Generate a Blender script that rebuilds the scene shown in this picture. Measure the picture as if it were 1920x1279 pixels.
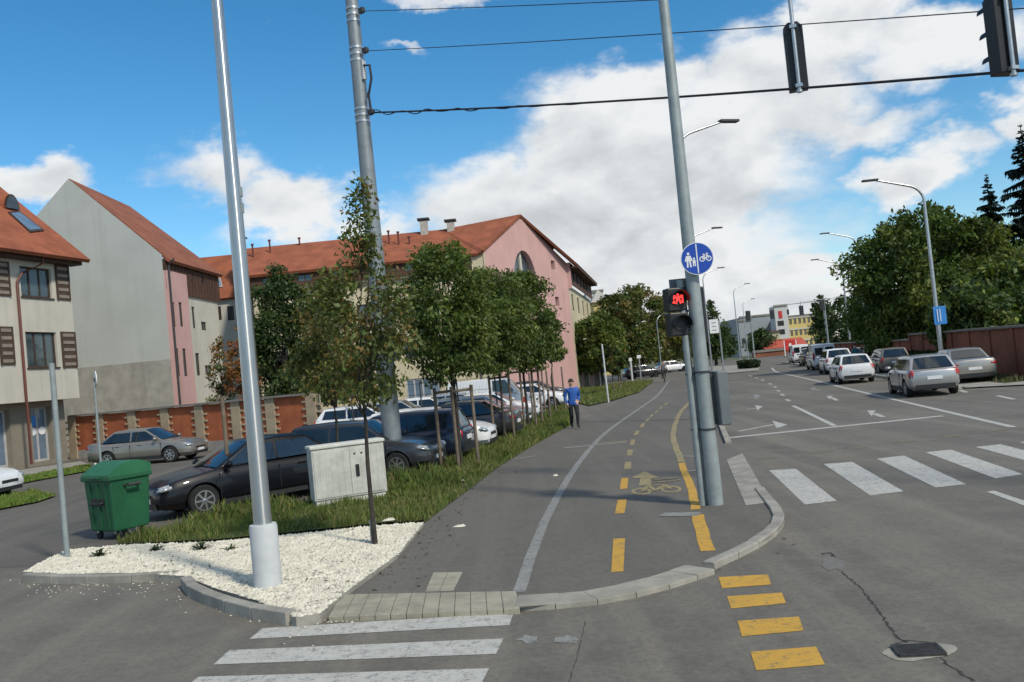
import bpy, bmesh, math, random
import numpy as np
from mathutils import Vector, Matrix, noise as mnoise

# ------------------------------------------------------------------ clear
for o in list(bpy.data.objects):
    bpy.data.objects.remove(o)
scene = bpy.context.scene
COL = scene.collection
R_ = math.radians
rnd = random.Random(7)

# ------------------------------------------------------------------ camera
CAM_H = 2.4            # eye height, metres
FPX = 1650.0           # focal length in pixels of the 1920 px wide picture
PITCH = R_(1.78)
ROLL = R_(5.55)
cam_d = bpy.data.cameras.new('camera')
cam_d.sensor_width = 36.0
cam_d.lens = 36.0 * FPX / 1920.0
cam_d.clip_start = 0.05
cam_d.clip_end = 4000
cam = bpy.data.objects.new('camera', cam_d)
COL.objects.link(cam)
cam.matrix_world = (Matrix.Translation((0, 0, CAM_H)) @ Matrix.Rotation(math.pi / 2 + PITCH, 4, 'X')
                    @ Matrix.Rotation(-ROLL, 4, 'Z'))
scene.camera = cam


def ray(px, py):
    dx = px - 960.0
    dy = 639.5 - py
    u = dx * math.cos(ROLL) + dy * math.sin(ROLL)
    v = -dx * math.sin(ROLL) + dy * math.cos(ROLL)
    return Vector((u, FPX * math.cos(PITCH) - v * math.sin(PITCH), FPX * math.sin(PITCH) + v * math.cos(PITCH)))


def G(px, py, z=0.0):
    """survey: point of the ground plane seen at a photo pixel"""
    d = ray(px, py)
    t = (z - CAM_H) / d.z
    return Vector((d.x * t, d.y * t, z))


def D(px, py, Y):
    """survey: point at distance Y seen at a photo pixel"""
    d = ray(px, py)
    t = Y / d.y
    return Vector((d.x * t, Y, CAM_H + d.z * t))


# ------------------------------------------------------------------ world, sun, exposure
SUN_EL = R_(43)
SUN_DIR = Vector((0.64, -0.77, 0)).normalized()      # towards the sun (behind right of the camera)
sun_az = math.atan2(SUN_DIR.x, SUN_DIR.y)            # from +Y towards +X


def new_tree(owner):
    nt = owner.node_tree
    nt.nodes.clear()
    return nt


class NT:
    def __init__(s, nt):
        s.nt = nt

    def n(s, t, **kw):
        nd = s.nt.nodes.new(t)
        for k, v in kw.items():
            setattr(nd, k, v)
        return nd

    def l(s, a, b):
        s.nt.links.new(a, b)

    def val(s, sock, v):
        if isinstance(v, (int, float, tuple, list)):
            sock.default_value = v
        else:
            s.l(v, sock)

    def math(s, op, a, b=0.0, c=None, clamp=False):
        m = s.n('ShaderNodeMath', operation=op, use_clamp=clamp)
        s.val(m.inputs[0], a)
        s.val(m.inputs[1], b)
        if c is not None:
            s.val(m.inputs[2], c)
        return m.outputs[0]

    def mix(s, fac, a, b):
        m = s.n('ShaderNodeMix', data_type='RGBA')
        s.val(m.inputs[0], fac)
        s.val(m.inputs[6], a)
        s.val(m.inputs[7], b)
        return m.outputs[2]

    def noise(s, vec, scale, detail=4, rough=0.55, dist=0.0):
        m = s.n('ShaderNodeTexNoise')
        m.inputs['Scale'].default_value = scale
        m.inputs['Detail'].default_value = detail
        m.inputs['Roughness'].default_value = rough
        m.inputs['Distortion'].default_value = dist
        if vec is not None:
            s.l(vec, m.inputs['Vector'])
        return m.outputs['Fac']

    def smooth(s, x, a, b):
        m = s.n('ShaderNodeMapRange', interpolation_type='SMOOTHSTEP')
        s.val(m.inputs[0], x)
        m.inputs[1].default_value = a
        m.inputs[2].default_value = b
        return m.outputs[0]


world = bpy.data.worlds.new('World')
scene.world = world
world.use_nodes = True
w = NT(new_tree(world))
sky = w.n('ShaderNodeTexSky', sky_type='NISHITA')
sky.sun_disc = False
sky.sun_elevation = SUN_EL
sky.sun_rotation = sun_az
sky.altitude = 200
sky.air_density = 1.0
sky.dust_density = 0.3
sky.ozone_density = 2.2
tc = w.n('ShaderNodeTexCoord')
sep = w.n('ShaderNodeSeparateXYZ')
w.l(tc.outputs['Generated'], sep.inputs[0])
az = w.math('ARCTAN2', sep.outputs[0], sep.outputs[1])
el = w.math('ARCSINE', sep.outputs[2])
# cloud noise lives on the sky sphere, a little flattened towards the horizon
cmb = w.n('ShaderNodeCombineXYZ')
w.l(az, cmb.inputs[0])
w.l(w.math('MULTIPLY', el, 1.7), cmb.inputs[1])
cmb.inputs[2].default_value = 3.3
puff = cmb.outputs[0]


def shifted(v, d):
    m = w.n('ShaderNodeVectorMath', operation='ADD')
    w.l(v, m.inputs[0])
    m.inputs[1].default_value = d
    return m.outputs[0]


big = w.noise(puff, 2.6, 3, 0.5)
fine = w.noise(puff, 7.5, 9, 0.56, 0.25)
fine_up = w.noise(shifted(puff, (0.010, 0.045, 0)), 7.5, 5, 0.52, 0.25)
wob1 = w.math('MULTIPLY', w.math('SUBTRACT', w.noise(puff, 9.0, 5, 0.6), 0.5), 0.16)
wob2 = w.math('MULTIPLY', w.math('SUBTRACT', w.noise(shifted(puff, (5, 2, 0)), 9.0, 5, 0.6), 0.5), 0.13)
az2 = w.math('ADD', az, wob1)
el2 = w.math('ADD', el, wob2)
CLOUDS = [  # px, py, half-width px, half-height px, weight : cumulus heaps standing in this sky
    (1230, 340, 270, 130, 1.0), (1110, 290, 150, 110, 0.95), (1230, 165, 160, 70, 0.8), (1590, 50, 100, 70, 1.0), (1450, 190, 190, 100, 0.9), (1600, 240, 150, 40, .65),
    (1770, 80, 140, 60, 0.7), (1720, 335, 90, 50, 0.85), (1800, 270, 80, 40, .6), (1890, 215, 50, 45, 0.7), (1150, 480, 330, 90, 0.95), (1420, 510, 200, 40, .8), (1450, 590, 600, 55, 1.0),
    (980, 400, 200, 90, 0.85), (545, 400, 105, 65, 1.0), (410, 330, 110, 50, 0.55),
    (60, 370, 100, 45, 0.85), (760, 95, 60, 14, 0.45), (800, -5, 280, 22, 0.5), (720, 430, 170, 35, 0.55)]
SHADE = [(1180, 385, 280, 45, 0.95), (1420, 370, 200, 45, 0.9), (1500, 250, 160, 45, 0.55), (960, 440, 130, 45, 0.75), (1200, 500, 330, 35, 0.5), (800, 0, 260, 25, 0.6), (410, 340, 90, 40, 0.35)]


def blobs(lst, A, E):
    acc = None
    for (px, py, hw, hh, wt) in lst:
        d = ray(px, py).normalized()
        a0 = math.atan2(d.x, d.y)
        e0 = math.asin(d.z)
        da = w.math('DIVIDE', w.math('SUBTRACT', A, a0), hw / FPX)
        de = w.math('DIVIDE', w.math('SUBTRACT', E, e0), hh / FPX)
        r2 = w.math('ADD', w.math('MULTIPLY', da, da), w.math('MULTIPLY', de, de))
        g = w.math('MULTIPLY', w.math('POWER', 2.718, w.math('MULTIPLY', r2, -0.75)), wt)
        acc = g if acc is None else w.math('MAXIMUM', acc, g)
    return acc


cov = blobs(CLOUDS, az2, el2)
# elsewhere the same broken cumulus goes on from noise alone
ahead = w.smooth(sep.outputs[1], 0.35, 0.75)
rest = w.math('MULTIPLY', w.smooth(big, 0.46, 0.60), w.math('SUBTRACT', 1.0, ahead))
cov = w.math('MAXIMUM', cov, w.math('MULTIPLY', rest, 0.8))
dens = w.math('ADD', cov, w.math('MULTIPLY', w.math('SUBTRACT', fine, 0.5), 0.62))
mask = w.smooth(dens, 0.22, 0.62)
under = w.math('MULTIPLY', w.math('SUBTRACT', fine_up, fine), 2.7)
thick = w.math('MULTIPLY', w.smooth(dens, 0.5, 1.1), 0.30)
grey = w.math('ADD', w.math('ADD', under, thick), w.math('MULTIPLY', blobs(SHADE, az2, el2), 0.62), clamp=True)
grey = w.math('MULTIPLY', grey, 1.0, clamp=True)
ccol = w.mix(grey, (0.86, 0.88, 0.89, 1), (0.54, 0.57, 0.60, 1))
bg1 = w.n('ShaderNodeBackground')
hs = w.n('ShaderNodeHueSaturation')
hs.inputs['Saturation'].default_value = 1.36
hs.inputs['Hue'].default_value = 0.492
w.l(sky.outputs[0], hs.inputs['Color'])
w.l(hs.outputs[0], bg1.inputs[0])
bg1.inputs[1].default_value = 0.095
bg2 = w.n('ShaderNodeBackground')
w.l(ccol, bg2.inputs[0])
bg2.inputs[1].default_value = 0.66
mx = w.n('ShaderNodeMixShader')
w.l(mask, mx.inputs[0])
w.l(bg1.outputs[0], mx.inputs[1])
w.l(bg2.outputs[0], mx.inputs[2])
wo = w.n('ShaderNodeOutputWorld')
w.l(mx.outputs[0], wo.inputs[0])

sun_d = bpy.data.lights.new('sun', 'SUN')
sun_d.energy = 2.2
sun_d.angle = R_(5.0)
sun_d.color = (1.0, 0.92, 0.77)
sun = bpy.data.objects.new('sun', sun_d)
COL.objects.link(sun)
sv = Vector((SUN_DIR.x * math.cos(SUN_EL), SUN_DIR.y * math.cos(SUN_EL), math.sin(SUN_EL)))
sun.rotation_euler = sv.to_track_quat('Z', 'Y').to_euler()
scene.view_settings.view_transform = 'Standard'
scene.view_settings.look = 'None'
scene.view_settings.gamma = 1.0
scene.view_settings.use_curve_mapping = False
scene.view_settings.exposure = 0.60


# ------------------------------------------------------------------ helpers
def lin(r, g, b):
    f = lambda c: (c / 255 / 12.92) if c / 255 <= 0.04045 else ((c / 255 + 0.055) / 1.055) ** 2.4
    return (f(r), f(g), f(b), 1)


MATS = {}


def mat(name, col, rough=0.8, metal=0.0, var=0.15, vscale=3.0, bump=0.0, bscale=60.0, col2=None, spec=0.4, coat=0.0, fine=0.0, fscale=90.0, rows=None, emit=None, streak=0.0):
    """procedural material: base colour with large and fine mottling, optional bump, optional tile rows"""
    if name in MATS:
        return MATS[name]
    m = bpy.data.materials.new(name)
    m.use_nodes = True
    t = NT(new_tree(m))
    p = t.n('ShaderNodeBsdfPrincipled')
    out = t.n('ShaderNodeOutputMaterial')
    t.l(p.outputs[0], out.inputs[0])
    c = t.n('ShaderNodeTexCoord').outputs['Object']
    base = tuple(col) if len(col) == 4 else tuple(col) + (1,)
    if col2 is None:
        col2 = tuple(x * (1 - var) for x in base[:3]) + (1,)
        hi = tuple(min(1, x * (1 + var * 0.6)) for x in base[:3]) + (1,)
    else:
        hi = base
        col2 = tuple(col2[:3]) + (1,)
    n1 = t.smooth(t.noise(c, vscale, 5, 0.62), 0.3, 0.7)
    color = t.mix(n1, col2, hi)
    if fine > 0:
        n2 = t.noise(c, fscale, 2, 0.6)
        f2 = t.math('ADD', 1.0 - fine, t.math('MULTIPLY', n2, 2 * fine))
        mm = t.n('ShaderNodeMix', data_type='RGBA', blend_type='MULTIPLY')
        mm.inputs[0].default_value = 1.0
        t.l(color, mm.inputs[6])
        t.l(f2, mm.inputs[7])
        color = mm.outputs[2]
    if streak > 0:
        mp = t.n('ShaderNodeMapping')
        mp.inputs['Scale'].default_value = (1.6, 1.6, 0.13)
        t.l(c, mp.inputs[0])
        sn = t.smooth(t.noise(mp.outputs[0], 1.0, 7, 0.68), 0.46, 0.74)
        blot = t.smooth(t.noise(c, 0.55, 7, 0.7), 0.50, 0.72)
        color = t.mix(t.math('MULTIPLY', sn, streak), color, tuple(x * 0.55 for x in base[:3]) + (1,))
        color = t.mix(t.math('MULTIPLY', blot, streak * 0.7), color, tuple(x * 0.7 for x in base[:3]) + (1,))
    hgt = None
    if rows:
        wv = t.n('ShaderNodeTexWave', bands_direction='Z', wave_profile='SAW')
        wv.inputs['Scale'].default_value = rows
        wv.inputs['Distortion'].default_value = 0.6
        wv.inputs['Detail'].default_value = 2
        wv.inputs['Detail Scale'].default_value = 2
        t.l(c, wv.inputs['Vector'])
        color = t.mix(t.math('MULTIPLY', wv.outputs['Fac'], 0.35), color, tuple(x * 0.6 for x in base[:3]) + (1,))
        hgt = wv.outputs['Fac']
    t.l(color, p.inputs['Base Color'])
    p.inputs['Roughness'].default_value = rough
    p.inputs['Metallic'].default_value = metal
    p.inputs['Specular IOR Level'].default_value = spec
    p.inputs['Coat Weight'].default_value = coat
    p.inputs['Coat Roughness'].default_value = 0.04
    if emit:
        p.inputs['Emission Color'].default_value = tuple(emit[:3]) + (1,)
        p.inputs['Emission Strength'].default_value = emit[3]
    if bump > 0 or hgt is not None:
        b = t.n('ShaderNodeBump')
        b.inputs['Strength'].default_value = max(bump, 0.25 if hgt is not None else 0)
        b.inputs['Distance'].default_value = 0.02
        t.l(hgt if hgt is not None else t.noise(c, bscale, 4, 0.65), b.inputs['Height'])
        t.l(b.outputs[0], p.inputs['Normal'])
    MATS[name] = m
    return m


def paint(name, col, wear=0.62):
    """road paint with worn flecks through which asphalt shows"""
    if name in MATS:
        return MATS[name]
    m = bpy.data.materials.new(name)
    m.use_nodes = True
    t = NT(new_tree(m))
    p = t.n('ShaderNodeBsdfPrincipled')
    out = t.n('ShaderNodeOutputMaterial')
    t.l(p.outputs[0], out.inputs[0])
    c = t.n('ShaderNodeTexCoord').outputs['Object']
    base = tuple(col[:3]) + (1,)
    n1 = t.noise(c, 2.2, 4, 0.6)
    n2 = t.noise(c, 34, 4, 0.7)
    n3 = t.noise(c, 9, 5, 0.7)
    soft = t.mix(n1, tuple(x * 0.72 for x in base[:3]) + (1,), base)
    w1 = t.smooth(t.math('ADD', t.math('MULTIPLY', n2, 0.55), t.math('MULTIPLY', n3, 0.6)), 0.60 + (0.4 - wear) * 0.3, 0.86 + (0.4 - wear) * 0.3)
    color = t.mix(w1, soft, (0.105, 0.103, 0.098, 1))
    t.l(color, p.inputs['Base Color'])
    p.inputs['Roughness'].default_value = 0.75
    p.inputs['Specular IOR Level'].default_value = 0.3
    MATS[name] = m
    return m


def asphalt(name, base, dark, light, seed=0.0):
    if name in MATS:
        return MATS[name]
    m = bpy.data.materials.new(name)
    m.use_nodes = True
    t = NT(new_tree(m))
    p = t.n('ShaderNodeBsdfPrincipled')
    out = t.n('ShaderNodeOutputMaterial')
    t.l(p.outputs[0], out.inputs[0])
    c0 = t.n('ShaderNodeTexCoord').outputs['Object']
    mp = t.n('ShaderNodeMapping')
    mp.inputs['Location'].default_value = (seed, seed * 2, 0)
    t.l(c0, mp.inputs[0])
    c = mp.outputs[0]
    big = t.smooth(t.noise(c, 0.30, 7, 0.68), 0.32, 0.68)
    mid = t.smooth(t.noise(c, 1.7, 8, 0.72), 0.42, 0.70)
    # lane-long streaks of rolled-in rubber and dust
    ms = t.n('ShaderNodeMapping')
    ms.inputs['Rotation'].default_value = (0, 0, R_(11.3))
    ms.inputs['Scale'].default_value = (1.4, 0.07, 1)
    t.l(c0, ms.inputs[0])
    streak = t.smooth(t.noise(ms.outputs[0], 1.0, 4, 0.6), 0.4, 0.72)
    grain = t.noise(c, 160, 2, 0.7)
    grain2 = t.noise(c, 48, 3, 0.7)
    col = t.mix(big, tuple(dark) + (1,), tuple(base) + (1,))
    col = t.mix(t.math('MULTIPLY', mid, 0.5), col, tuple(light) + (1,))
    col = t.mix(t.math('MULTIPLY', streak, 0.55), col, tuple(x * 1.12 for x in light) + (1,))
    speck = t.smooth(t.noise(c, 14, 6, 0.72), 0.40, 0.66)
    col = t.mix(t.math('MULTIPLY', speck, 0.38), col, tuple(x * 0.66 for x in dark) + (1,))
    pale = t.smooth(t.noise(c, 26, 5, 0.75), 0.60, 0.70)
    col = t.mix(t.math('MULTIPLY', pale, 0.55), col, tuple(x * 1.5 for x in light) + (1,))
    g = t.math('ADD', 0.66, t.math('ADD', t.math('MULTIPLY', grain, 0.36), t.math('MULTIPLY', grain2, 0.40)))
    mm = t.n('ShaderNodeMix', data_type='RGBA', blend_type='MULTIPLY')
    mm.inputs[0].default_value = 1.0
    t.l(col, mm.inputs[6])
    t.l(g, mm.inputs[7])
    t.l(mm.outputs[2], p.inputs['Base Color'])
    p.inputs['Roughness'].default_value = 0.86
    p.inputs['Specular IOR Level'].default_value = 0.3
    b = t.n('ShaderNodeBump')
    b.inputs['Strength'].default_value = 0.35
    b.inputs['Distance'].default_value = 0.01
    t.l(grain2, b.inputs['Height'])
    t.l(b.outputs[0], p.inputs['Normal'])
    MATS[name] = m
    return m


def leafmat(name, trans=0.35):
    if name in MATS:
        return MATS[name]
    m = bpy.data.materials.new(name)
    m.use_nodes = True
    t = NT(new_tree(m))
    a = t.n('ShaderNodeAttribute')
    a.attribute_name = 'leafcol'
    p = t.n('ShaderNodeBsdfPrincipled')
    p.inputs['Roughness'].default_value = 0.55
    p.inputs['Specular IOR Level'].default_value = 0.35
    t.l(a.outputs['Color'], p.inputs['Base Color'])
    tr = t.n('ShaderNodeBsdfTranslucent')
    br = t.n('ShaderNodeMix', data_type='RGBA', blend_type='MULTIPLY')
    br.inputs[0].default_value = 1
    t.l(a.outputs['Color'], br.inputs[6])
    br.inputs[7].default_value = (1.25, 1.2, 0.6, 1)
    t.l(br.outputs[2], tr.inputs[0])
    mx = t.n('ShaderNodeMixShader')
    mx.inputs[0].default_value = trans
    t.l(p.outputs[0], mx.inputs[1])
    t.l(tr.outputs[0], mx.inputs[2])
    out = t.n('ShaderNodeOutputMaterial')
    t.l(mx.outputs[0], out.inputs[0])
    MATS[name] = m
    return m


def tag(o, label=None, cat=None, group=None, kind=None):
    if label:
        o['label'] = label
    if cat:
        o['category'] = cat
    if group:
        o['group'] = group
    if kind:
        o['kind'] = kind
    return o


def thing(name, label, cat, loc=(0, 0, 0), rz=0.0, group=None):
    o = bpy.data.objects.new(name, None)
    o.empty_display_size = 0.2
    COL.objects.link(o)
    o.location = loc
    o.rotation_euler = (0, 0, rz)
    return tag(o, label, cat, group)


def link(name, mesh, m=None, parent=None, loc=None):
    o = bpy.data.objects.new(name, mesh)
    COL.objects.link(o)
    if m is not None:
        if len(mesh.materials) == 0:
            mesh.materials.append(m)
        elif mesh.materials[0] != m:
            o.material_slots[0].link = 'OBJECT'
            o.material_slots[0].material = m
    if parent is not None:
        o.parent = parent
    if loc is not None:
        o.location = loc
    return o


class MB:
    """collects geometry, builds ONE mesh object"""

    def __init__(s):
        s.v = []
        s.f = []
        s.mi = []
        s.cur = 0

    def face(s, pts):
        i = len(s.v)
        s.v += [tuple(p) for p in pts]
        s.f.append(tuple(range(i, i + len(pts))))
        s.mi.append(s.cur)
        return s

    def add(s, vs, fs):
        i = len(s.v)
        s.v += [tuple(p) for p in vs]
        for f in fs:
            s.f.append(tuple(i + k for k in f))
            s.mi.append(s.cur)
        return s

    def box(s, c, size, rz=0.0, M=None, taper=1.0):
        hx, hy, hz = size[0] / 2, size[1] / 2, size[2] / 2
        vs = []
        for z in (-1, 1):
            k = taper if z > 0 else 1.0
            for (x, y) in ((-1, -1), (1, -1), (1, 1), (-1, 1)):
                vs.append(Vector((x * hx * k, y * hy * k, z * hz)))
        if rz:
            q = Matrix.Rotation(rz, 3, 'Z')
            vs = [q @ p for p in vs]
        if M is not None:
            vs = [M @ p for p in vs]
        c = Vector(c)
        vs = [p + c for p in vs]
        return s.add(vs, [(3, 2, 1, 0), (4, 5, 6, 7), (0, 1, 5, 4), (1, 2, 6, 5), (2, 3, 7, 6), (3, 0, 4, 7)])

    def tube(s, pts, radii, n=10, cap=True):
        pts = [Vector(p) for p in pts]
        if not isinstance(radii, (list, tuple)):
            radii = [radii] * len(pts)
        rings = []
        up0 = Vector((0.0123, 0.02, 1)).normalized()
        for i, p in enumerate(pts):
            a = pts[max(i - 1, 0)]
            b = pts[min(i + 1, len(pts) - 1)]
            d = (b - a).normalized()
            x = d.cross(up0)
            if x.length < 0.12:
                x = d.cross(Vector((1, 0.03, 0)))
            x.normalize()
            y = d.cross(x)
            rings.append([p + (x * math.cos(2 * math.pi * k / n) + y * math.sin(2 * math.pi * k / n)) * radii[i] for k in range(n)])
        # keep rings from twisting
        for i in range(1, len(rings)):
            best = min(range(n), key=lambda k: (rings[i][k] - rings[i - 1][0]).length)
            rings[i] = rings[i][best:] + rings[i][:best]
        vs = [q for r in rings for q in r]
        fs = []
        for i in range(len(rings) - 1):
            for k in range(n):
                a, b = i * n + k, i * n + (k + 1) % n
                fs.append((a, b, b + n, a + n))
        if cap:
            fs.append(tuple(range(n - 1, -1, -1)))
            fs.append(tuple(range(len(vs) - n, len(vs))))
        return s.add(vs, fs)

    def lathe(s, prof, n=20, c=(0, 0, 0), axis='Z'):
        """prof: (r, h) pairs"""
        vs = []
        for (r, h) in prof:
            for k in range(n):
                a = 2 * math.pi * k / n
                p = (r * math.cos(a), r * math.sin(a), h)
                if axis == 'Y':
                    p = (p[0], p[2], p[1])
                elif axis == 'X':
                    p = (p[2], p[0], p[1])
                vs.append((p[0] + c[0], p[1] + c[1], p[2] + c[2]))
        fs = []
        for i in range(len(prof) - 1):
            for k in range(n):
                a, b = i * n + k, i * n + (k + 1) % n
                fs.append((a, b, b + n, a + n))
        fs.append(tuple(range(n - 1, -1, -1)))
        fs.append(tuple(range(len(vs) - n, len(vs))))
        return s.add(vs, fs)

    def prism(s, poly, z0, z1):
        n = len(poly)
        vs = [(p[0], p[1], z0) for p in poly] + [(p[0], p[1], z1) for p in poly]
        fs = [tuple(range(n - 1, -1, -1)), tuple(range(n, 2 * n))] + [(k, (k + 1) % n, n + (k + 1) % n, n + k) for k in range(n)]
        return s.add(vs, fs)

    def mesh(s, name, offset=None, fix=True):
        me = bpy.data.meshes.new(name)
        vs = s.v if offset is None else [(p[0] - offset[0], p[1] - offset[1], p[2] - offset[2]) for p in s.v]
        me.from_pydata(vs, [], s.f)
        if any(s.mi):
            me.polygons.foreach_set('material_index', s.mi)
        if fix:
            bm = bmesh.new()
            bm.from_mesh(me)
            bmesh.ops.remove_doubles(bm, verts=bm.verts, dist=1e-5)
            bmesh.ops.recalc_face_normals(bm, faces=bm.faces)
            bm.to_mesh(me)
            bm.free()
        me.update()
        return me

    def build(s, name, m, parent=None, world=False, smooth=None, bevel=0.0, fix=True, label=None):
        off = parent.location if (world and parent is not None) else None
        me = s.mesh(name, off, fix)
        if bevel > 0:
            bm = bmesh.new()
            bm.from_mesh(me)
            es = [e for e in bm.edges if len(e.link_faces) == 2 and e.calc_face_angle(0) > 0.5]
            bmesh.ops.bevel(bm, geom=es, offset=bevel, segments=2, affect='EDGES', profile=0.5, clamp_overlap=True)
            bm.to_mesh(me)
            bm.free()
        ms = m if isinstance(m, (list, tuple)) else [m]
        for q in ms:
            me.materials.append(q)
        if smooth is not None:
            me.polygons.foreach_set('use_smooth', [True] * len(me.polygons))
            me.set_sharp_from_angle(angle=R_(smooth))
        o = bpy.data.objects.new(name, me)
        COL.objects.link(o)
        if parent is not None:
            o.parent = parent
        if label:
            o['label'] = label
        return o


def sheet(poly, z, name, m, parent=None):
    mb = MB()
    mb.face([(p[0], p[1], z) for p in poly])
    me = mb.mesh(name, fix=False)
    me.materials.append(m)
    if me.polygons[0].normal.z < 0:
        me.flip_normals()
    o = bpy.data.objects.new(name, me)
    COL.objects.link(o)
    if parent is not None:
        o.parent = parent
    return o


def ribbon(pts, width, z, name, m, parent=None, side=0.0, ragged=0.0):
    """flat painted strip along a polyline of ground points"""
    P = [Vector((p[0], p[1])) for p in pts]
    L, Rr = [], []
    for i, p in enumerate(P):
        a, b = P[max(i - 1, 0)], P[min(i + 1, len(P) - 1)]
        d = (b - a).normalized()
        n = Vector((d.y, -d.x))
        j = rnd.uniform(-ragged, ragged)
        L.append(p - n * (width / 2 - side) + n * j)
        Rr.append(p + n * (width / 2 + side) + n * j)
    mb = MB()
    for i in range(len(P) - 1):
        mb.face([(L[i].x, L[i].y, z), (Rr[i].x, Rr[i].y, z), (Rr[i + 1].x, Rr[i + 1].y, z), (L[i + 1].x, L[i + 1].y, z)])
    return mb.build(name, m, parent)


def resample(pts, step):
    P = [Vector((p[0], p[1])) for p in pts]
    out = [P[0]]
    carry = 0.0
    for a, b in zip(P[:-1], P[1:]):
        L = (b - a).length
        d = step - carry
        while d <= L:
            out.append(a + (b - a) * (d / L))
            d += step
        carry = L - (d - step)
    return out


def smoothline(pts, n=8):
    """Catmull-Rom through ground points"""
    P = [Vector((p[0], p[1])) for p in pts]
    P = [P[0] * 2 - P[1]] + P + [P[-1] * 2 - P[-2]]
    out = []
    for i in range(1, len(P) - 2):
        p0, p1, p2, p3 = P[i - 1], P[i], P[i + 1], P[i + 2]
        for k in range(n):
            t = k / n
            out.append(0.5 * ((2 * p1) + (p2 - p0) * t + (2 * p0 - 5 * p1 + 4 * p2 - p3) * t * t + (3 * p1 - p0 - 3 * p2 + p3) * t ** 3))
    out.append(P[-2])
    return out


def inside(x, y, poly):
    c = False
    n = len(poly)
    j = n - 1
    for i in range(n):
        xi, yi, xj, yj = poly[i][0], poly[i][1], poly[j][0], poly[j][1]
        if (yi > y) != (yj > y) and x < (xj - xi) * (y - yi) / (yj - yi) + xi:
            c = not c
        j = i
    return c


def inside_np(X, Y, poly):
    c = np.zeros(len(X), bool)
    n = len(poly)
    j = n - 1
    for i in range(n):
        xi, yi, xj, yj = poly[i][0], poly[i][1], poly[j][0], poly[j][1]
        cond = ((yi > Y) != (yj > Y)) & (X < (xj - xi) * (Y - yi) / ((yj - yi) if yj != yi else 1e-9) + xi)
        c ^= cond
        j = i
    return c


def np_mesh(name, V, nper, cols=None, mat_=None):
    """V: (n, nper, 3) separate polygons"""
    n = V.shape[0]
    me = bpy.data.meshes.new(name)
    me.vertices.add(n * nper)
    me.vertices.foreach_set('co', V.reshape(-1).astype(np.float32))
    me.loops.add(n * nper)
    me.loops.foreach_set('vertex_index', np.arange(n * nper, dtype=np.int32))
    me.polygons.add(n)
    me.polygons.foreach_set('loop_start', np.arange(0, n * nper, nper, dtype=np.int32))
    me.polygons.foreach_set('loop_total', np.full(n, nper, np.int32))
    if cols is not None:
        at = me.attributes.new('leafcol', 'FLOAT_COLOR', 'POINT')
        c4 = np.ones((n * nper, 4), np.float32)
        c4[:, :3] = np.repeat(cols, nper, axis=0)
        at.data.foreach_set('color', c4.reshape(-1))
    me.update()
    me.validate()
    if mat_:
        me.materials.append(mat_)
    return me


# ------------------------------------------------------------------ materials
M_ROAD = asphalt('road_asphalt', (0.150, 0.139, 0.119), (0.108, 0.101, 0.089), (0.200, 0.182, 0.150))
M_PATH = asphalt('path_asphalt', (0.132, 0.122, 0.107), (0.113, 0.105, 0.093), (0.150, 0.138, 0.120), 31.0)
M_LOT = asphalt('lot_asphalt', (0.124, 0.115, 0.102), (0.092, 0.086, 0.077), (0.158, 0.144, 0.123), 57.0)
M_WHITEP = paint('white_road_paint', (0.53, 0.52, 0.48))
M_WORNP = paint('worn_white_road_paint', (0.30, 0.30, 0.285), 0.7)
M_YELP = paint('yellow_road_paint', (0.60, 0.35, 0.058), 0.56)
M_YELW = paint('faded_yellow_road_paint', (0.38, 0.31, 0.15), 0.75)
M_YELFAINT = paint('very_faded_yellow_road_paint', (0.22, 0.185, 0.115), 0.8)
M_KERB = mat('kerb_concrete', (0.30, 0.285, 0.25), 0.9, var=0.25, vscale=2.5, bump=0.3, bscale=70, fine=0.25)
M_BLOCK = mat('paving_block', (0.31, 0.295, 0.25), 0.92, var=0.22, vscale=2.0, bump=0.35, bscale=60, fine=0.25)
M_TACT = mat('tactile_paving', (0.32, 0.30, 0.235), 0.92, var=0.22, vscale=3.0, bump=0.35, bscale=60, fine=0.3)
M_GRAVELBED = mat('gravel_bed', (0.44, 0.41, 0.34), 0.95, var=0.35, vscale=9, bump=0.8, bscale=45, fine=0.5, fscale=60)
M_STONE = mat('white_stone', (0.60, 0.57, 0.475), 0.9, var=0.18, vscale=6)
M_SOIL = mat('verge_soil', (0.075, 0.085, 0.030), 0.95, var=0.4, vscale=2.0, fine=0.4, bump=0.5, bscale=30)
M_GROUND = mat('ground_earth', (0.10, 0.105, 0.055), 0.95, var=0.3, vscale=0.1, fine=0.3, fscale=3)
M_GRASS = leafmat('grass_blade', 0.3)
M_LEAF = leafmat('leaf', 0.32)
M_BARK = mat('bark', (0.085, 0.072, 0.058), 0.95, var=0.35, vscale=8, bump=0.6, bscale=30)
M_BARKD = mat('dark_bark', (0.045, 0.040, 0.034), 0.95, var=0.35, vscale=8, bump=0.6, bscale=30)
M_STAKE = mat('stake_wood', (0.17, 0.135, 0.10), 0.9, var=0.3, vscale=6, bump=0.3)
M_GALV = mat('galvanised_steel', (0.45, 0.47, 0.48), 0.38, 0.85, var=0.12, vscale=6)
M_ALU = mat('bright_steel', (0.52, 0.53, 0.53), 0.30, 0.7, var=0.06, vscale=5)
M_POLE = mat('grey_painted_pole', (0.29, 0.33, 0.335), 0.5, 0.25, var=0.14, vscale=5)
M_POLE2 = mat('grey_steel_pole', (0.22, 0.25, 0.27), 0.5, 0.3, var=0.14, vscale=5)
M_SLEEVE = mat('pale_sleeve', (0.50, 0.52, 0.53), 0.6, var=0.08, vscale=4)
M_BLACK = mat('black_plastic', (0.018, 0.019, 0.021), 0.45, var=0.2, vscale=8)
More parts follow.
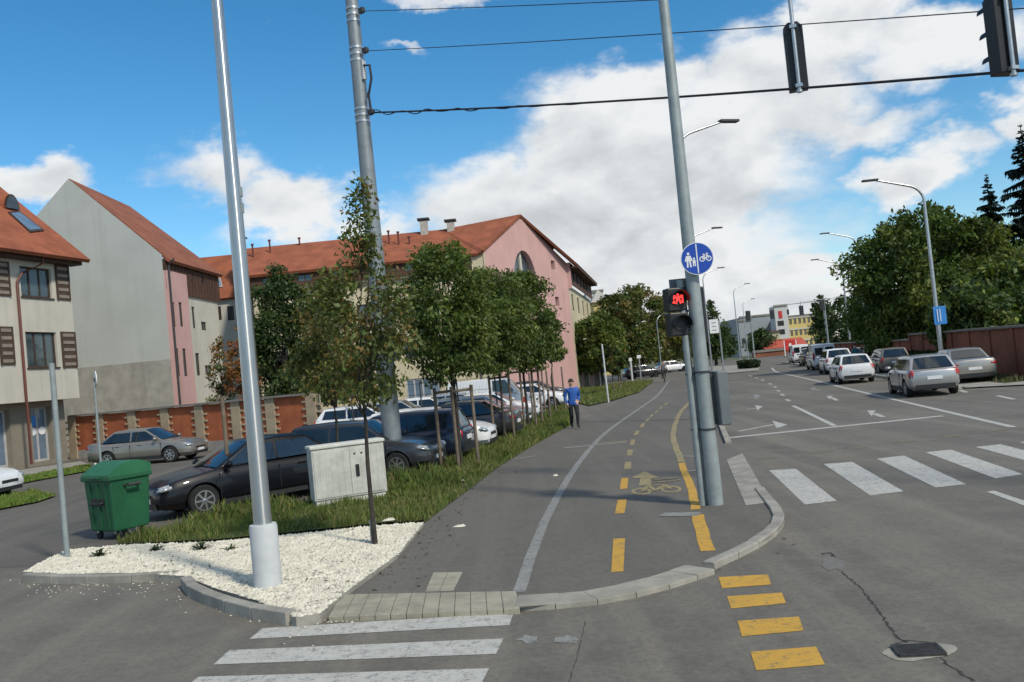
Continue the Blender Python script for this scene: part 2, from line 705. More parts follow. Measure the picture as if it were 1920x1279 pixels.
M_DGREY = mat('dark_grey_plastic', (0.045, 0.047, 0.05), 0.55, var=0.2, vscale=8)
M_CABLE = mat('cable', (0.02, 0.022, 0.03), 0.6)
M_SIGNBLUE = mat('sign_blue', (0.016, 0.07, 0.40), 0.4, var=0.06)
M_SIGNLB = mat('light_blue_panel', (0.04, 0.24, 0.62), 0.5, var=0.1)
M_SIGNW = mat('sign_white', (0.75, 0.77, 0.78), 0.45, var=0.05)
M_SIGNBACK = mat('sign_back', (0.14, 0.16, 0.17), 0.6, 0.2, var=0.1)
M_REDLIT = mat('red_signal_lens_lit', (0.6, 0.02, 0.02), 0.3, emit=(1.0, 0.035, 0.03, 1.6))
M_GREENP = mat('green_bin_plastic', (0.016, 0.105, 0.046), 0.5, var=0.14, vscale=4, spec=0.4, streak=0.3)
M_GREENL = mat('green_lid_plastic', (0.026, 0.145, 0.066), 0.45, var=0.14, vscale=4)
M_CAB = mat('cabinet_grey', (0.48, 0.485, 0.445), 0.7, var=0.18, vscale=2.5, fine=0.1, fscale=14, streak=0.45)
M_CAB2 = mat('cabinet_cap', (0.56, 0.565, 0.52), 0.7, var=0.12, vscale=2.5)
M_TYRE = mat('tyre_rubber', (0.016, 0.016, 0.017), 0.85)
M_RIM = mat('alloy_rim', (0.55, 0.55, 0.56), 0.3, 0.9)
M_GLASS = mat('car_glass', (0.014, 0.02, 0.024), 0.04, var=0.3, spec=0.9)
M_HEAD = mat('headlight_lens', (0.55, 0.58, 0.6), 0.1, 0.5, var=0.4, vscale=12, spec=0.8)
M_TAIL = mat('taillight_lens', (0.42, 0.012, 0.012), 0.15, var=0.3, vscale=10)
M_PLATE = mat('number_plate', (0.68, 0.69, 0.70), 0.5)
M_TRIM = mat('black_trim', (0.02, 0.02, 0.022), 0.6)
M_TILE = mat('red_roof_tile', (0.30, 0.093, 0.045), 0.85, var=0.28, vscale=0.9, rows=3.3, fine=0.2, fscale=5)
M_TILE2 = mat('brown_roof_tile', (0.27, 0.098, 0.055), 0.85, var=0.25, vscale=0.9, rows=3.3, fine=0.2, fscale=5)
M_CREAM = mat('cream_render', (0.50, 0.48, 0.415), 0.9, var=0.08, vscale=0.6, fine=0.05, streak=0.28)
M_CREAM2 = mat('yellow_cream_render', (0.55, 0.49, 0.34), 0.9, var=0.1, vscale=0.6, streak=0.28)
M_GREYW = mat('grey_gable_render', (0.40, 0.42, 0.40), 0.92, var=0.08, vscale=0.35, fine=0.04, streak=0.22)
M_GREYC = mat('bare_grey_concrete', (0.31, 0.30, 0.27), 0.95, var=0.2, vscale=1.2, fine=0.1, bump=0.2, streak=0.5)
M_PINK = mat('pink_render', (0.54, 0.33, 0.31), 0.9, var=0.07, vscale=0.6, streak=0.28)
M_BASE = mat('brown_plinth_render', (0.23, 0.205, 0.165), 0.9, var=0.12, vscale=1, streak=0.28)
M_WOOD = mat('dark_brown_boards', (0.085, 0.042, 0.028), 0.8, var=0.3, vscale=3)
M_WOOD2 = mat('shutter_brown', (0.070, 0.045, 0.034), 0.75, var=0.2, vscale=3)
M_SLAT = mat('shutter_slat', (0.24, 0.20, 0.165), 0.7, var=0.15, vscale=4)
M_WINF = mat('window_frame_brown', (0.055, 0.036, 0.028), 0.6)
M_WINW = mat('window_frame_pale', (0.42, 0.42, 0.42), 0.6)
M_WGLASS = mat('window_glass', (0.06, 0.078, 0.088), 0.05, var=0.5, vscale=0.8, spec=0.8)
M_SHOPG = mat('shop_glass', (0.14, 0.20, 0.27), 0.07, var=0.3, vscale=0.8, spec=0.8)
M_PIPE = mat('brown_downpipe', (0.13, 0.040, 0.030), 0.5)
M_BRICK = mat('orange_brick', (0.36, 0.105, 0.045), 0.9, var=0.22, vscale=1.5, fine=0.15, fscale=12, bump=0.2, bscale=14, streak=0.28)
M_BRICKR = mat('dark_red_brick', (0.22, 0.082, 0.050), 0.9, var=0.3, vscale=0.8, fine=0.2, fscale=9, bump=0.2, bscale=12, streak=0.28)
M_PILLAR = mat('sand_brick_pillar', (0.36, 0.285, 0.195), 0.9, var=0.15, vscale=2, fine=0.12, fscale=14)
M_CAPS = mat('concrete_coping', (0.20, 0.185, 0.165), 0.9, var=0.2, vscale=2)
M_CHIM = mat('chimney_stone', (0.40, 0.38, 0.34), 0.9, var=0.15)
M_RUST = mat('drain_iron', (0.055, 0.052, 0.05), 0.6, 0.4, var=0.3, vscale=10)
M_SKIN = mat('skin', (0.50, 0.30, 0.22), 0.6, var=0.06)
M_HAIR = mat('hair', (0.035, 0.026, 0.02), 0.7)
M_JBLUE = mat('blue_jacket', (0.018, 0.09, 0.36), 0.6, var=0.15, vscale=6)
M_TROUS = mat('black_trousers', (0.018, 0.019, 0.023), 0.8)
M_TEAL = mat('teal_jacket', (0.03, 0.16, 0.20), 0.7)
M_GREYJ = mat('grey_jacket', (0.24, 0.25, 0.25), 0.8)
M_DENIM = mat('denim', (0.03, 0.045, 0.09), 0.8)
M_WHITEM = mat('white_enamel', (0.72, 0.73, 0.72), 0.5, var=0.06)
M_REDSIGN = mat('red_sign', (0.50, 0.035, 0.03), 0.5)
M_REDAWN = mat('red_roof_sheet', (0.42, 0.085, 0.055), 0.8, var=0.15)
M_YELB = mat('yellow_wall_render', (0.55, 0.43, 0.17), 0.9, var=0.08, vscale=0.3)
M_FARW = mat('far_white_wall', (0.50, 0.50, 0.49), 0.9, var=0.06)
M_FARG = mat('far_grey_wall', (0.28, 0.30, 0.32), 0.9, var=0.08)
M_ORANGE = mat('orange_render', (0.42, 0.15, 0.07), 0.9, var=0.12)

_nt = NT(M_ALU.node_tree)
_p = [n_ for n_ in M_ALU.node_tree.nodes if n_.type == 'BSDF_PRINCIPLED'][0]
_p.inputs['Metallic'].default_value = 0.9
_p.inputs['Roughness'].default_value = 0.30
_p.inputs['Anisotropic'].default_value = 0.85
_p.inputs['Anisotropic Rotation'].default_value = 0.25
_tg = _nt.n('ShaderNodeTangent', direction_type='RADIAL', axis='Z')
_nt.l(_tg.outputs[0], _p.inputs['Tangent'])

# ------------------------------------------------------------------ ground, road, path
def S(o, kind='structure'):
    o['kind'] = kind
    return o


S(sheet([(-700, -300), (900, -300), (900, 1400), (-700, 1400)], -0.03, 'ground', M_GROUND))
road = S(sheet([(-75, -25), (62, -25), (62, 60), (75, 160), (-12, 160), (-12, 66), (-75, 66)], 0.0, 'road', M_ROAD))
HZ = 0.05   # path level
# polylines, from survey
path_left = smoothline([G(645, 1112, HZ), G(700, 1075, HZ), G(795, 982, HZ), G(880, 918, HZ), G(960, 860, HZ), G(1075, 795, HZ), G(1205, 733, HZ), G(1240, 716, HZ)], 6)
kerb_out = smoothline([G(1340, 1068, 0), G(1400, 1040, 0), G(1450, 1010, 0), G(1472, 975, 0), G(1440, 930, 0), G(1400, 878, 0), G(1372, 835, 0)], 6)
DIRV = Vector((math.sin(R_(11.3)), math.cos(R_(11.3))))
NRM = Vector((DIRV.y, -DIRV.x))
k_end = Vector(kerb_out[-1])
road_left_far = [k_end, k_end + DIRV * 12, k_end + DIRV * 40, k_end + DIRV * 62 + NRM * 2]
front = [G(645, 1112, HZ), G(620, 1156, HZ), G(800, 1149, HZ), G(972, 1140, HZ), G(1100, 1126, HZ), G(1200, 1107, HZ), G(1290, 1083, HZ), G(1340, 1066, HZ)]
path_poly = [Vector((p[0], p[1])) for p in path_left] + [Vector(p) for p in reversed(road_left_far)] + [Vector(p) for p in reversed(kerb_out)] + [Vector((p[0], p[1])) for p in reversed(front)]
# skirt so the path slab is a solid with thickness
path = sheet(path_poly, HZ, 'cycle_path', M_PATH)
S(path)

# far pavement going on, beyond
# paved parking lot (left) : a slightly darker sheet
lot_poly = [G(60, 1062), G(215, 1022), G(480, 945), G(720, 925), G(800, 895), G(880, 855), G(960, 815), G(1040, 768), Vector((6, 62, 0)), Vector((-46, 62, 0)), Vector((-60, 44, 0)), Vector((-35, 20, 0))]
lot = S(sheet([(p[0], p[1]) for p in lot_poly], 0.004, 'parking_lot', M_LOT))

# ---- grass verge
verge_left = [G(222, 1022), G(300, 1002), G(400, 978), G(480, 958), G(600, 948), G(720, 922), G(780, 898), G(830, 878), G(880, 850), G(930, 824), G(985, 798), G(1030, 772), G(1060, 757)]
vl = smoothline(verge_left, 5)
vr = [p for p in path_left if p.y > G(795, 982, HZ).y - 0.05]
i_end = max(i for i, p in enumerate(vr) if p.y < 40)
verge_front = [G(795, 982), G(700, 988), G(560, 1003), G(400, 1018), G(222, 1026)]
verge_poly = [Vector((p[0], p[1])) for p in vl] + [Vector((p[0], p[1])) for p in reversed(vr[:i_end])] + [Vector((p[0], p[1])) for p in verge_front]
verge = S(sheet(verge_poly, 0.06, 'grass_verge', M_SOIL))
# far verge beyond a drive
v2 = [G(1085, 757), G(1085, 727), G(1150, 722), G(1205, 714), G(1225, 716), G(1200, 736), G(1150, 752), G(1105, 762)]
verge2_poly = [Vector((p[0], p[1])) for p in v2]
S(sheet(verge2_poly, 0.06, 'grass_verge', M_SOIL))
# grass strips in front of the cream building, left
v3_poly = [Vector((p.x, p.y)) for p in [G(-60, 915), G(170, 874), G(172, 884), G(100, 897), G(-60, 928)]]
S(sheet(v3_poly, 0.05, 'grass_verge', M_SOIL))
v4_poly = [Vector((p.x, p.y)) for p in [G(-40, 940), G(60, 925), G(105, 932), G(70, 944), G(-40, 965)]]
S(sheet(v4_poly, 0.05, 'grass_verge', M_SOIL))
# pavement in front of the cream building
S(sheet([(p.x, p.y) for p in [G(-120, 905), G(150, 866), G(172, 873), G(-120, 930)]], 0.03, 'pavement', M_KERB))

S(sheet([(p.x, p.y) for p in [G(1330, 704), G(1423, 696), G(1426, 683), G(1330, 688)]], 0.06, 'traffic_island', M_KERB))
# ---- gravel bed
gr_px = [(45, 1072), (85, 1050), (125, 1032), (222, 1022), (400, 1016), (560, 1001), (700, 986), (795, 979), (745, 1040), (645, 1112), (600, 1150), (555, 1158), (480, 1125), (400, 1102), (345, 1080), (250, 1074), (120, 1076)]
GZ = 0.10
gravel_poly = [Vector((G(x, y, GZ).x, G(x, y, GZ).y)) for x, y in gr_px]
S(sheet(gravel_poly, GZ, 'gravel_bed', M_GRAVELBED))
# side wall of the bed below the sheet
mb = MB()
for a, b in zip(gravel_poly, gravel_poly[1:] + gravel_poly[:1]):
    mb.face([(a.x, a.y, 0), (b.x, b.y, 0), (b.x, b.y, GZ), (a.x, a.y, GZ)])
S(mb.build('gravel_bed_edge', M_KERB))


def stones(poly, n, z, rng, smin, smax, name, m, extra=None):
    xs = [p[0] for p in poly]
    ys = [p[1] for p in poly]
    X = rng.uniform(min(xs), max(xs), n * 3)
    Y = rng.uniform(min(ys), max(ys), n * 3)
    k = inside_np(X, Y, poly)
    X, Y = X[k][:n], Y[k][:n]
    if extra is not None:
        X = np.concatenate([X, extra[0]])
        Y = np.concatenate([Y, extra[1]])
    n = len(X)
    s = rng.uniform(smin, smax, n)
    Z = np.full(n, z) if extra is None else np.concatenate([np.full(n - len(extra[0]), z), np.full(len(extra[0]), 0.006)])
    base = np.array([(1, 0, 0), (0, 1, 0), (-1, 0, 0), (0, -1, 0), (0, 0, 1), (0, 0, -0.6)], float)
    fc = [(0, 1, 4), (1, 2, 4), (2, 3, 4), (3, 0, 4)]
    ang = rng.uniform(0, 6.28, n)
    V = np.zeros((n, 4, 3, 3))
    jit = rng.uniform(0.6, 1.3, (n, 6, 3))
    ca, sa = np.cos(ang), np.sin(ang)
    if extra is not None:
        s[n - len(extra[0]):] *= 0.5
    pts = base[None] * jit * s[:, None, None]
    x = pts[..., 0] * ca[:, None] - pts[..., 1] * sa[:, None]
    y = pts[..., 0] * sa[:, None] + pts[..., 1] * ca[:, None]
    pts = np.stack([x + X[:, None], y + Y[:, None], pts[..., 2] * 0.75 + Z[:, None]], -1)
    for i, f in enumerate(fc):
        V[:, i] = pts[:, f]
    me = np_mesh(name, V.reshape(-1, 3, 3), 3, None, m)
    o = bpy.data.objects.new(name, me)
    COL.objects.link(o)
    return o


rng = np.random.default_rng(3)
# spilled stones on the asphalt round the bed
ex, ey = [], []
for _ in range(300):
    x = rnd.uniform(40, 660)
    edge = 1078 + max(0, (x - 330)) * 0.36 if x < 560 else 1160 - (x - 560) * 0.25
    p = G(x + rnd.uniform(-30, 30), edge + abs(rnd.gauss(0, 1)) * 18 + 6)
    if not inside(p.x, p.y, gravel_poly):
        ex.append(p.x)
        ey.append(p.y)
gs = stones(gravel_poly, 15000, GZ, rng, 0.012, 0.034, 'gravel', M_STONE, (np.array(ex), np.array(ey)))
tag(gs, 'loose white gravel chippings covering the corner bed', 'gravel', kind='stuff')


# ---- kerbs
def kerb_run(name, pts, ztop, width, step=0.95, side=1, m=M_KERB, z0=-0.02, gap=0.012, bev=0.012):
    root = bpy.data.objects.new(name, None)
    COL.objects.link(root)
    root['kind'] = 'structure'
    P = resample(pts, step)
    if (P[-1] - Vector((pts[-1][0], pts[-1][1]))).length > step * 0.55:
        P.append(Vector((pts[-1][0], pts[-1][1])))
    for a, b in zip(P[:-1], P[1:]):
        d = (b - a)
        L = d.length
        d.normalize()
        n = Vector((d.y, -d.x)) * side
        a2, b2 = a + d * gap / 2, b - d * gap / 2
        zt = ztop + rnd.uniform(-0.004, 0.004)
        poly = [a2, b2, b2 + n * width, a2 + n * width]
        mb = MB()
        mb.prism(poly, z0, zt)
        mb.build('kerb_stone', m, root, bevel=bev)
    return root


kl = [G(338, 1083, 0.13), G(352, 1100, 0.13), G(400, 1120, 0.13), G(455, 1138, 0.12), G(510, 1150, 0.11), G(556, 1160, 0.09)]
kerb_run('corner_kerb', smoothline([(p.x, p.y) for p in kl], 5), 0.135, 0.14, 0.62, side=-1)
kerb_run('corner_kerb', smoothline([(p.x, p.y) for p in [G(40, 1079, 0.1), G(130, 1082, 0.1), G(240, 1079, 0.1), G(335, 1074, 0.1)]], 5), 0.11, 0.12, 0.7, side=-1)
kerb_run('island_kerb', kerb_out[:26], 0.082, 0.15, 0.55, side=-1)
kerb_run('road_kerb', [k_end, k_end + DIRV * 12, k_end + DIRV * 40], 0.12, 0.15, 1.0, side=-1)
# sunken kerb stones along the crossing
fr = [G(630, 1152, HZ), G(800, 1146, HZ), G(962, 1138, HZ), G(1100, 1128, HZ), G(1210, 1108, HZ), G(1290, 1085, HZ), G(1340, 1068, HZ)]
kerb_run('flush_kerb', smoothline([(p.x, p.y) for p in fr[2:]], 5), HZ + 0.005, 0.40, 0.42, side=-1, m=M_BLOCK, gap=0.007, bev=.005)
# tactile paving, blocks one by one
tp = bpy.data.objects.new('tactile_paving', None)
COL.objects.link(tp)
S(tp)
a, b = G(640, 1115, HZ), G(968, 1109, HZ)
c, d = G(615, 1158, HZ), G(975, 1142, HZ)
NU, NV = 12, 3
for i in range(NU):
    for j in range(NV):
        def q(u, v):
            top = a.lerp(b, u)
            bot = c.lerp(d, u)
            return top.lerp(bot, v)
        e = 0.004
        u0, u1, v0, v1 = i / NU + .0015, (i + 1) / NU - .0015, j / NV + 0.006, (j + 1) / NV - 0.006
        mb = MB()
        mb.prism([q(u0, v0), q(u1, v0), q(u1, v1), q(u0, v1)], -0.02, HZ + 0.006 + rnd.uniform(-0.0015, 0.0015))
        mb.build('paving_block', M_TACT, tp, bevel=0.006)
tl = [G(812, 1074, HZ), G(868, 1073, HZ), G(850, 1108, HZ), G(797, 1110, HZ)]
for i in range(2):
    for j in range(3):
        def q2(u, v):
            return tl[0].lerp(tl[1], u).lerp(tl[3].lerp(tl[2], u), v)
        mb = MB()
        mb.prism([q2(i / 2 + .01, j / 3 + .01), q2(i / 2 + .49, j / 3 + .01), q2(i / 2 + .49, j / 3 + .32), q2(i / 2 + .01, j / 3 + .32)], 0, HZ + 0.006)
        mb.build('paving_block', M_TACT, tp, bevel=0.004)
# concrete apron strip along the road at the pole
ap = [(1362, 862), (1392, 850), (1445, 942), (1398, 948)]
apr = bpy.data.objects.new('concrete_apron', None)
COL.objects.link(apr)
S(apr)
A = [G(x, y, HZ) for x, y in ap]
for j in range(5):
    e = 0.006
    v0, v1 = j / 5 + e, (j + 1) / 5 - e
    mb = MB()
    mb.prism([A[0].lerp(A[3], v0), A[1].lerp(A[2], v0), A[1].lerp(A[2], v1), A[0].lerp(A[3], v1)], 0, HZ + 0.007)
    mb.build('concrete_slab', M_KERB, apr, bevel=0.006)

# ---- markings
ZP = HZ + 0.004
ZR = 0.004


def quadmark(px, z, name, m, parent):
    return sheet([(G(x, y, z).x, G(x, y, z).y) for x, y in px], z, name, m, parent)


wl = smoothline([G(973, 1110, ZP), G(1000, 1030, ZP), G(1035, 950, ZP), G(1085, 868, ZP), G(1135, 812, ZP), G(1190, 772, ZP), G(1232, 742, ZP), G(1248, 722, ZP), G(1255, 712, ZP)], 6)
ribbon(wl, 0.14, ZP, 'lane_line', M_WORNP, path, ragged=0.004)
for q in [[(1150, 1010), (1172, 1009), (1169, 1071), (1146, 1073)], [(1158, 937), (1175, 936), (1171, 962), (1153, 963)], [(1165, 897), (1178, 896), (1176, 916), (1162, 917)]]:
    quadmark(q, ZP, 'centre_dash', M_YELP, path)
for q in [[(1172, 866), (1184, 866), (1183, 879), (1170, 879)], [(1177, 843), (1187, 843), (1185, 854), (1175, 854)], [(1183, 824), (1191, 824), (1189, 834), (1181, 834)], [(1192, 808), (1199, 807), (1196, 815), (1188, 816)],
          [(1203, 794), (1210, 793), (1206, 801), (1199, 802)], [(1213, 785), (1219, 784), (1215, 790), (1208, 791)], [(1221, 777), (1226, 776), (1223, 781), (1217, 782)], [(1230, 771), (1235, 769), (1231, 774), (1226, 775)],
          [(1239, 763), (1244, 761), (1240, 766), (1235, 767)], [(1248, 756), (1253, 754), (1249, 759), (1244, 760)]]:
    quadmark(q, ZP, 'centre_dash', M_YELW, path)
yr = smoothline([G(1326, 1033, ZP), G(1308, 965, ZP), G(1294, 910, ZP), G(1278, 868, ZP)], 6)
ribbon(yr[:7], 0.17, ZP, 'edge_line', M_YELP, path, ragged=0.012)
ribbon(yr[7:], 0.14, ZP, 'edge_line', M_YELP, path, ragged=0.012)
ribbon(smoothline([G(1278, 866, ZP), G(1265, 830, ZP), G(1263, 808, ZP), G(1272, 780, ZP), G(1285, 762, ZP), G(1298, 750, ZP)], 6), 0.15, ZP, 'edge_line', M_YELW, path, ragged=0.01)
ribbon([G(1058, 840, ZP), G(1175, 829, ZP)], 0.28, ZP + 0.002, 'cross_bar', M_WORNP, path)
ribbon([G(1120, 832, ZP), G(1178, 827, ZP)], 0.2, ZP + 0.005, 'cross_bar', M_YELW, path)
ribbon([G(965, 860, ZP), G(1006, 855, ZP)], 0.2, ZP + 0.002, 'cross_bar', M_WORNP, path)
ribbon([G(1240, 965, ZP), G(1312, 964, ZP)], 0.28, ZP + 0.003, 'cross_bar', M_WORNP, path)
ribbon([G(1270, 855, ZP), G(1310, 856, ZP)], 0.14, ZP + 0.003, 'cross_bar', M_WORNP, path)
ribbon([G(1288, 884, ZP), G(1310, 882, ZP)], 0.14, ZP + 0.003, 'cross_bar', M_WORNP, path)
# direction arrow and bicycle symbol
quadmark([(1202, 889), (1222, 889), (1220, 909), (1198, 910)], ZP, 'arrow_shaft', M_YELW, path)
sheet([(G(x, y, ZP).x, G(x, y, ZP).y) for x, y in [(1184, 896), (1209, 884), (1236, 896), (1218, 897), (1204, 897)]], ZP + 0.003, 'arrow_head', M_YELW, path)


def ground_ring(cx, cy, rx, ry, t, name, m, z=ZP):
    mb = MB()
    n = 22
    for k in range(n):
        a0, a1 = 2 * math.pi * k / n, 2 * math.pi * (k + 1) / n
        q = []
        for (a, s) in ((a0, 1), (a1, 1), (a1, 1 - t), (a0, 1 - t)):
            q.append(G(cx + rx * s * math.cos(a), cy + ry * s * math.sin(a), z))
        mb.face(q)
    return mb.build(name, m, path)


ground_ring(1203, 921, 19, 6.5, 0.3, 'bicycle_mark_wheel', M_YELW)
ground_ring(1258, 917, 20, 6.5, 0.3, 'bicycle_mark_wheel', M_YELW)
for q in [((1203, 921), (1216, 911)), ((1216, 911), (1246, 909)), ((1229, 920), (1246, 909)), ((1216, 911), (1229, 920)), ((1203, 921), (1229, 920)), ((1246, 909), (1258, 917)), ((1243, 905), (1275, 900)), ((1222, 905), (1246, 903))]:
    ribbon([G(q[0][0], q[0][1], ZP), G(q[1][0], q[1][1], ZP)], 0.07, ZP + 0.004 + rnd.uniform(0, 0.003), 'bicycle_mark_bar', M_YELW, path)
ribbon([G(1225, 900, ZP), G(1270, 896, ZP)], 0.2, ZP + 0.006, 'cross_bar', M_YELFAINT, path)
# left zebra crossing
for q in [[(492, 1178), (963, 1149), (955, 1172), (468, 1198)], [(430, 1219), (944, 1197), (930, 1226), (400, 1246)], [(372, 1269), (917, 1253), (897, 1292), (330, 1303)]]:
    quadmark(q, ZR, 'zebra_stripe', M_WHITEP, road)
# yellow cycle crossing blocks
for q in [[(1347, 1082), (1440, 1077), (1446, 1096), (1354, 1103)], [(1363, 1118), (1466, 1111), (1474, 1131), (1371, 1141)], [(1383, 1164), (1498, 1156), (1507, 1182), (1391, 1193)], [(1407, 1222), (1530, 1212), (1547, 1246), (1418, 1257)]]:
    quadmark(q, ZR, 'cycle_crossing_block', M_YELP, road)
# right zebra crossing
for q in [[(1442, 882), (1492, 879), (1569, 939), (1509, 946)], [(1544, 870), (1598, 866), (1694, 921), (1632, 929)], [(1644, 860), (1695, 854), (1812, 908), (1754, 914)], [(1735, 848), (1783, 843), (1918, 889), (1866, 897)], [(1829, 838), (1876, 833), (2030, 872), (1985, 880)], [(1912, 829), (1956, 824), (2120, 860), (2078, 868)]]:
    quadmark(q, ZR, 'zebra_stripe', M_WHITEP, road)
quadmark([(1850, 922), (1864, 920), (1990, 962), (1975, 968)], ZR, 'lane_line', M_WHITEP, road)
# stop line and lane lines
ribbon([G(1358, 822), G(1572, 800), G(1768, 780)], 0.30, ZR, 'stop_line', M_WHITEP, road)
cl = smoothline([G(1900, 801), G(1740, 764), G(1590, 729), G(1530, 714), G(1480, 703), G(1455, 697), G(1447, 690)], 6)
ribbon(cl, 0.17, ZR, 'centre_line', M_WHITEP, road)
ribbon([G(1565, 799), G(1487, 761)], 0.15, ZR + 0.003, 'lane_line', M_WHITEP, road)
for q in [((1481, 752), (1474, 749)), ((1470, 742), (1464, 739)), ((1462, 734), (1457, 732)), ((1455, 727), (1451, 725)), ((1446, 721), (1442, 719)), ((1432, 714), (1428, 712)), ((1420, 709), (1416, 708)), ((1409, 706), (1405, 704))]:
    ribbon([G(*q[0]), G(*q[1])], 0.15, ZR, 'lane_dash', M_WHITEP, road)
for q in [((1902, 749), (1870, 742)), ((1813, 736), (1800, 732)), ((1690, 712), (1672, 708)), ((1660, 706), (1650, 703))]:
    ribbon([G(*q[0]), G(*q[1])], 0.15, ZR, 'lane_dash', M_WHITEP, road)


def arrow_mark(px, py, head, m=M_WHITEP):
    """painted lane arrow: shaft along the road, head turned"""
    p = G(px, py)
    c = Vector((p.x, p.y))
    d, n = DIRV, NRM * head
    sheet([c - d * 2.2 - n * .08, c - d * 2.2 + n * .08, c + d * 0.4 + n * .08, c + d * 0.4 - n * .08], ZR, 'arrow_shaft', m, road)
    sheet([c + d * 0.4 - n * .08, c + d * 0.4 + n * 0.7, c + d * 0.75 + n * 0.7, c + d * 0.75 - n * .08], ZR + 0.001, 'arrow_shaft', m, road)
    sheet([c + d * 0.0 + n * 0.7, c + d * 0.58 + n * 1.3, c + d * 1.15 + n * 0.7], ZR + 0.002, 'arrow_head', m, road)


def arrow_px(shaft, head, m=M_WHITEP):
    ribbon([G(*p_) for p_ in shaft], 0.15, ZR, 'arrow_shaft', m, road)
    sheet([(G(*p_).x, G(*p_).y) for p_ in head], ZR + .002, 'arrow_head', m, road)


arrow_px([(1385, 809), (1425, 801), (1452, 796)], [(1448, 789), (1477, 797), (1456, 803)])
arrow_px([(1400, 768), (1420, 765)], [(1416, 760), (1430, 762), (1420, 770)])
arrow_px([(1402, 747), (1418, 744)], [(1413, 739), (1427, 742), (1416, 749)], M_WORNP)
arrow_px([(1656, 782), (1640, 776)], [(1626, 770), (1642, 770), (1634, 781)])
arrow_px([(1570, 751), (1560, 746)], [(1549, 743), (1562, 742), (1556, 749)])
arrow_px([(1536, 732), (1528, 730)], [(1519, 728), (1530, 726), (1525, 733)], M_WORNP)
for q in [((1520, 850), (1560, 845)), ((1590, 842), (1625, 838)), ((1675, 830), (1715, 826)), ((1768, 820), (1810, 814)), ((1848, 810), (1888, 805)), ((1420, 860), (1462, 857))]:
    ribbon([G(*q[0]), G(*q[1])], 0.26, ZR, 'cycle_crossing_block', M_YELFAINT, road)
# patches and cracks
M_PATCH = asphalt('patch_asphalt', (0.16, 0.155, 0.14), (0.14, 0.137, 0.127), (0.18, 0.175, 0.16), 5.0)
M_CRACK = mat('crack_dirt', (0.045, 0.043, 0.04), 0.95, var=0.3, vscale=9)
M_DUST = asphalt('dusty_asphalt', (0.165, 0.158, 0.138), (0.14, 0.135, 0.12), (0.185, 0.178, 0.155), 9.0)
sheet([(G(x, y).x, G(x, y).y) for x, y in [(1540, 1051), (1548, 1045), (1560, 1044), (1570, 1049), (1582, 1052), (1584, 1060), (1578, 1069), (1566, 1067), (1555, 1071), (1546, 1066), (1541, 1062), (1544, 1056)]], ZR, 'road_patch', M_PATCH, road)


def crack(pts, w0, seed, m=M_CRACK):
    r = random.Random(seed)
    P = resample(smoothline([(G(x, y).x, G(x, y).y) for x, y in pts], 5), 0.045)
    mb = MB()
    pl = None
    for i, p in enumerate(P):
        aa, bb = P[max(i - 1, 0)], P[min(i + 1, len(P) - 1)]
        d = (bb - aa).normalized()
        n = Vector((d.y, -d.x))
        c = p + n * r.uniform(-1, 1) * w0 * 0.9
        ww = w0 * r.uniform(0.15, 1.0)
        cur = (c - n * ww, c + n * ww)
        if pl:
            mb.face([(pl[0].x, pl[0].y, 0.0025), (pl[1].x, pl[1].y, 0.0025), (cur[1].x, cur[1].y, 0.0025), (cur[0].x, cur[0].y, 0.0025)])
        pl = cur
    mb.build('crack', m, road)


crack([(1578, 1072), (1620, 1110), (1650, 1150), (1680, 1190), (1705, 1210)], 0.016, 1)
crack([(1540, 1040), (1556, 1036), (1566, 1046)], 0.03, 2)
crack([(1760, 1232), (1790, 1255), (1830, 1279)], 0.016, 4)
crack([(1098, 1165), (1082, 1230), (1065, 1285)], 0.005, 5)
crack([(925, 1202), (905, 1222)], 0.012, 6)
crack([(870, 1252), (850, 1285)], 0.012, 7)
for (x, y, rx, ry, s) in [(990, 1200, 26, 9, 3), (1068, 1200, 30, 11, 4)]:
    r = random.Random(s)
    pts = []
    for k in range(14):
        a0 = 2 * math.pi * k / 14
        f = r.uniform(0.45, 1.1)
        pts.append(G(x + rx * f * math.cos(a0), y + ry * f * math.sin(a0)))
    sheet([(p.x, p.y) for p in pts], ZR, 'road_patch', M_WORNP, road)

# storm drain
dr = thing('storm_drain', 'square iron storm drain grate set in cracked pale concrete in the road', 'drain', tuple(G(1722, 1222)))
dr.scale = (.66, .66, 1)
ang = R_(-8)
mb = MB()
r = random.Random(5)
ring = []
for k in range(40):
    t = 2 * math.pi * k / 40
    f = 1 + .10 * math.sin(2 * t + 1) + .07 * math.sin(3 * t + 2) + .05 * math.sin(5 * t) + r.uniform(-.03, .03)
    ring.append((0.38 * f * math.cos(t), 0.29 * f * math.sin(t)))
mb.face([(x, y, 0.004) for x, y in ring])
mb.build('concrete_collar', M_BLOCK, dr)
mb = MB()
mb.box((0, 0, 0.004), (0.46, 0.34, 0.012), ang)
mb.build('pit', M_CRACK, dr)
mb = MB()
for (x, y, sx, sy) in ((0, .17, .5, .035), (0, -.17, .5, .035), (.24, 0, .035, .3), (-.24, 0, .035, .3)):
    p = Matrix.Rotation(ang, 3, 'Z') @ Vector((x, y, 0.012))
    mb.box(p, (sx, sy, 0.022), ang)
mb.build('frame', M_RUST, dr)
for k in range(7):
    mb = MB()
    p = Matrix.Rotation(ang, 3, 'Z') @ Vector((0, -0.13 + k * 0.0433, 0.013))
    mb.box(p, (0.44, 0.022, 0.02), ang)
    mb.build('grate_bar', M_RUST, dr)
crack([(1678, 1210), (1695, 1203), (1735, 1203), (1765, 1212), (1772, 1226)], 0.018, 3)


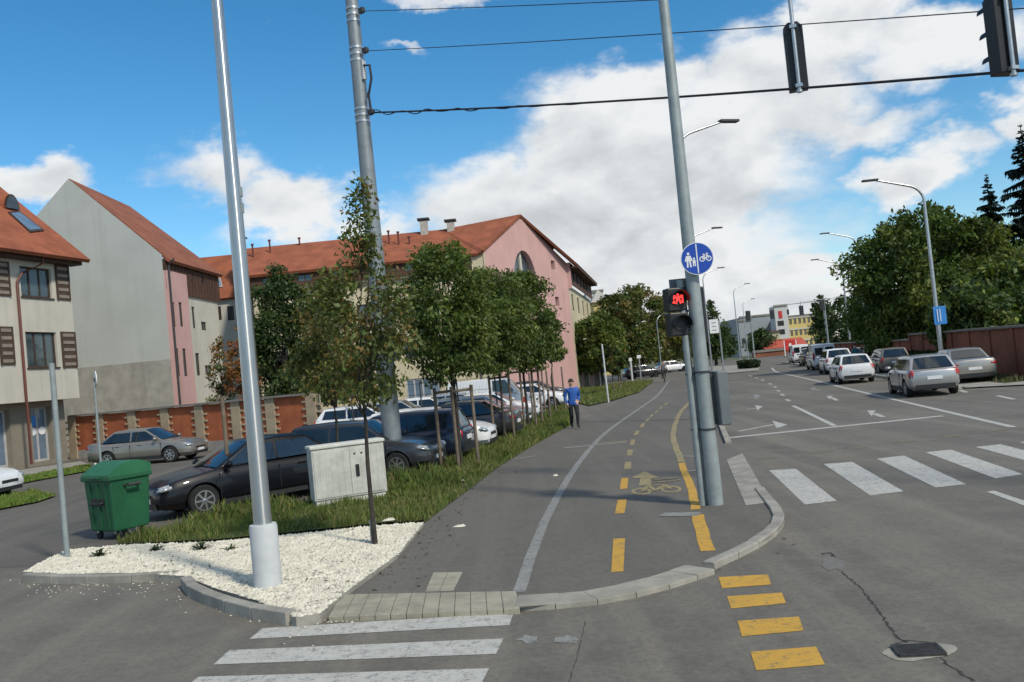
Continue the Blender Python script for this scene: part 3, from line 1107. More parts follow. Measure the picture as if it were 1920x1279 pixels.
# ------------------------------------------------------------------ vegetation
def grass_field(poly, n, rng, hmin, hmax, name, label, z=0.055, tall=None, pal=None, w=0.0075):
    xs = [p[0] for p in poly]
    ys = [p[1] for p in poly]
    X = rng.uniform(min(xs), max(xs), n * 8)
    Y = rng.uniform(min(ys), max(ys), n * 8)
    k = inside_np(X, Y, poly)
    X, Y = X[k], Y[k]
    # tufts: keep blades where a cell noise is high
    cell = np.sin(X * 5.1 + 1.7 * np.sin(Y * 3.3)) * np.cos(Y * 4.7 + 1.3 * np.sin(X * 2.9))
    keep = rng.uniform(0, 1, len(X)) < (0.62 + 0.38 * cell)
    X, Y, cell = X[keep][:n], Y[keep][:n], cell[keep][:n]
    n = len(X)
    h = (hmin + (hmax - hmin) * rng.uniform(0, 1, n) ** 1.6) * (0.8 + 0.35 * cell) * (0.75 + 0.5 * (0.5 + 0.5 * np.sin(X * 0.8 + 2.2 * np.sin(Y * 0.55))))
    if tall is not None:
        for (tx, ty, tr, th) in tall:
            g = np.exp(-((X - tx) ** 2 + (Y - ty) ** 2) / tr ** 2)
            h = h * (1 + g * th * rng.uniform(0.4, 1, n))
    ang = rng.uniform(0, 6.28, n)
    lean = rng.uniform(0.05, 0.55, n) * h
    la = rng.uniform(0, 6.28, n)
    ww = w * rng.uniform(0.6, 1.5, n)
    bx, by = np.cos(ang) * ww, np.sin(ang) * ww
    lx, ly = np.cos(la) * lean, np.sin(la) * lean
    Z = np.full(n, z)
    V = np.zeros((n, 4, 3))
    V[:, 0] = np.stack([X - bx, Y - by, Z - 0.01], 1)
    V[:, 1] = np.stack([X + bx, Y + by, Z - 0.01], 1)
    V[:, 2] = np.stack([X + lx * .45 + bx * .8, Y + ly * .45 + by * .8, Z + h * .65], 1)
    V[:, 3] = np.stack([X + lx, Y + ly, Z + h], 1)
    pal = np.array(pal if pal is not None else [(0.070, 0.105, 0.022), (0.095, 0.125, 0.030), (0.135, 0.130, 0.045), (0.060, 0.092, 0.022), (0.17, 0.145, 0.07)])
    # patches of drier and greener grass
    patch = 0.5 + 0.5 * np.sin(X * 1.3 + 2 * np.sin(Y * 0.9))
    idx = np.where(rng.uniform(0, 1, n) < 0.25 + 0.5 * patch, rng.choice([0, 1, 3], n), rng.choice([1, 2, 4], n, p=[.5, .3, .2]))
    c = pal[idx] * rng.uniform(1.1, 1.85, (n, 1))
    me = np_mesh(name, V, 4, c, M_GRASS)
    o = bpy.data.objects.new(name, me)
    COL.objects.link(o)
    return tag(o, label, 'grass', kind='stuff')


pc = G(755, 915)
pq = G(815, 880)
grass_field(verge_poly, 90000, rng, 0.03, 0.21, 'grass', 'long uneven grass and weeds along the path edge under the young trees',
            tall=[(pc.x, pc.y, 0.8, 1.7), (pq.x, pq.y, 0.7, .7), (-5.6, 17.4, 1.2, 0.5), (-1.4, 22, 1.2, 1.0), (0.2, 28, 1.0, 0.9), (1.0, 33, 1.5, 0.9)])
grass_field(verge2_poly, 9000, rng, 0.08, 0.22, 'grass', 'mown grass patch beside the far end of the path', w=0.03)
grass_field(v3_poly, 7000, rng, 0.06, 0.16, 'grass', 'short grass strip below the cream building', w=0.025,
            pal=[(0.09, 0.15, 0.025), (0.11, 0.16, 0.03), (0.13, 0.16, 0.04), (0.07, 0.12, 0.02), (0.15, 0.15, 0.05)])
grass_field(v4_poly, 4000, rng, 0.06, 0.16, 'grass', 'small grass island beside the white car bonnet', w=0.022,
            pal=[(0.09, 0.15, 0.025), (0.11, 0.16, 0.03), (0.13, 0.16, 0.04), (0.07, 0.12, 0.02), (0.15, 0.15, 0.05)])


def weed(px, py, n, size, label):
    p = G(px, py, GZ)
    r = random.Random(int(px))
    V, C = [], []
    for k in range(n):
        a = r.uniform(0, 6.28)
        L = size * r.uniform(0.4, 1.0)
        e = r.uniform(0.1, 0.8)
        d = Vector((math.cos(a), math.sin(a), 0))
        s = Vector((-d.y, d.x, 0)) * 0.018
        q = Vector((r.gauss(0, 0.03), r.gauss(0, 0.03), 0.005))
        V.append([q, q + d * L * .5 - s + Vector((0, 0, L * e * .8)), q + d * L + Vector((0, 0, L * e * .7)), q + d * L * .5 + s + Vector((0, 0, L * e * .8))])
        g = r.uniform(0.7, 1.2)
        C.append((0.06 * g, 0.085 * g, 0.03 * g))
    me = np_mesh('weed', np.array([[tuple(v) for v in q] for q in V]), 4, np.array(C), M_GRASS)
    o = link('weed', me)
    o.location = p
    tag(o, label, 'weed')
    return o


weed(185, 1043, 40, 0.2, 'small weed tuft in white gravel beside the bare grey post')
weed(295, 1032, 34, 0.16, 'flat dark weed in white gravel in front of the green bin')
weed(378, 1030, 45, 0.2, 'spiky green weed in white gravel between bin and silver lamp post')
weed(432, 1030, 20, 0.12, 'sprawling faint weed in white gravel just beside the spiky green weed')


def tree(name, label, base, H, zb, rad, n, leaf, pal, seed, trunk_r=0.06, shape='round', group=None, bark=None, lean=(0, 0), clump=0.30, nc=None, squash=1.0, ztop_narrow=0.0, gap=0.0):
    r = np.random.default_rng(seed)
    rr = random.Random(seed)
    root = thing(name, label, 'tree', tuple(base), 0, group)
    ch = H - zb

    def radius(t):
        if shape == 'round':
            return rad * math.sqrt(max(0.0, 1 - (2 * t - 0.92) ** 2 / 1.18)) if t < 1 else 0
        if shape == 'cone':
            return rad * (1 - t) ** 0.75 * min(1, 0.35 + t * 5)
        if shape == 'spire':       # broad below, thin leader above
            return rad * (math.sqrt(max(0, 1 - (2.6 * t - 0.85) ** 2)) if t < 0.55 else 0.40 * (1 - t) ** 0.5 + 0.10)
        if shape == 'full':        # dense clipped-looking ball
            return rad * math.sqrt(max(0.0, 1 - abs(2 * t - 0.95) ** 2.6 / 1.1)) if t < 1 else 0
        if shape == 'egg':
            return rad * max(0.0, math.sin(math.pi * min(1, (t * 0.93 + 0.07)) ** 0.75)) ** 0.7
        return rad
    nc = nc or max(24, int(60 * (rad / 1.2)))
    cents = []
    while len(cents) < nc:
        t = rr.uniform(0.02, 0.98)
        R0 = max(radius(t), 0.05)
        a = rr.uniform(0, 2 * math.pi)
        q = math.sqrt(rr.random()) * 0.5 + 0.5 * rr.random() ** 0.4
        wk = 0.45 if shape == 'full' else 1.0
        wob = 1 + wk * (0.22 * math.sin(3 * a + seed) + 0.12 * math.sin(5 * a + 2 * seed + 6 * t))
        R1 = R0 * q * wob * rr.uniform(0.8, 1.12)
        cents.append((R1 * math.cos(a) + lean[0] * t, R1 * math.sin(a) * squash + lean[1] * t, zb + t * ch, R0))
    # wood
    mb = MB()
    pts = [Vector((rr.gauss(0, .008) * k, rr.gauss(0, .008) * k, z)) for k, z in enumerate(np.linspace(-0.05, zb + ch * 0.82, 9))]
    for i, p in enumerate(pts):
        t = max(0, (p.z - zb) / ch)
        p.x += lean[0] * t
        p.y += lean[1] * t
    mb.tube(pts, [trunk_r * (1.25 if i == 0 else 1.0) * (1 - 0.82 * (i / 8) ** 1.3) for i in range(9)], 9)
    limbs = sorted(cents, key=lambda c: rr.random())[:min(26, nc)]
    for c in limbs:
        p1 = Vector(c[:3])
        z0 = max(zb - 0.05 * ch, p1.z - 0.55 * c[3] - 0.1 * ch)
        tt = max(0, (z0 - zb) / ch)
        p0 = Vector((lean[0] * tt, lean[1] * tt, z0))
        mid = p0.lerp(p1, 0.5) + Vector((rr.gauss(0, .03), rr.gauss(0, .03), 0.06 * ch)) * min(1, rad)
        rb = trunk_r * 0.42 * (1 - 0.6 * tt)
        mb.tube([p0, mid, p1], [rb, rb * .6, rb * .22], 5)
    mb.build('trunk', bark or M_BARK, root, smooth=50)
    # foliage
    w_ = np.array([c[3] for c in cents])
    w_ = w_ ** 1.2 / (w_ ** 1.2).sum()
    ci = r.choice(nc, n, p=w_)
    cc = np.array([c[:3] for c in cents])[ci]
    cr = np.array([c[3] for c in cents])[ci]
    off = r.normal(0, 1, (n, 3))
    off /= np.linalg.norm(off, axis=1, keepdims=True)
    off *= (r.uniform(0, 1, (n, 1)) ** 0.55) * (clump * (0.35 * rad + 0.65 * cr))[:, None] * 1.3
    off[:, 2] *= 0.8
    P = cc + off
    # leaf frames: hang outwards and slightly down
    out = P - np.array([lean[0] * 0.5, lean[1] * 0.5, zb + ch * 0.45])
    out /= np.linalg.norm(out, axis=1, keepdims=True) + 1e-6
    ax = out * 0.5 + r.normal(0, 0.6, (n, 3)) + np.array([0, 0, -0.35])
    ax /= np.linalg.norm(ax, axis=1, keepdims=True)
    sd = np.cross(ax, r.normal(0, 1, (n, 3)))
    sd /= np.linalg.norm(sd, axis=1, keepdims=True) + 1e-6
    L = leaf * r.uniform(0.6, 1.35, (n, 1))
    V = np.zeros((n, 4, 3))
    V[:, 0] = P - ax * L * 0.5
    V[:, 1] = P + sd * L * 0.27
    V[:, 2] = P + ax * L * 0.6
    V[:, 3] = P - sd * L * 0.27
    pal = np.array(pal)
    cidx = r.integers(0, len(pal), nc)
    pick = np.where(r.uniform(0, 1, n) < 0.7, cidx[ci], r.integers(0, len(pal), n))
    cb = r.uniform(0.72, 1.25, nc)[ci]
    col = pal[pick] * np.array([1.16, 1.08, 0.82]) * cb[:, None] * r.uniform(1.1, 1.85, (n, 1))
    me = np_mesh('crown', V, 4, col, M_LEAF)
    o = link('crown', me, None, root)
    return root


GRN = [(0.052, 0.082, 0.022), (0.064, 0.098, 0.026), (0.042, 0.068, 0.020), (0.082, 0.108, 0.030), (0.046, 0.076, 0.022)]
DARK = [(0.022, 0.042, 0.016), (0.028, 0.052, 0.018), (0.018, 0.034, 0.014), (0.040, 0.062, 0.02)]
OLIV = [(0.066, 0.082, 0.024), (0.052, 0.076, 0.022), (0.085, 0.082, 0.026), (0.044, 0.064, 0.020), (0.075, 0.080, 0.026), (0.10, 0.070, 0.028)]
AUT = [(0.070, 0.088, 0.028), (0.055, 0.080, 0.026), (0.100, 0.074, 0.030), (0.045, 0.066, 0.022), (0.060, 0.084, 0.028), (0.050, 0.074, 0.024)]
RUSTY = [(0.17, 0.065, 0.028), (0.13, 0.055, 0.025), (0.20, 0.10, 0.035), (0.08, 0.06, 0.022)]
BIGG = [(0.048, 0.082, 0.020), (0.060, 0.096, 0.024), (0.036, 0.064, 0.018), (0.085, 0.110, 0.026), (0.030, 0.054, 0.016)]
YELG = [(0.095, 0.095, 0.022), (0.070, 0.082, 0.020), (0.12, 0.10, 0.024), (0.05, 0.066, 0.02)]

g0 = G(703, 1020, 0.1)
tree('young_tree', 'tall thin young tree with browning sparse leaves rising from the white gravel', g0, 5.35, 2.0, 0.74, 5200, 0.082, AUT, 11, 0.035, 'spire', 'young street trees along the path', M_BARKD, lean=(0.26, 0), clump=0.36, nc=110)
g1 = G(640, 925)
tree('young_tree', 'young tree with olive yellowing leaves behind the grey utility cabinet', g1, 4.9, 2.15, 0.86, 4600, 0.10, OLIV, 12, 0.04, 'egg', 'young street trees along the path', M_BARKD, clump=0.34, nc=70)
g2 = G(866, 884)
tree('young_tree', 'dense dark green round young tree tied between wooden stakes beside parked cars', g2, 5.75, 2.15, 1.20, 16000, 0.11, GRN, 13, 0.055, 'full', 'young street trees along the path', M_BARKD, clump=0.27, nc=170)
g3 = G(948, 832)
tree('young_tree', 'green young tree between the staked round tree and the tree by the walker', g3, 5.7, 2.3, 1.15, 12000, 0.12, GRN, 14, 0.05, 'full', 'young street trees along the path', M_BARKD, clump=0.27, nc=140)
g4 = G(992, 806)
tree('young_tree', 'leafy dark young tree on several stakes nearest the walker in blue', g4, 6.1, 2.3, 1.40, 17000, 0.13, DARK[1:2] + GRN, 15, 0.06, 'full', 'young street trees along the path', M_BARKD, clump=0.25, nc=170)
g5 = G(1042, 775)
tree('young_tree', 'slender green young tree behind the walker in blue', g5, 5.2, 2.6, 0.9, 4500, 0.15, GRN, 16, 0.05, 'egg', 'young street trees along the path', M_BARKD)


# trees behind the brick fence
tree('yard_tree', 'broad dark evergreen tree behind the orange brick fence', D(545, 770, 46) * Vector((1, 1, 0)) if False else Vector((D(545, 770, 46).x, 46, 0)), 9.2, 0.9, 2.1, 16000, 0.20, DARK, 21, 0.14, 'egg', None, M_BARKD, clump=0.26, nc=130)
tree('yard_tree', 'olive green tree beside the dark evergreen behind the fence', Vector((D(630, 770, 47).x, 47, 0)), 8.2, 1.4, 1.8, 9000, 0.20, OLIV + DARK, 22, 0.12, 'egg', None, M_BARKD)
tree('yard_tree', 'rust brown thin tree behind the fence next to the silver lamp post', Vector((D(462, 770, 44).x, 44, 0)), 5.9, 1.6, 0.8, 2600, 0.17, RUSTY, 23, 0.06, 'egg', None, M_BARKD, clump=0.4)
tree('yard_tree', 'sparse yellow brown tree in front of the white bay of the grey building', Vector((D(420, 770, 45).x, 45, 0)), 5.6, 1.8, 0.65, 1300, 0.15, RUSTY + AUT, 24, 0.05, 'egg', None, M_BARKD, clump=0.45)

# far trees on the left beyond the pink gable
for i, (px, Y, H, rad, pal, lab) in enumerate([
        (1128, 78, 6.6, 2.5, GRN, 'low green tree right beside the pink gabled house'),
        (1160, 92, 9.0, 3.2, DARK + OLIV, 'dark olive street tree behind the pale leaning post'),
        (1205, 100, 10.6, 3.6, GRN + OLIV, 'tallest domed street tree beyond the pink gabled house'),
        (1255, 112, 9.8, 3.4, OLIV + YELG, 'yellowing street tree nearest the red pedestrian signal'),
        (1285, 126, 7.5, 3.0, YELG, 'low golden street tree behind the red pedestrian signal')]):
    tree('street_tree', lab, Vector((D(px, 690, Y).x, Y, 0)), H, 1.5, rad, 9000, 0.36, pal, 31 + i, 0.16, 'round', 'street trees lining the far path', M_BARKD, clump=0.24, nc=90)
for i, (px, Y, H, lab) in enumerate([(1148, 62, 3.6, 'thin staked sapling beside the pale leaning post'), (1160, 66, 3.4, 'small dark staked sapling in the far grass patch')]):
    tree('sapling', lab, Vector((D(px, 700, Y).x, Y, 0.05)), H, 1.2, 0.62, 2200, 0.2, DARK + OLIV, 41 + i, 0.05, 'egg', 'saplings in the far grass', M_STAKE)

# right hand trees behind the wall
for i, (px, Y, H, rad, n, pal, lab) in enumerate([
        (1700, 61, 9.9, 3.8, 19000, BIGG, 'big leafy tree behind the brick wall, first where the wall recedes'),
        (1750, 60, 10.8, 3.9, 20000, BIGG, 'broad dark green tree directly behind the curved lamp post'),
        (1800, 58, 9.6, 3.6, 20000, BIGG + YELG[1:2], 'tall spreading tree behind the wall below the smaller spruce'),
        (1895, 50, 5.6, 2.6, 11000, DARK + BIGG, 'lower dark tree behind the wall under the taller spruce'),
        (1634, 92, 8.6, 2.2, 7000, DARK, 'dark tree at the far end of the brick wall'),
        (1700, 66, 5.4, 2.6, 7000, DARK, 'dark bushy shrub tree between the big trees and the wall'),
        (1830, 46, 4.4, 2.0, 7000, DARK + BIGG, 'low bushy tree rising just above the near wall coping')]):
    tree('park_tree', lab, Vector((D(px, 640, Y).x, Y, 0)), H, 1.0, rad, n, 0.30, pal, 51 + i, 0.2, 'round', 'trees behind the brick wall', M_BARKD, clump=0.24, nc=120)
for i, (px, Y, H, rad, lab) in enumerate([(1340, 128, 9.5, 2.4, 'ragged dark street tree behind the white box sign'), (1352, 150, 6.0, 2.4, 'low dark tree past the white box sign'), (1548, 140, 9.5, 2.2, 'thin far tree behind the far signals'), (1590, 120, 8, 2.6, 'far dark tree past the wall end'), (1430, 175, 5.5, 3.0, 'small far tree before the grey hall')]):
    tree('street_tree', lab, Vector((D(px, 650, Y).x, Y, 0)), H, 1.0, rad, 3600, 0.45, DARK, 71 + i, 0.2, 'egg', 'far street trees', M_BARKD, clump=0.3)


def spruce(label, x, y, H, rad, seed, n_wh=26):
    r = np.random.default_rng(seed)
    root = thing('spruce_tree', label, 'tree', (x, y, 0))
    mb = MB()
    mb.tube([(0, 0, -.05), (0.03, 0, H * .5), (0, 0, H)], [0.22, 0.12, 0.015], 8)
    br = []
    for k in range(n_wh):
        t = k / (n_wh - 1)
        z = 1.2 + (H - 1.5) * t
        L = rad * (1 - t) ** 0.85 + 0.12
        for j in range(11):
            a = r.uniform(0, 6.28)
            l = L * r.uniform(0.45, 1.15)
            d = np.array([math.cos(a), math.sin(a), 0])
            p0 = np.array([0, 0, min(z + r.uniform(-.35, .35), H - .15)])
            p1 = p0 + d * l * 0.55 + np.array([0, 0, r.uniform(-.28, -.02) * l])
            p2 = p0 + d * l + np.array([0, 0, -0.22 * l + 0.05])
            br.append((p0, p1, p2, l))
            if j < 4:
                mb.tube([p0, p1, p2], [0.03, 0.02, 0.008], 4)
    mb.build('trunk', M_BARKD, root, smooth=50)
    Vs, Cs = [], []
    for (p0, p1, p2, l) in br:
        m = int(90 * l / rad * 2 + 24)
        s = r.uniform(0.12, 1, m)
        q = np.where((s < .55)[:, None], p0 + (p1 - p0) * (s / .55)[:, None], p1 + (p2 - p1) * ((s - .55) / .45)[:, None])
        side = np.cross((p2 - p0), [0, 0, 1.0])
        side /= np.linalg.norm(side) + 1e-6
        sg = r.choice([-1, 1], m)[:, None]
        ln = r.uniform(0.18, 0.5, (m, 1)) * min(1, l)
        e = q + side * sg * ln + (p2 - p0) * 0.12 + np.array([0, 0, -1]) * ln * r.uniform(0.2, 0.9, (m, 1))
        wv = (p2 - p0) / (np.linalg.norm(p2 - p0) + 1e-6) * 0.075
        V = np.stack([q - wv, q + wv, e + wv * .3, e - wv * .3], 1)
        Vs.append(V)
        Cs.append(np.array([(0.016, 0.030, 0.020)]) * r.uniform(0.6, 1.5, (m, 1)))
    me = np_mesh('crown', np.concatenate(Vs), 4, np.concatenate(Cs), M_LEAF)
    link('crown', me, None, root)


p = D(1880, 600, 66)
spruce('smaller spruce standing behind the leafy trees and brick wall', p.x, 66, 13.6, 2.9, 81, 30)
p = D(1955, 600, 62)
spruce('taller dark spruce rising beside the smaller spruce', p.x, 62, 16.2, 3.6, 82, 36)

# clipped hedges
def hedge(label, pts, h, wd, n, seed):
    r = np.random.default_rng(seed)
    root = thing('hedge', label, 'hedge', (pts[0][0], pts[0][1], 0))
    o0 = np.array([pts[0][0], pts[0][1]])
    a, b = np.array([pts[0][0], pts[0][1]]), np.array([pts[1][0], pts[1][1]])
    d = (b - a) / np.linalg.norm(b - a)
    nn = np.array([d[1], -d[0]])
    t = r.uniform(0, 1, n)
    Z = h * r.uniform(0, 1, n) ** 0.6
    XY = a + (b - a) * t[:, None] + nn * r.uniform(-wd / 2, wd / 2, (n, 1)) - o0
    P = np.column_stack([XY, Z + 0.06 * np.sin(t * 40)])
    ax = r.normal(0, 1, (n, 3))
    ax /= np.linalg.norm(ax, axis=1, keepdims=True)
    sd = np.cross(ax, r.normal(0, 1, (n, 3)))
    sd /= np.linalg.norm(sd, axis=1, keepdims=True)
    L = 0.16
    V = np.stack([P - ax * L, P + sd * L * .6, P + ax * L, P - sd * L * .6], 1)
    pal = np.array(DARK)
    me = np_mesh('foliage', V, 4, pal[r.integers(0, 4, n)] * r.uniform(.7, 1.3, (n, 1)), M_LEAF)
    link('foliage', me, None, root)
    mb = MB()
    for k in range(14):
        q = a + (b - a) * (k + .5) / 14 - o0
        mb.tube([(q[0], q[1], -.05), (q[0] + rnd.uniform(-.1, .1), q[1], h * .8)], [0.02, 0.01], 5)
    mb.build('stem', M_BARKD, root)


h0 = D(1775, 690, 44)
h1 = D(1690, 660, 58)
hedge('dark clipped hedge along the foot of the brick wall behind the cars', [(h0.x, 44), (h1.x, 58)], 1.05, 1.0, 5000, 91)
h0 = G(1392, 692)
h1 = G(1417, 691)
hedge('low dark planter hedge on the traffic island ahead', [(h0.x, h0.y), (h1.x, h1.y)], 0.85, 1.2, 1500, 92)


# ------------------------------------------------------------------ buildings
def PV(px, py, O, U):
    """survey: where a photo pixel falls on a vertical wall plane -> (along, height)"""
    d = ray(px, py)
    N = Vector((U.y, -U.x))
    t = (O.x * N.x + O.y * N.y) / (d.x * N.x + d.y * N.y)
    P = Vector((d.x * t, d.y * t))
    return (P - O).dot(U), CAM_H + d.z * t


class Wall:
    def __init__(s, root, O, U):
        s.root, s.O, s.U = root, Vector(O), Vector(U).normalized()
        s.N = Vector((s.U.y, -s.U.x))
        s.off = root.location

    def P(s, a, b, c=0.0):
        q = s.O + s.U * a + s.N * c
        return Vector((q.x, q.y, b))

    def px(s, x, y):
        return PV(x, y, s.O, s.U)

    def rect(s, x0, y0, x1, y1):
        a0, b1 = s.px(x0, y0)
        a1, b0 = s.px(x1, y1)
        return min(a0, a1), max(a0, a1), min(b0, b1), max(b0, b1)

    def build(s, mb, name, m, parent=None, **kw):
        me_o = mb.build(name, m, None, **kw)
        for v in me_o.data.vertices:
            v.co -= s.off
        me_o.parent = parent or s.root
        return me_o

    def bx(s, mb, a0, a1, b0, b1, c0, c1):
        vs = [s.P(a, b, c) for b in (b0, b1) for (a, c) in ((a0, c0), (a1, c0), (a1, c1), (a0, c1))]
        mb.add(vs, [(3, 2, 1, 0), (4, 5, 6, 7), (0, 1, 5, 4), (1, 2, 6, 5), (2, 3, 7, 6), (3, 0, 4, 7)])

    def face(s, a0, a1, b0, b1, opens, m, name='wall', depth=0.16, c=0.0):
        A_ = sorted({a0, a1} | {min(max(o[i], a0), a1) for o in opens for i in (0, 1)})
        B_ = sorted({b0, b1} | {min(max(o[i], b0), b1) for o in opens for i in (2, 3)})
        mb = MB()
        for i in range(len(A_) - 1):
            for j in range(len(B_) - 1):
                ca, cb = (A_[i] + A_[i + 1]) / 2, (B_[j] + B_[j + 1]) / 2
                if any(o[0] < ca < o[1] and o[2] < cb < o[3] for o in opens):
                    continue
                mb.face([s.P(A_[i], B_[j], c), s.P(A_[i + 1], B_[j], c), s.P(A_[i + 1], B_[j + 1], c), s.P(A_[i], B_[j + 1], c)])
        for (x0, x1, y0, y1) in opens:
            for (p, q) in (((x0, y0), (x1, y0)), ((x1, y0), (x1, y1)), ((x1, y1), (x0, y1)), ((x0, y1), (x0, y0))):
                mb.face([s.P(p[0], p[1], c), s.P(q[0], q[1], c), s.P(q[0], q[1], c - depth), s.P(p[0], p[1], c - depth)])
        return s.build(mb, name, m)

    def window(s, o, fm, gm, mull=(1, 0), depth=0.13, fw=0.07, c=0.0, sill=None, name='window'):
        a0, a1, b0, b1 = o
        mb = MB()
        cz, c1 = c - depth, c - depth + 0.05
        s.bx(mb, a0, a1, b0, b0 + fw, cz, c1)
        s.bx(mb, a0, a1, b1 - fw, b1, cz, c1)
        s.bx(mb, a0, a0 + fw, b0 + fw, b1 - fw, cz, c1)
        s.bx(mb, a1 - fw, a1, b0 + fw, b1 - fw, cz, c1)
        for k in range(mull[0]):
            q = a0 + (a1 - a0) * (k + 1) / (mull[0] + 1)
            s.bx(mb, q - fw / 2, q + fw / 2, b0 + fw, b1 - fw, cz, c1 - .005)
        for k in range(mull[1]):
            q = b0 + (b1 - b0) * (k + 1) / (mull[1] + 1)
            s.bx(mb, a0 + fw, a1 - fw, q - fw / 2, q + fw / 2, cz, c1 - .008)
        f = s.build(mb, name, fm)
        np_ = mull[0] + 1
        for k in range(np_):
            q0, q1 = a0 + (a1 - a0) * k / np_, a0 + (a1 - a0) * (k + 1) / np_
            mb = MB()
            cc = cz + 0.012
            mb.face([s.P(q0 + .02, b0 + .02, cc), s.P(q1 - .02, b0 + .02, cc), s.P(q1 - .02, b1 - .02, cc), s.P(q0 + .02, b1 - .02, cc)])
            s.build(mb, 'pane', gm, f)
        if sill:
            mb = MB()
            s.bx(mb, a0 - .06, a1 + .06, b0 - .06, b0 - 0.003, c - 0.05, c + 0.07)
            s.build(mb, 'sill', sill, f)
        return f


def slab(root, pts, th, name, m, parent=None, dirv=None):
    """solid sheet (roof slope) from a planar polygon with thickness"""
    P = [Vector(p) for p in pts]
    n = (P[1] - P[0]).cross(P[2] - P[0]).normalized()
    if n.z < 0:
        n = -n
    mb = MB()
    k = len(P)
    vs = P + [p - n * th for p in P]
    fs = [tuple(range(k)), tuple(range(2 * k - 1, k - 1, -1))] + [(i, (i + 1) % k, k + (i + 1) % k, k + i) for i in range(k)]
    mb.add(vs, fs)
    o = mb.build(name, m, None)
    for v in o.data.vertices:
        v.co -= root.location
    o.parent = parent or root
    return o


V2 = lambda p: Vector((p[0], p[1]))
V3 = lambda p, z: Vector((p[0], p[1], z))

# ---- A: cream building with shutters
a_l, a_r = V2(G(-75, 899)), V2(G(128, 864))
bA = thing('apartment_building', 'cream apartment house with brown slatted shutters, red roof and recessed glass shopfront', 'building', (a_r.x, a_r.y, 0))
wA = Wall(bA, a_l, a_r - a_l)
LA = (a_r - a_l).length
EA = 9.55
# ground floor
og = [wA.rect(-40, 760, 26, 880), wA.rect(57, 760, 103, 868)]
og = [(o[0], o[1], 0.18, 2.75) for o in og]
zg = 3.02
wA.face(0, LA, 0, zg, og, M_BASE, depth=0.35)
for i, o in enumerate(og):
    f = wA.window(o, M_WINW, M_SHOPG, mull=(1, 0), depth=0.34, fw=0.10, name='shop_door')
    if i == 1:
        for k, (u_, r0) in enumerate(((0.28, 0.24), (0.75, 0.24), (0.30, 0.34))):
            mb = MB()
            aa = o[0] + (o[1] - o[0]) * u_
            zz = 1.62 if k < 2 else 2.1
            mb.face([wA.P(aa + r0 * math.cos(q * .4488), zz + r0 * .8 * math.sin(q * .4488), -0.345 + .04 + k * .002) for q in range(14)])
            wA.build(mb, 'sticker', M_SIGNW if k < 2 else M_SIGNLB, f)
# overhanging upper storeys
OV = 0.85
wU = Wall(bA, a_l + wA.N * OV, wA.U)
LU = LA + 0.12
win = []
for (x0, y0, x1, y1) in [(36, 498, 99, 560), (47, 622, 110, 688), (-75, 474, -18, 548), (-70, 600, -8, 672)]:
    win.append(wU.rect(x0, y0, x1, y1))
wU.face(0, LU, zg, EA, win, M_CREAM, depth=0.2)
for o in win:
    wU.window(o, M_WINF, M_WGLASS, mull=(2, 0), depth=0.17, fw=0.085, sill=M_WINF)
# underside, end wall, back
mb = MB()
mb.face([wU.P(0, zg, 0), wU.P(LU, zg, 0), wU.P(LU, zg, -9), wU.P(0, zg, -9)])
mb.face([wU.P(LU, zg, 0), wU.P(LU, EA, 0), wU.P(LU, EA, -11), wU.P(LU, zg, -11)])
mb.face([wA.P(LA, 0, 0), wA.P(LA, zg, 0), wA.P(LA, zg, -10), wA.P(LA, 0, -10)])
mb.face([wU.P(LU, EA, 0), wU.P(LU, EA, -11), wU.P(LU, EA + 4.5, -5.5)])
wU.build(mb, 'wall', M_CREAM)
# shutters: frame and each slat
for (x0, y0, x1, y1) in [(101, 496, 131, 564), (112, 622, 144, 689), (-15, 488, 19, 556), (-5, 612, 27, 684)]:
    a0, a1, b0, b1 = wU.rect(x0, y0, x1, y1)
    mb = MB()
    wU.bx(mb, a0, a1, b0, b1, 0.02, 0.05)
    wU.bx(mb, a0, a0 + .09, b0, b1, 0.05, 0.09)
    wU.bx(mb, a1 - .09, a1, b0, b1, 0.05, 0.09)
    sh = wU.build(mb, 'shutter', M_WOOD2)
    for k in range(5):
        q = b0 + (b1 - b0) * (k + 0.5) / 5
        mb = MB()
        wU.bx(mb, a0 + .10, a1 - .10, q - 0.075, q + 0.075, 0.05, 0.075)
        wU.build(mb, 'slat', M_SLAT, sh)
# downpipe
pts = [wU.P(wU.px(28, 520)[0], z, 0.10) for z in (0.25, 2.9, 3.3, 6.5, 8.6)]
a_ = wU.px(28, 520)[0]
dp = MB()
dp.tube([wU.P(a_, 0.2, .10 - .0), wU.P(a_, 8.5, .10), wU.P(a_ + .25, 8.9, .18), wU.P(a_ + 1.1, 9.35, .55), wU.P(a_ + 1.15, 9.75, .62)], 0.06, 8)
wU.build(dp, 'downpipe', M_PIPE, smooth=40)
# dark eave board and roof
mb = MB()
wU.bx(mb, -0.2, LU + .25, EA - 0.02, EA + 0.28, -0.1, 0.55)
wU.build(mb, 'eave_board', M_WOOD2)
RZ = 15.9
e0, e1 = wU.P(-1, EA + .22, 0.95), wU.P(LU + .38, EA + .22, 0.95)
r0_, r1_ = wU.P(-1, RZ, -6.0), wU.P(LU + .38, RZ, -6.0)
roofA = slab(bA, [e0, e1, r1_, r0_], 0.18, 'roof', M_TILE)
slab(bA, [wU.P(-1, EA, -13), wU.P(LU + .38, EA, -13), r1_, r0_], 0.18, 'roof', M_TILE)


def on_roof(e0, r0, U3, px, py):
    """survey on a roof slope"""
    sl = (r0 - e0)
    n = U3.cross(sl).normalized()
    d = ray(px, py)
    C = Vector((0, 0, CAM_H))
    t = (e0 - C).dot(n) / d.dot(n)
    return C + d * t, n if n.z > 0 else -n


U3 = Vector((wU.U.x, wU.U.y, 0))


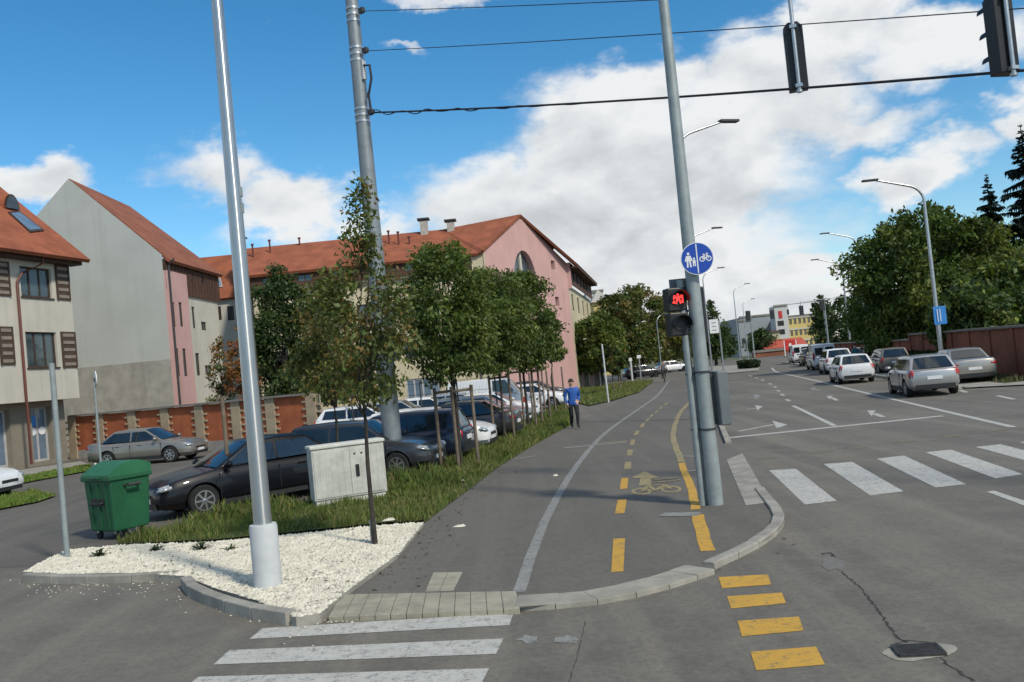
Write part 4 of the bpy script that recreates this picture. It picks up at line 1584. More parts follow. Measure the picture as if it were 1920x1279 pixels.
def roof_panel(root, parent, e0, r0, U3, quad, h, name, m, frame_m):
    P, n = [], None
    for (x, y) in quad:
        p, n = on_roof(e0, r0, U3, x, y)
        P.append(p)
    mb = MB()
    vs = [p - n * 0.05 for p in P] + [p + n * h for p in P]
    mb.add(vs, [(3, 2, 1, 0), (4, 5, 6, 7), (0, 1, 5, 4), (1, 2, 6, 5), (2, 3, 7, 6), (3, 0, 4, 7)])
    o = mb.build(name, frame_m, None)
    c = sum(P, Vector()) / 4
    mb = MB()
    mb.face([c + (p - c) * 0.84 + n * (h + 0.006) for p in P])
    g = mb.build('pane', m, None)
    for q in (o, g):
        for v in q.data.vertices:
            v.co -= root.location
    o.parent = parent
    g.parent = o
    return o


roof_panel(bA, roofA, e0, r0_, U3, [(14, 399), (34, 397), (82, 434), (56, 437)], 0.07, 'skylight', M_SHOPG, M_WINF)
# arched eyebrow dormer
pd, nd = on_roof(e0, r0_, U3, 19, 392)
mb = MB()
arc = [pd + U3 * (0.46 * math.cos(t)) + Vector((0, 0, .72 * math.sin(t))) + Vector((wU.N.x, wU.N.y, 0)) * 0.1 for t in [math.pi * k / 10 for k in range(11)]]
back = Vector((-wU.N.x, -wU.N.y, 0)) * 1.6
mb.add(arc + [p + back for p in arc], [(k, k + 1, 12 + k, 11 + k) for k in range(10)])
do = mb.build('dormer', M_TILE, None)
mb = MB()
c_ = pd + Vector((wU.N.x, wU.N.y, 0)) * 0.08
mb.face([c_ + (p - pd) * 0.86 for p in arc])
dg = mb.build('pane', M_WGLASS, None)
mb = MB()
for t0 in [math.pi * k / 10 for k in range(10)]:
    t1 = t0 + math.pi / 10
    q = [pd + U3 * (0.46 * s_ * math.cos(t)) + Vector((0, 0, .72 * s_ * math.sin(t))) + Vector((wU.N.x, wU.N.y, 0)) * 0.14 for (t, s_) in ((t0, 1), (t1, 1), (t1, .84), (t0, .84))]
    mb.face(q)
df = mb.build('frame', M_WINF, None)
for q in (do, dg, df):
    for v in q.data.vertices:
        v.co -= bA.location
do.parent = roofA
dg.parent = do
df.parent = do

# ---- B: grey gable house with pink bay
YB = 52.0
cB = D(303, 477, YB)
rB = D(128, 335, YB)
EB, RB = cB.z, rB.z
cB2 = D(402, 506, YB * 1.165)
dB = (V2(cB2) - V2(cB))
LB = dB.length
dB.normalize()
bB = thing('gabled_house', 'tall house with blank grey gable wall, pink bay and dark wooden attic', 'building', (cB.x, cB.y, 0))
half = cB.x - rB.x
gx0 = rB.x - half
mid_z = D(230, 682, YB).z
mb = MB()
mb.face([(gx0, YB, mid_z), (cB.x, YB, mid_z), (cB.x, YB, EB), (rB.x, YB, RB), (gx0, YB, EB)])
o = mb.build('gable_wall', M_GREYW, bB, world=True)
mb = MB()
mb.face([(gx0 - .02, YB - .03, -.1), (cB.x + .01, YB - .03, -.1), (cB.x + .01, YB - .03, mid_z), (gx0 - .02, YB - .03, mid_z)])
mb.face([(gx0 - .02, YB - .03, mid_z), (cB.x + .01, YB - .03, mid_z), (cB.x + .01, YB, mid_z + .01), (gx0 - .02, YB, mid_z + .01)])
mb.build('gable_base', M_GREYC, bB, world=True)
wB = Wall(bB, V2(cB), dB)
# pink bay, proud of the white wall
ap_, _ = wB.px(349, 600)
opk = [wB.rect(315, 567, 323, 614), wB.rect(327, 567, 337, 614), wB.rect(321, 654, 331, 706), wB.rect(334, 654, 345, 706)]
wB.face(0, ap_, -.1, D(340, 520, YB * 1.07).z, opk, M_PINK, 'bay_wall', depth=0.12, c=0.25)
mb = MB()
zt_ = D(340, 520, YB * 1.07).z
mb.face([wB.P(0, -.1, -1), wB.P(0, -.1, .25), wB.P(0, zt_, .25), wB.P(0, zt_, -1)])
mb.face([wB.P(ap_, -.1, -.2), wB.P(ap_, -.1, .25), wB.P(ap_, zt_, .25), wB.P(ap_, zt_, -.2)])
mb.face([wB.P(0, zt_, .25), wB.P(ap_, zt_, .25), wB.P(ap_, zt_, -.6), wB.P(0, zt_, -.6)])
wB.build(mb, 'bay_wall', M_PINK)
for o in opk:
    wB.window(o, M_WINF, M_WGLASS, mull=(0, 0), depth=0.1, fw=0.04, c=0.25)
ow = [wB.rect(359, 575, 368, 616), wB.rect(377, 603, 388, 620), wB.rect(366, 662, 377, 704), wB.rect(384, 685, 397, 703)]
zw = D(370, 560, YB * 1.12).z
wB.face(ap_, LB, -.1, zw, ow, M_CREAM, 'wall', depth=0.14)
for o in ow:
    wB.window(o, M_WINF, M_WGLASS, mull=(1, 0), depth=0.12, fw=0.05)
# timber attic
zat = EB - 0.15
at_o = [wB.rect(353, 512, 360, 530), wB.rect(372, 517, 380, 533)]
wB.face(0, LB + .3, min(zt_, zw) - .1, zat, at_o, M_WOOD, 'timber_attic', depth=0.1, c=0.12)
for o in at_o:
    wB.window(o, M_WINF, M_WGLASS, mull=(0, 0), depth=0.08, fw=0.05, c=0.12)
mb = MB()
wB.bx(mb, .05, .14, zt_ - .2, zat - .1, -.5, .135)
wB.build(mb, 'corner_post', M_WOOD)
for k in range(int(LB / 0.5)):
    mb = MB()
    wB.bx(mb, k * 0.5, k * 0.5 + 0.05, zw + .02, zat, 0.12, 0.15)
    wB.build(mb, 'batten', M_WINF)
mb = MB()
mb.face([wB.P(LB, -.1, 0), wB.P(LB, zat, 0), wB.P(LB, zat, -8), wB.P(LB, -.1, -8)])
wB.build(mb, 'wall', M_CREAM)
back = Vector((dB.x, dB.y, 0)) * LB
rr0 = Vector((rB.x, YB + .10, RB + .03))
ee0 = Vector((cB.x + .1, YB + .10, EB + .0))
sl = (ee0 - rr0)
rbk = Vector((D(243, 384, YB * 1.18).x, YB * 1.18, RB + .12))
roofB = slab(bB, [rr0, ee0 + sl * 0.07, ee0 + sl * 0.07 + back * 1.03, rbk], 0.2, 'roof', M_TILE2)
slab(bB, [rr0, Vector((gx0, YB - .05, EB)), Vector((gx0, YB, EB)) + back, rbk], 0.2, 'roof', M_TILE2)
dp = MB()
dp.tube([wB.P(.05, EB - .3, .7), wB.P(.05, EB - .7, .34), wB.P(.05, 0.3, .34)], 0.06, 8)
wB.build(dp, 'downpipe', M_DGREY, smooth=40)

# ---- link block with orange mansard
bL = thing('mansard_house', 'low house with steep orange roof between grey gable house and long terrace', 'building', (D(410, 700, 70).x, 70, 0))
x0, x1 = D(360, 600, 70).x, D(470, 600, 70).x
wL = Wall(bL, (x0, 70), (1, 0))
zL0, zL1, zL2 = D(420, 640, 70).z, D(420, 560, 70).z, D(420, 474, 71).z
oL = [wL.rect(408, 575, 416, 600), wL.rect(425, 575, 440, 600)]
oL = [o for o in oL]
wL.face(0, x1 - x0, 0, zL1, oL, M_CREAM)
for o in oL:
    wL.window(o, M_WINF, M_WGLASS)
mb = MB()
wL.bx(mb, 0, x1 - x0, zL0 + 1.2, zL1, .05, .12)
eL0, eL1 = Vector((x0 - .3, 69.6, zL1)), Vector((x1 + .3, 69.6, zL1))
rL0, rL1 = Vector((x0 - .3, 72.3, zL2)), Vector((x1 + .3, 72.3, zL2))
roofL = slab(bL, [eL0, eL1, rL1, rL0], 0.2, 'roof', M_TILE)
roof_panel(bL, roofL, eL0, rL0, Vector((1, 0, 0)), [(396, 524), (414, 523), (418, 539), (399, 541)], 0.1, 'skylight', M_SHOPG, M_WINW)
mb = MB()
mb.face([(x1, 70, 0), (x1, 70, zL1), (x1, 76, zL1), (x1, 76, 0)])
mb.build('wall', M_CREAM, bL, world=True)

# ---- C: long terrace with pink gable wing
YC = 64.0
bC = thing('terrace_building', 'long red roofed cream terrace ending in a pink gable with arched window', 'building', (D(905, 700, YC).x, YC, 0))
xc0, xc1 = D(478, 600, YC).x, D(905, 600, YC).x
wC = Wall(bC, (xc0, YC), (1, 0))
EC = 0.5 * (D(485, 510, YC).z + D(860, 482, YC).z)
LC = xc1 - xc0
zcr = D(620, 533, YC).z
oc = [wC.rect(760, 712, 828, 760)]
oc[0] = (oc[0][0], oc[0][1], 0.1, oc[0][3])
wins = []
for k in range(9):
    a = 1.0 + k * (LC - 2) / 9
    for zz in (3.9, 6.7):
        if not (oc[0][0] - 1.4 < a < oc[0][1] and zz < 3.6):
            wins.append((a, a + 1.15, zz, zz + 1.4))
wC.face(0, LC, -.1, zcr, wins + oc, M_CREAM2)
for o in wins:
    wC.window(o, M_WINF, M_WGLASS, mull=(1, 0), sill=M_CAPS)
wC.window(oc[0], M_WINW, M_SHOPG, mull=(3, 0), fw=0.12, name='shop_window')
at = [(0.8 + k * 2.6, 0.8 + k * 2.6 + 1.1, zcr + .35, EC - .35) for k in range(int(LC / 2.6))]
wC.face(0, LC, zcr, EC, at, M_WOOD, 'timber_attic', depth=0.1, c=0.25)
for o in at:
    wC.window(o, M_WINF, M_WGLASS, mull=(1, 0), depth=0.08, c=0.25)
mb = MB()
wC.bx(mb, -.1, LC, zcr - .12, zcr - .002, 0.01, 0.3)
wC.build(mb, 'cornice', M_CAPS)
mb = MB()
mb.face([(xc0, YC, -.1), (xc0, YC, EC), (xc0, YC + 11, EC), (xc0, YC + 11, -.1)])
mb.build('wall', M_CREAM, bC, world=True)
rC0 = D(457, 456, YC + 5.5)
rC1 = D(880, 438, YC + 5.5)
zr = 0.5 * (rC0.z + D(830, 441, YC + 5.5).z)
eC0, eC1 = Vector((xc0 - .4, YC - .6, EC - .1)), Vector((xc1 + .2, YC - .6, EC - .1))
RCE = Vector((D(830, 441, YC + 5.5).x, YC + 5.5, zr))
roofC = slab(bC, [eC0, eC1, RCE, Vector((rC0.x, YC + 5.5, zr))], 0.2, 'roof', M_TILE)
slab(bC, [Vector((xc0 - .4, YC + 11.6, EC - .1)), Vector((xc1, YC + 11.6, EC - .1)), RCE, Vector((rC0.x, YC + 5.5, zr))], 0.2, 'roof', M_TILE)
slab(bC, [eC0, Vector((rC0.x, YC + 5.5, zr)), Vector((xc0 - .4, YC + 11.6, EC - .1))], 0.2, 'roof', M_TILE)
# chimneys and vents
for (px, w_, h_) in [(796, .75, .55), (846, .75, .25), (452, .5, .5)]:
    x = D(px, 435, YC + 5).x
    mb = MB()
    mb.box((x, YC + 5, zr + h_ / 2 - .3), (w_ * .75, .7, h_ + .9))
    ch_ = mb.build('chimney', M_CHIM, roofC)
    for v in ch_.data.vertices:
        v.co -= bC.location
    mb = MB()
    mb.box((x, YC + 5, zr + h_ + .30), (w_ * 1.25, .95, .12))
    mb.box((x, YC + 5, zr + h_ + .2), (w_ * .5, .5, .12))
    cp = mb.build('chimney_cap', M_DGREY, ch_)
    for v in cp.data.vertices:
        v.co -= bC.location
for (px, py, h_) in [(475, 470, .9), (507, 462, .9), (562, 448, .5), (730, 445, .9), (748, 447, .9), (768, 446, .5)]:
    q, n_ = on_roof(eC0, Vector((rC0.x, YC + 5.5, zr)), Vector((1, 0, 0)), px, py + 12)
    mb = MB()
    mb.tube([q - Vector((0, 0, .2)), q + Vector((0, 0, h_))], 0.07, 7)
    mb.tube([q + Vector((0, 0, h_)), q + Vector((0, 0, h_ + .12))], 0.12, 7)
    vp = mb.build('vent_pipe', M_PIPE, roofC)
    for v in vp.data.vertices:
        v.co -= bC.location
# pink gable wing
YG0, YG1 = 63.6, 76.0
gl = V2(D(905, 470, YG0))
gr = V2(D(1061, 492, YG1))
wG = Wall(bC, gl, gr - gl)
LG = (gr - gl).length
zl = D(905, 468, YG0).z
zrr = D(1061, 492, YG1).z
zt_ = 0.5 * (zl + zrr)
apk, zpk = wG.px(973, 405)
arch_a0, _ = wG.px(966, 540)
arch_a1, _ = wG.px(1008, 540)
_, arch_top = wG.px(984, 470)
_, arch_bot = wG.px(984, 565)
am = (arch_a0 + arch_a1) / 2
aw = (arch_a1 - arch_a0) / 2
spring = arch_bot + (arch_top - arch_bot) * 0.35
hole = [(arch_a1, arch_bot), (arch_a1, spring)] + [(am + aw * math.cos(t), spring + (arch_top - spring) * math.sin(t)) for t in [math.pi * k / 12 for k in range(1, 12)]] + [(arch_a0, spring), (arch_a0, arch_bot)]
sq = []
for (px, py) in [(1037, 497), (1045, 565)]:
    a, b = wG.px(px, py)
    sq.append([(a - .35, b - .38), (a + .35, b - .38), (a + .35, b + .38), (a - .35, b + .38)])
outer = [(0, -.1), (LG, -.1), (LG, zrr), (apk, zpk), (0, zl)]
from mathutils.geometry import tessellate_polygon
loops = [[Vector((p[0], p[1], 0)) for p in outer]] + [[Vector((p[0], p[1], 0)) for p in h] for h in [hole] + sq]
flat = [p for l in loops for p in l]
tri = tessellate_polygon(loops)
mb = MB()
mb.add([wG.P(p.x, p.y, 0) for p in flat], tri)
for h in [hole] + sq:
    for p, q in zip(h, h[1:] + h[:1]):
        mb.face([wG.P(p[0], p[1], 0), wG.P(q[0], q[1], 0), wG.P(q[0], q[1], -.5), wG.P(p[0], p[1], -.5)])
wG.build(mb, 'gable_wall', M_PINK)
mb = MB()
mb.face([wG.P(p[0], p[1], -.45) for p in hole])
gw = wG.build(mb, 'arched_window', M_WGLASS)
mb = MB()
wG.bx(mb, am - .15, am + .15, arch_bot, arch_top, -.44, -.3)
wG.bx(mb, arch_a0, arch_a1, spring - .1, spring + .1, -.44, -.31)
wG.build(mb, 'mullion', M_CREAM, gw)
for h in sq:
    mb = MB()
    mb.face([wG.P(p[0], p[1], -.3) for p in h])
    wG.build(mb, 'window', M_WINF)
# street facade of the wing
fr_ = V2(D(1102, 527, 97.0))
wF = Wall(bC, gr, fr_ - gr)
LF = (fr_ - gr).length
zf = wF.px(1080, 545)[1]
of = []
for k in range(4):
    for zz in (1.2, 4.2, 7.0):
        of.append((2 + k * 5, 3.6 + k * 5, zz, zz + 1.5))
of = [o for o in of if o[1] < LF]
wF.face(0, LF, -.1, zf, of, M_CREAM2)
for o in of:
    wF.window(o, M_WINF, M_WGLASS, mull=(1, 0), fw=.08)
mb = MB()
wF.bx(mb, -.02, .12, zf - .3, zrr - .05, -.5, .32)
wF.build(mb, 'corner_post', M_PINK)
mb = MB()
mb.add([(xc1 - .4, YC - .26, -.05), (gl.x + .12, gl.y + .05, -.05), (gl.x + .12, gl.y + 1.5, -.05), (xc1 - .4, YC + 1.5, -.05), (xc1 - .4, YC - .26, EC - .05), (gl.x + .12, gl.y + .05, EC - .05), (gl.x + .12, gl.y + 1.5, EC + .3), (xc1 - .4, YC + 1.5, EC + .3)],
       [(3, 2, 1, 0), (4, 5, 6, 7), (0, 1, 5, 4), (1, 2, 6, 5), (2, 3, 7, 6), (3, 0, 4, 7)])
mb.build('corner_wall', M_CREAM2, bC, world=True)
fo = [(1.5 + k * 3.2, 3.4 + k * 3.2, zf + .4, zrr - .5) for k in range(int(LF / 3.2) - 1)]
wF.face(0, LF, zf, zrr, fo, M_WOOD, 'timber_attic', depth=.1, c=.3)
for o in fo:
    wF.window(o, M_WINF, M_WGLASS, mull=(1, 0), depth=.08, c=.3)
bk = Vector((wF.U.x, wF.U.y, 0)) * LF
pkp = wG.P(apk, zpk + .12, 0.15)
rl = wG.P(-.25, zl - .05, 0.15)
rr_ = wG.P(LG, zrr + .02, .15)
nrm = Vector((wF.N.x, wF.N.y, 0))
slab(bC, [pkp, rr_ + nrm * .9 - Vector((0, 0, .3)), rr_ + bk + nrm * .9 - Vector((0, 0, .3)), pkp + bk], 0.2, 'roof', M_TILE)
slab(bC, [pkp, rl, RCE], 0.2, 'roof', M_TILE)
slab(bC, [rl, eC1, RCE], 0.2, 'roof', M_TILE)
slab(bC, [pkp, RCE, RCE + Vector((6, 9, -3.5)), pkp + bk], 0.2, 'roof', M_TILE)
mb = MB()
wF.bx(mb, -.2, LF, zrr - .55, zrr - .40, .3, 1.0)
wF.build(mb, 'gutter', M_WOOD)
# garden wall and gate pillar right of the pink wing
gp = V2(G(1098, 728))
gw_ = thing('garden_wall', 'short pinkish ribbed garden wall with round white sign beside the pink gable', 'wall', (gp.x, gp.y, 0))
wW = Wall(gw_, gp + Vector((-1.0, 0)), (1, 0.15))
for k in range(5):
    mb = MB()
    wW.bx(mb, k * .5, k * .5 + .46, 0, 3.2 - k * .22, -.12, .02 * (k % 2))
    wW.build(mb, 'panel', M_PINK if k % 2 else M_BASE)
mb = MB()
wW.bx(mb, 2.4, 2.75, 0, 2.9, -.3, .06)
wW.build(mb, 'pillar', M_WHITEM)
mb = MB()
mb.face([wW.P(2.9 + .42 * math.cos(k * .35), 1.9 + .75 * math.sin(k * .35), .09) for k in range(18)])
wW.build(mb, 'plaque', M_WHITEM)

# ---- far small yellow house beyond the terrace
def box_house(name, label, px0, px1, ytop, Y, mwall, mroof=None, roof_h=0.0, rows=0, cols=0, depth=8, wm=None, pyramid=False, zbase=0.0, win_h=1.3):
    p0, p1 = D(px0, ytop, Y), D(px1, ytop, Y)
    zt = 0.5 * (p0.z + p1.z)
    root = thing(name, label, 'building', ((p0.x + p1.x) / 2, Y, 0))
    W_ = Wall(root, (p0.x, Y), (1, 0))
    L = p1.x - p0.x
    ops = []
    for r_ in range(rows):
        for c_ in range(cols):
            a = L * (c_ + .5) / cols
            zb = zbase + (zt - zbase) * (r_ + .35) / max(rows, 1)
            ww = min(1.6, L / cols * .55)
            ops.append((a - ww / 2, a + ww / 2, zb, zb + min(win_h, (zt - zbase) / rows * .5)))
    W_.face(0, L, -.1, zt, ops, mwall)
    for o in ops:
        W_.window(o, M_WINF, wm or M_WGLASS, mull=(0, 0), depth=.1, fw=.06)
    mb = MB()
    for (xa, xb) in ((0, 0), (L, L)):
        mb.face([W_.P(xa, -.1, 0), W_.P(xa, zt, 0), W_.P(xa, zt, -depth), W_.P(xa, -.1, -depth)])
    mb.face([W_.P(0, -.1, -depth), W_.P(L, -.1, -depth), W_.P(L, zt, -depth), W_.P(0, zt, -depth)])
    if not mroof:
        mb.face([W_.P(0, zt, 0), W_.P(L, zt, 0), W_.P(L, zt, -depth), W_.P(0, zt, -depth)])
    W_.build(mb, 'wall', mwall)
    if mroof:
        mb = MB()
        e = .4
        c4 = [W_.P(-e, zt, e), W_.P(L + e, zt, e), W_.P(L + e, zt, -depth - e), W_.P(-e, zt, -depth - e)]
        if pyramid:
            ap2 = W_.P(L / 2, zt + roof_h, -depth / 2)
            for k in range(4):
                mb.face([c4[k], c4[(k + 1) % 4], ap2])
        else:
            q0, q1 = W_.P(-e, zt + roof_h, -depth / 2), W_.P(L + e, zt + roof_h, -depth / 2)
            mb.face([c4[0], c4[1], q1, q0])
            mb.face([c4[2], c4[3], q0, q1])
            mb.face([c4[1], c4[2], q1])
            mb.face([c4[3], c4[0], q0])
        mb.face(list(reversed(c4)))
        W_.build(mb, 'roof', mroof)
    else:
        mb = MB()
        W_.bx(mb, -.15, L + .15, zt - .1, zt + .35, -.2, .2)
        W_.build(mb, 'parapet', M_CAPS)
    return root, W_, zt


box_house('corner_house', 'small pale yellow house with shallow pointed roof beyond the terrace', 1112, 1142, 566, 135, M_YELB, M_CHIM, 2.2, 2, 2, 7, pyramid=True)
box_house('apartment_block', 'pale grey block peeping out behind the pale yellow house', 1098, 1130, 548, 150, M_FARW, None, 0, 3, 2, 8)
# group at the end of the road
box_house('grey_hall', 'windowless pale grey hall at the end of the road', 1386, 1476, 592, 215, M_FARG, None, 0, 0, 0, 20)
box_house('grey_shed', 'darker grey shed beside the pale grey hall', 1384, 1409, 602, 208, M_FARG, None, 0, 1, 2, 6)
rt_, Wt, zt = box_house('yellow_block', 'yellow office block with window bands at the end of the road', 1468, 1546, 592, 205, M_YELB, None, 0, 3, 9, 14, win_h=1.6)
for k in range(3):
    mb = MB()
    Wt.bx(mb, 0, D(1546, 592, 205).x - D(1468, 592, 205).x, zt * (k + .98) / 3 - .35, zt * (k + .98) / 3, 0.01, .15)
    Wt.build(mb, 'band', M_CREAM)
rt_, Wt, zt = box_house('stair_tower', 'white stair tower with red and black panels on the yellow office block', 1451, 1475, 574, 202, M_FARW, None, 0, 0, 0, 4)
for (px, py, pw, ph, m) in [(1463, 590, 8, 13, M_REDSIGN), (1464, 606, 12, 8, M_BLACK), (1466, 622, 12, 8, M_BLACK)]:
    o = Wt.rect(px - pw / 2, py - ph / 2, px + pw / 2, py + ph / 2)
    mb = MB()
    Wt.bx(mb, o[0], o[1], o[2], o[3], .02, .1)
    Wt.build(mb, 'panel', m)
box_house('cream_cottage', 'small cream cottage with dark eaves in front of the grey hall', 1420, 1462, 624, 190, M_CREAM2, M_WOOD, .5, 1, 2, 8)
box_house('low_red_roof_house', 'low house under a wide red roof in front of the yellow block', 1437, 1512, 651, 172, M_BASE, M_REDAWN, 1.7, 0, 0, 7)
box_house('long_low_wall_house', 'low brown boundary building along the end of the road', 1412, 1500, 657, 165, M_BRICKR, None, 0, 0, 0, 1.0)
p = G(1483, 672)
sg = thing('roadside_sign', 'red roadside board with a white flame shape at the end of the road', 'sign', (D(1483, 660, 150).x, 150, 0))
mb = MB()
mb.box((0, 0, 1.8), (1.9, .1, 1.7))
mb.build('board', M_REDSIGN, sg)
mb = MB()
mb.face([(0.28 * math.cos(k * .7) * (1 if k else .5), -.06, 1.65 + .5 * math.sin(k * .7)) for k in range(9)])
mb.build('emblem', M_SIGNW, sg)
for sx in (-1, 1):
    mb = MB()
    mb.box((sx * 1.0, 0, 1.3), (.14, .14, 2.7))
    mb.build('post', M_WHITEM, sg)

# ------------------------------------------------------------------ fences and walls
f0, f1 = V2(G(133, 861)), V2(G(449, 841))
fd = (f1 - f0).normalized()
fence = thing('brick_fence', 'orange brick garden fence with sand coloured quoined pillars and concrete coping', 'fence', (f0.x, f0.y, 0))
wf = Wall(fence, f0, fd)
piers = [wf.px(x, 800)[0] for x in (137, 189, 250, 312, 377, 446, 511, 588)]
FH = 2.12
mbx = {}
for i, a in enumerate(piers):
    mb = MB()
    wf.bx(mb, a - .26, a + .26, 0, FH, -.32, .10)
    wf.build(mb, 'pillar', M_PILLAR, bevel=.01)
    for k in range(11):
        for sd_ in (-1, 1):
            if (k + (sd_ > 0)) % 2 == 0 and k > 1:
                mb = MB()
                x_ = a + sd_ * .26
                wf.bx(mb, min(x_, x_ + sd_ * .2), max(x_, x_ + sd_ * .2), .25 + k * .155, .25 + k * .155 + .085, -.2, .085)
                wf.build(mb, 'quoin_brick', M_PILLAR)
for a, b in zip(piers[:-1], piers[1:]):
    mb = MB()
    wf.bx(mb, a + .26, b - .26, .42, FH - .02, -.22, .02)
    wf.build(mb, 'brick_panel', M_BRICK)
    mb = MB()
    wf.bx(mb, a + .26, b - .26, -.02, .42, -.26, .05)
    wf.build(mb, 'plinth', M_GREYC)
    mb = MB()
    wf.bx(mb, a - .1, b - .1, FH, FH + .09, -.42, .2)
    wf.build(mb, 'coping', M_CAPS)
# wire fence continuing
wm_ = thing('wire_fence', 'thin post and wire mesh fence continuing from the brick fence behind cars', 'fence', tuple(wf.P(piers[-1] + .4, 0)))
wn = Wall(wm_, V2(wf.P(piers[-1] + .4, 0)), fd)
for k in range(6):
    mb = MB()
    mb.tube([wn.P(k * 1.7, 0, 0), wn.P(k * 1.7, 2.2, 0)], .035, 6)
    wn.build(mb, 'post', M_DGREY)
mb = MB()
for z in (0.2, .7, 1.2, 1.7, 2.15):
    mb.tube([wn.P(0, z, 0), wn.P(8.5, z, 0)], .008, 4)
for k in range(60):
    a = k * .145
    mb.tube([wn.P(a, .2, 0), wn.P(min(a + .5, 8.5), 2.15, 0)], .003, 3)
wn.build(mb, 'wire_mesh', M_DGREY)

# right brick wall along the road
q0 = V2(D(1960, 700, 33.5))
qd = Vector((math.sin(R_(11.8)), math.cos(R_(11.8))))
rw = thing('brick_wall', 'long dark red brick wall with coping and pilasters beneath the park trees', 'wall', (q0.x, q0.y, 0))
q_end = 78.0
qs = q0 + qd * q_end
ww_ = Wall(rw, qs, -qd)
step = 3.0
n_ = int(q_end / step)
for k in range(n_):
    a0, a1 = k * step, (k + 1) * step
    near = a1 > q_end - 19
    h = 2.05 if near else 1.72
    mb = MB()
    ww_.bx(mb, a0, a1 - .006, -.05, h, -.3, 0)
    ww_.build(mb, 'wall_panel', M_BRICKR)
    mb = MB()
    ww_.bx(mb, a0 - .16, a0 + .16, -.05, h + .02, -.34, .07)
    ww_.build(mb, 'pilaster', M_BRICKR)
    mb = MB()
    ww_.bx(mb, a0, a1 - .01, h + .022, h + .12, -.4, .12)
    ww_.build(mb, 'coping', M_CAPS)
# verge and kerb at wall foot
vb = [q0 - Vector((3.2, -1.0)) * 1.0, q0 - Vector((3.2, -1)) + qd * 70, q0 + qd * 70, q0 - qd * 2]
S(sheet([(p.x, p.y) for p in [q0 + Vector((-3.3, -.5)), q0 + Vector((-3.3, -.5)) + qd * 72, q0 + qd * 72, q0 + qd * -3]], 0.05, 'pavement', M_KERB))
wv_poly = [q0 + Vector((-1.7, -.2)), q0 + Vector((-1.7, -.2)) + qd * 40, q0 + qd * 40 + Vector((-.1, 0)), q0 + Vector((-.1, 0))]
S(sheet([(p.x, p.y) for p in wv_poly], 0.056, 'grass_verge', M_SOIL))
grass_field(wv_poly, 4000, rng, 0.08, 0.25, 'grass', 'dry grass strip along the foot of the dark red wall', w=0.03,
            pal=[(0.07, 0.08, 0.03), (0.10, 0.10, 0.04), (0.12, 0.10, 0.05), (0.05, 0.065, 0.02), (0.10, 0.085, 0.05)])
kerb_run('road_kerb', [q0 + Vector((-3.45, -.5)), q0 + Vector((-3.45, -.5)) + qd * 70], 0.12, 0.15, 2.0, side=-1)


# ------------------------------------------------------------------ cars
CAR = {
    'hatch': dict(L=4.1, W=1.74, H=1.46, wb=2.52, fo=0.82, r=0.31, belt=0.93, hood=0.76, deck=0.95, x1=1.00, x2=1.78, x3=0.48, x4=0.10, rearw=True),
    'sedan': dict(L=4.5, W=1.77, H=1.44, wb=2.68, fo=0.88, r=0.32, belt=0.92, hood=0.74, deck=1.00, x1=1.18, x2=2.02, x3=1.18, x4=0.55, rearw=True),
    'suv': dict(L=4.3, W=1.82, H=1.64, wb=2.62, fo=0.84, r=0.35, belt=1.03, hood=0.88, deck=1.06, x1=1.05, x2=1.72, x3=0.50, x4=0.10, rearw=True),
    'estate': dict(L=4.4, W=1.72, H=1.48, wb=2.6, fo=0.85, r=0.31, belt=0.92, hood=0.78, deck=0.94, x1=1.15, x2=1.85, x3=0.30, x4=0.08, rearw=True),
    'van': dict(L=4.7, W=1.85, H=1.98, wb=2.8, fo=0.85, r=0.33, belt=1.10, hood=0.92, deck=1.10, x1=0.80, x2=1.45, x3=0.12, x4=0.03, rearw=False),
    'bigvan': dict(L=5.4, W=2.0, H=2.45, wb=3.3, fo=0.95, r=0.35, belt=1.30, hood=1.02, deck=1.30, x1=0.85, x2=1.55, x3=0.10, x4=0.02, rearw=False),
}
_carcache = {}


def loft_ring(x, zb, zt, hw, crown):
    h = zt - zb
    half = [(0, zb), (hw * .78, zb), (hw * .93, zb + .09), (hw * .99, zb + .26 * h), (hw, zb + .5 * h), (hw * .985, zb + .72 * h), (hw * .945, zt - .055), (hw * .885, zt), (hw * .45, zt + crown * .85), (0, zt + crown)]
    ring = [(x, y, z) for (y, z) in half] + [(x, -y, z) for (y, z) in reversed(half[1:-1])]
    return ring


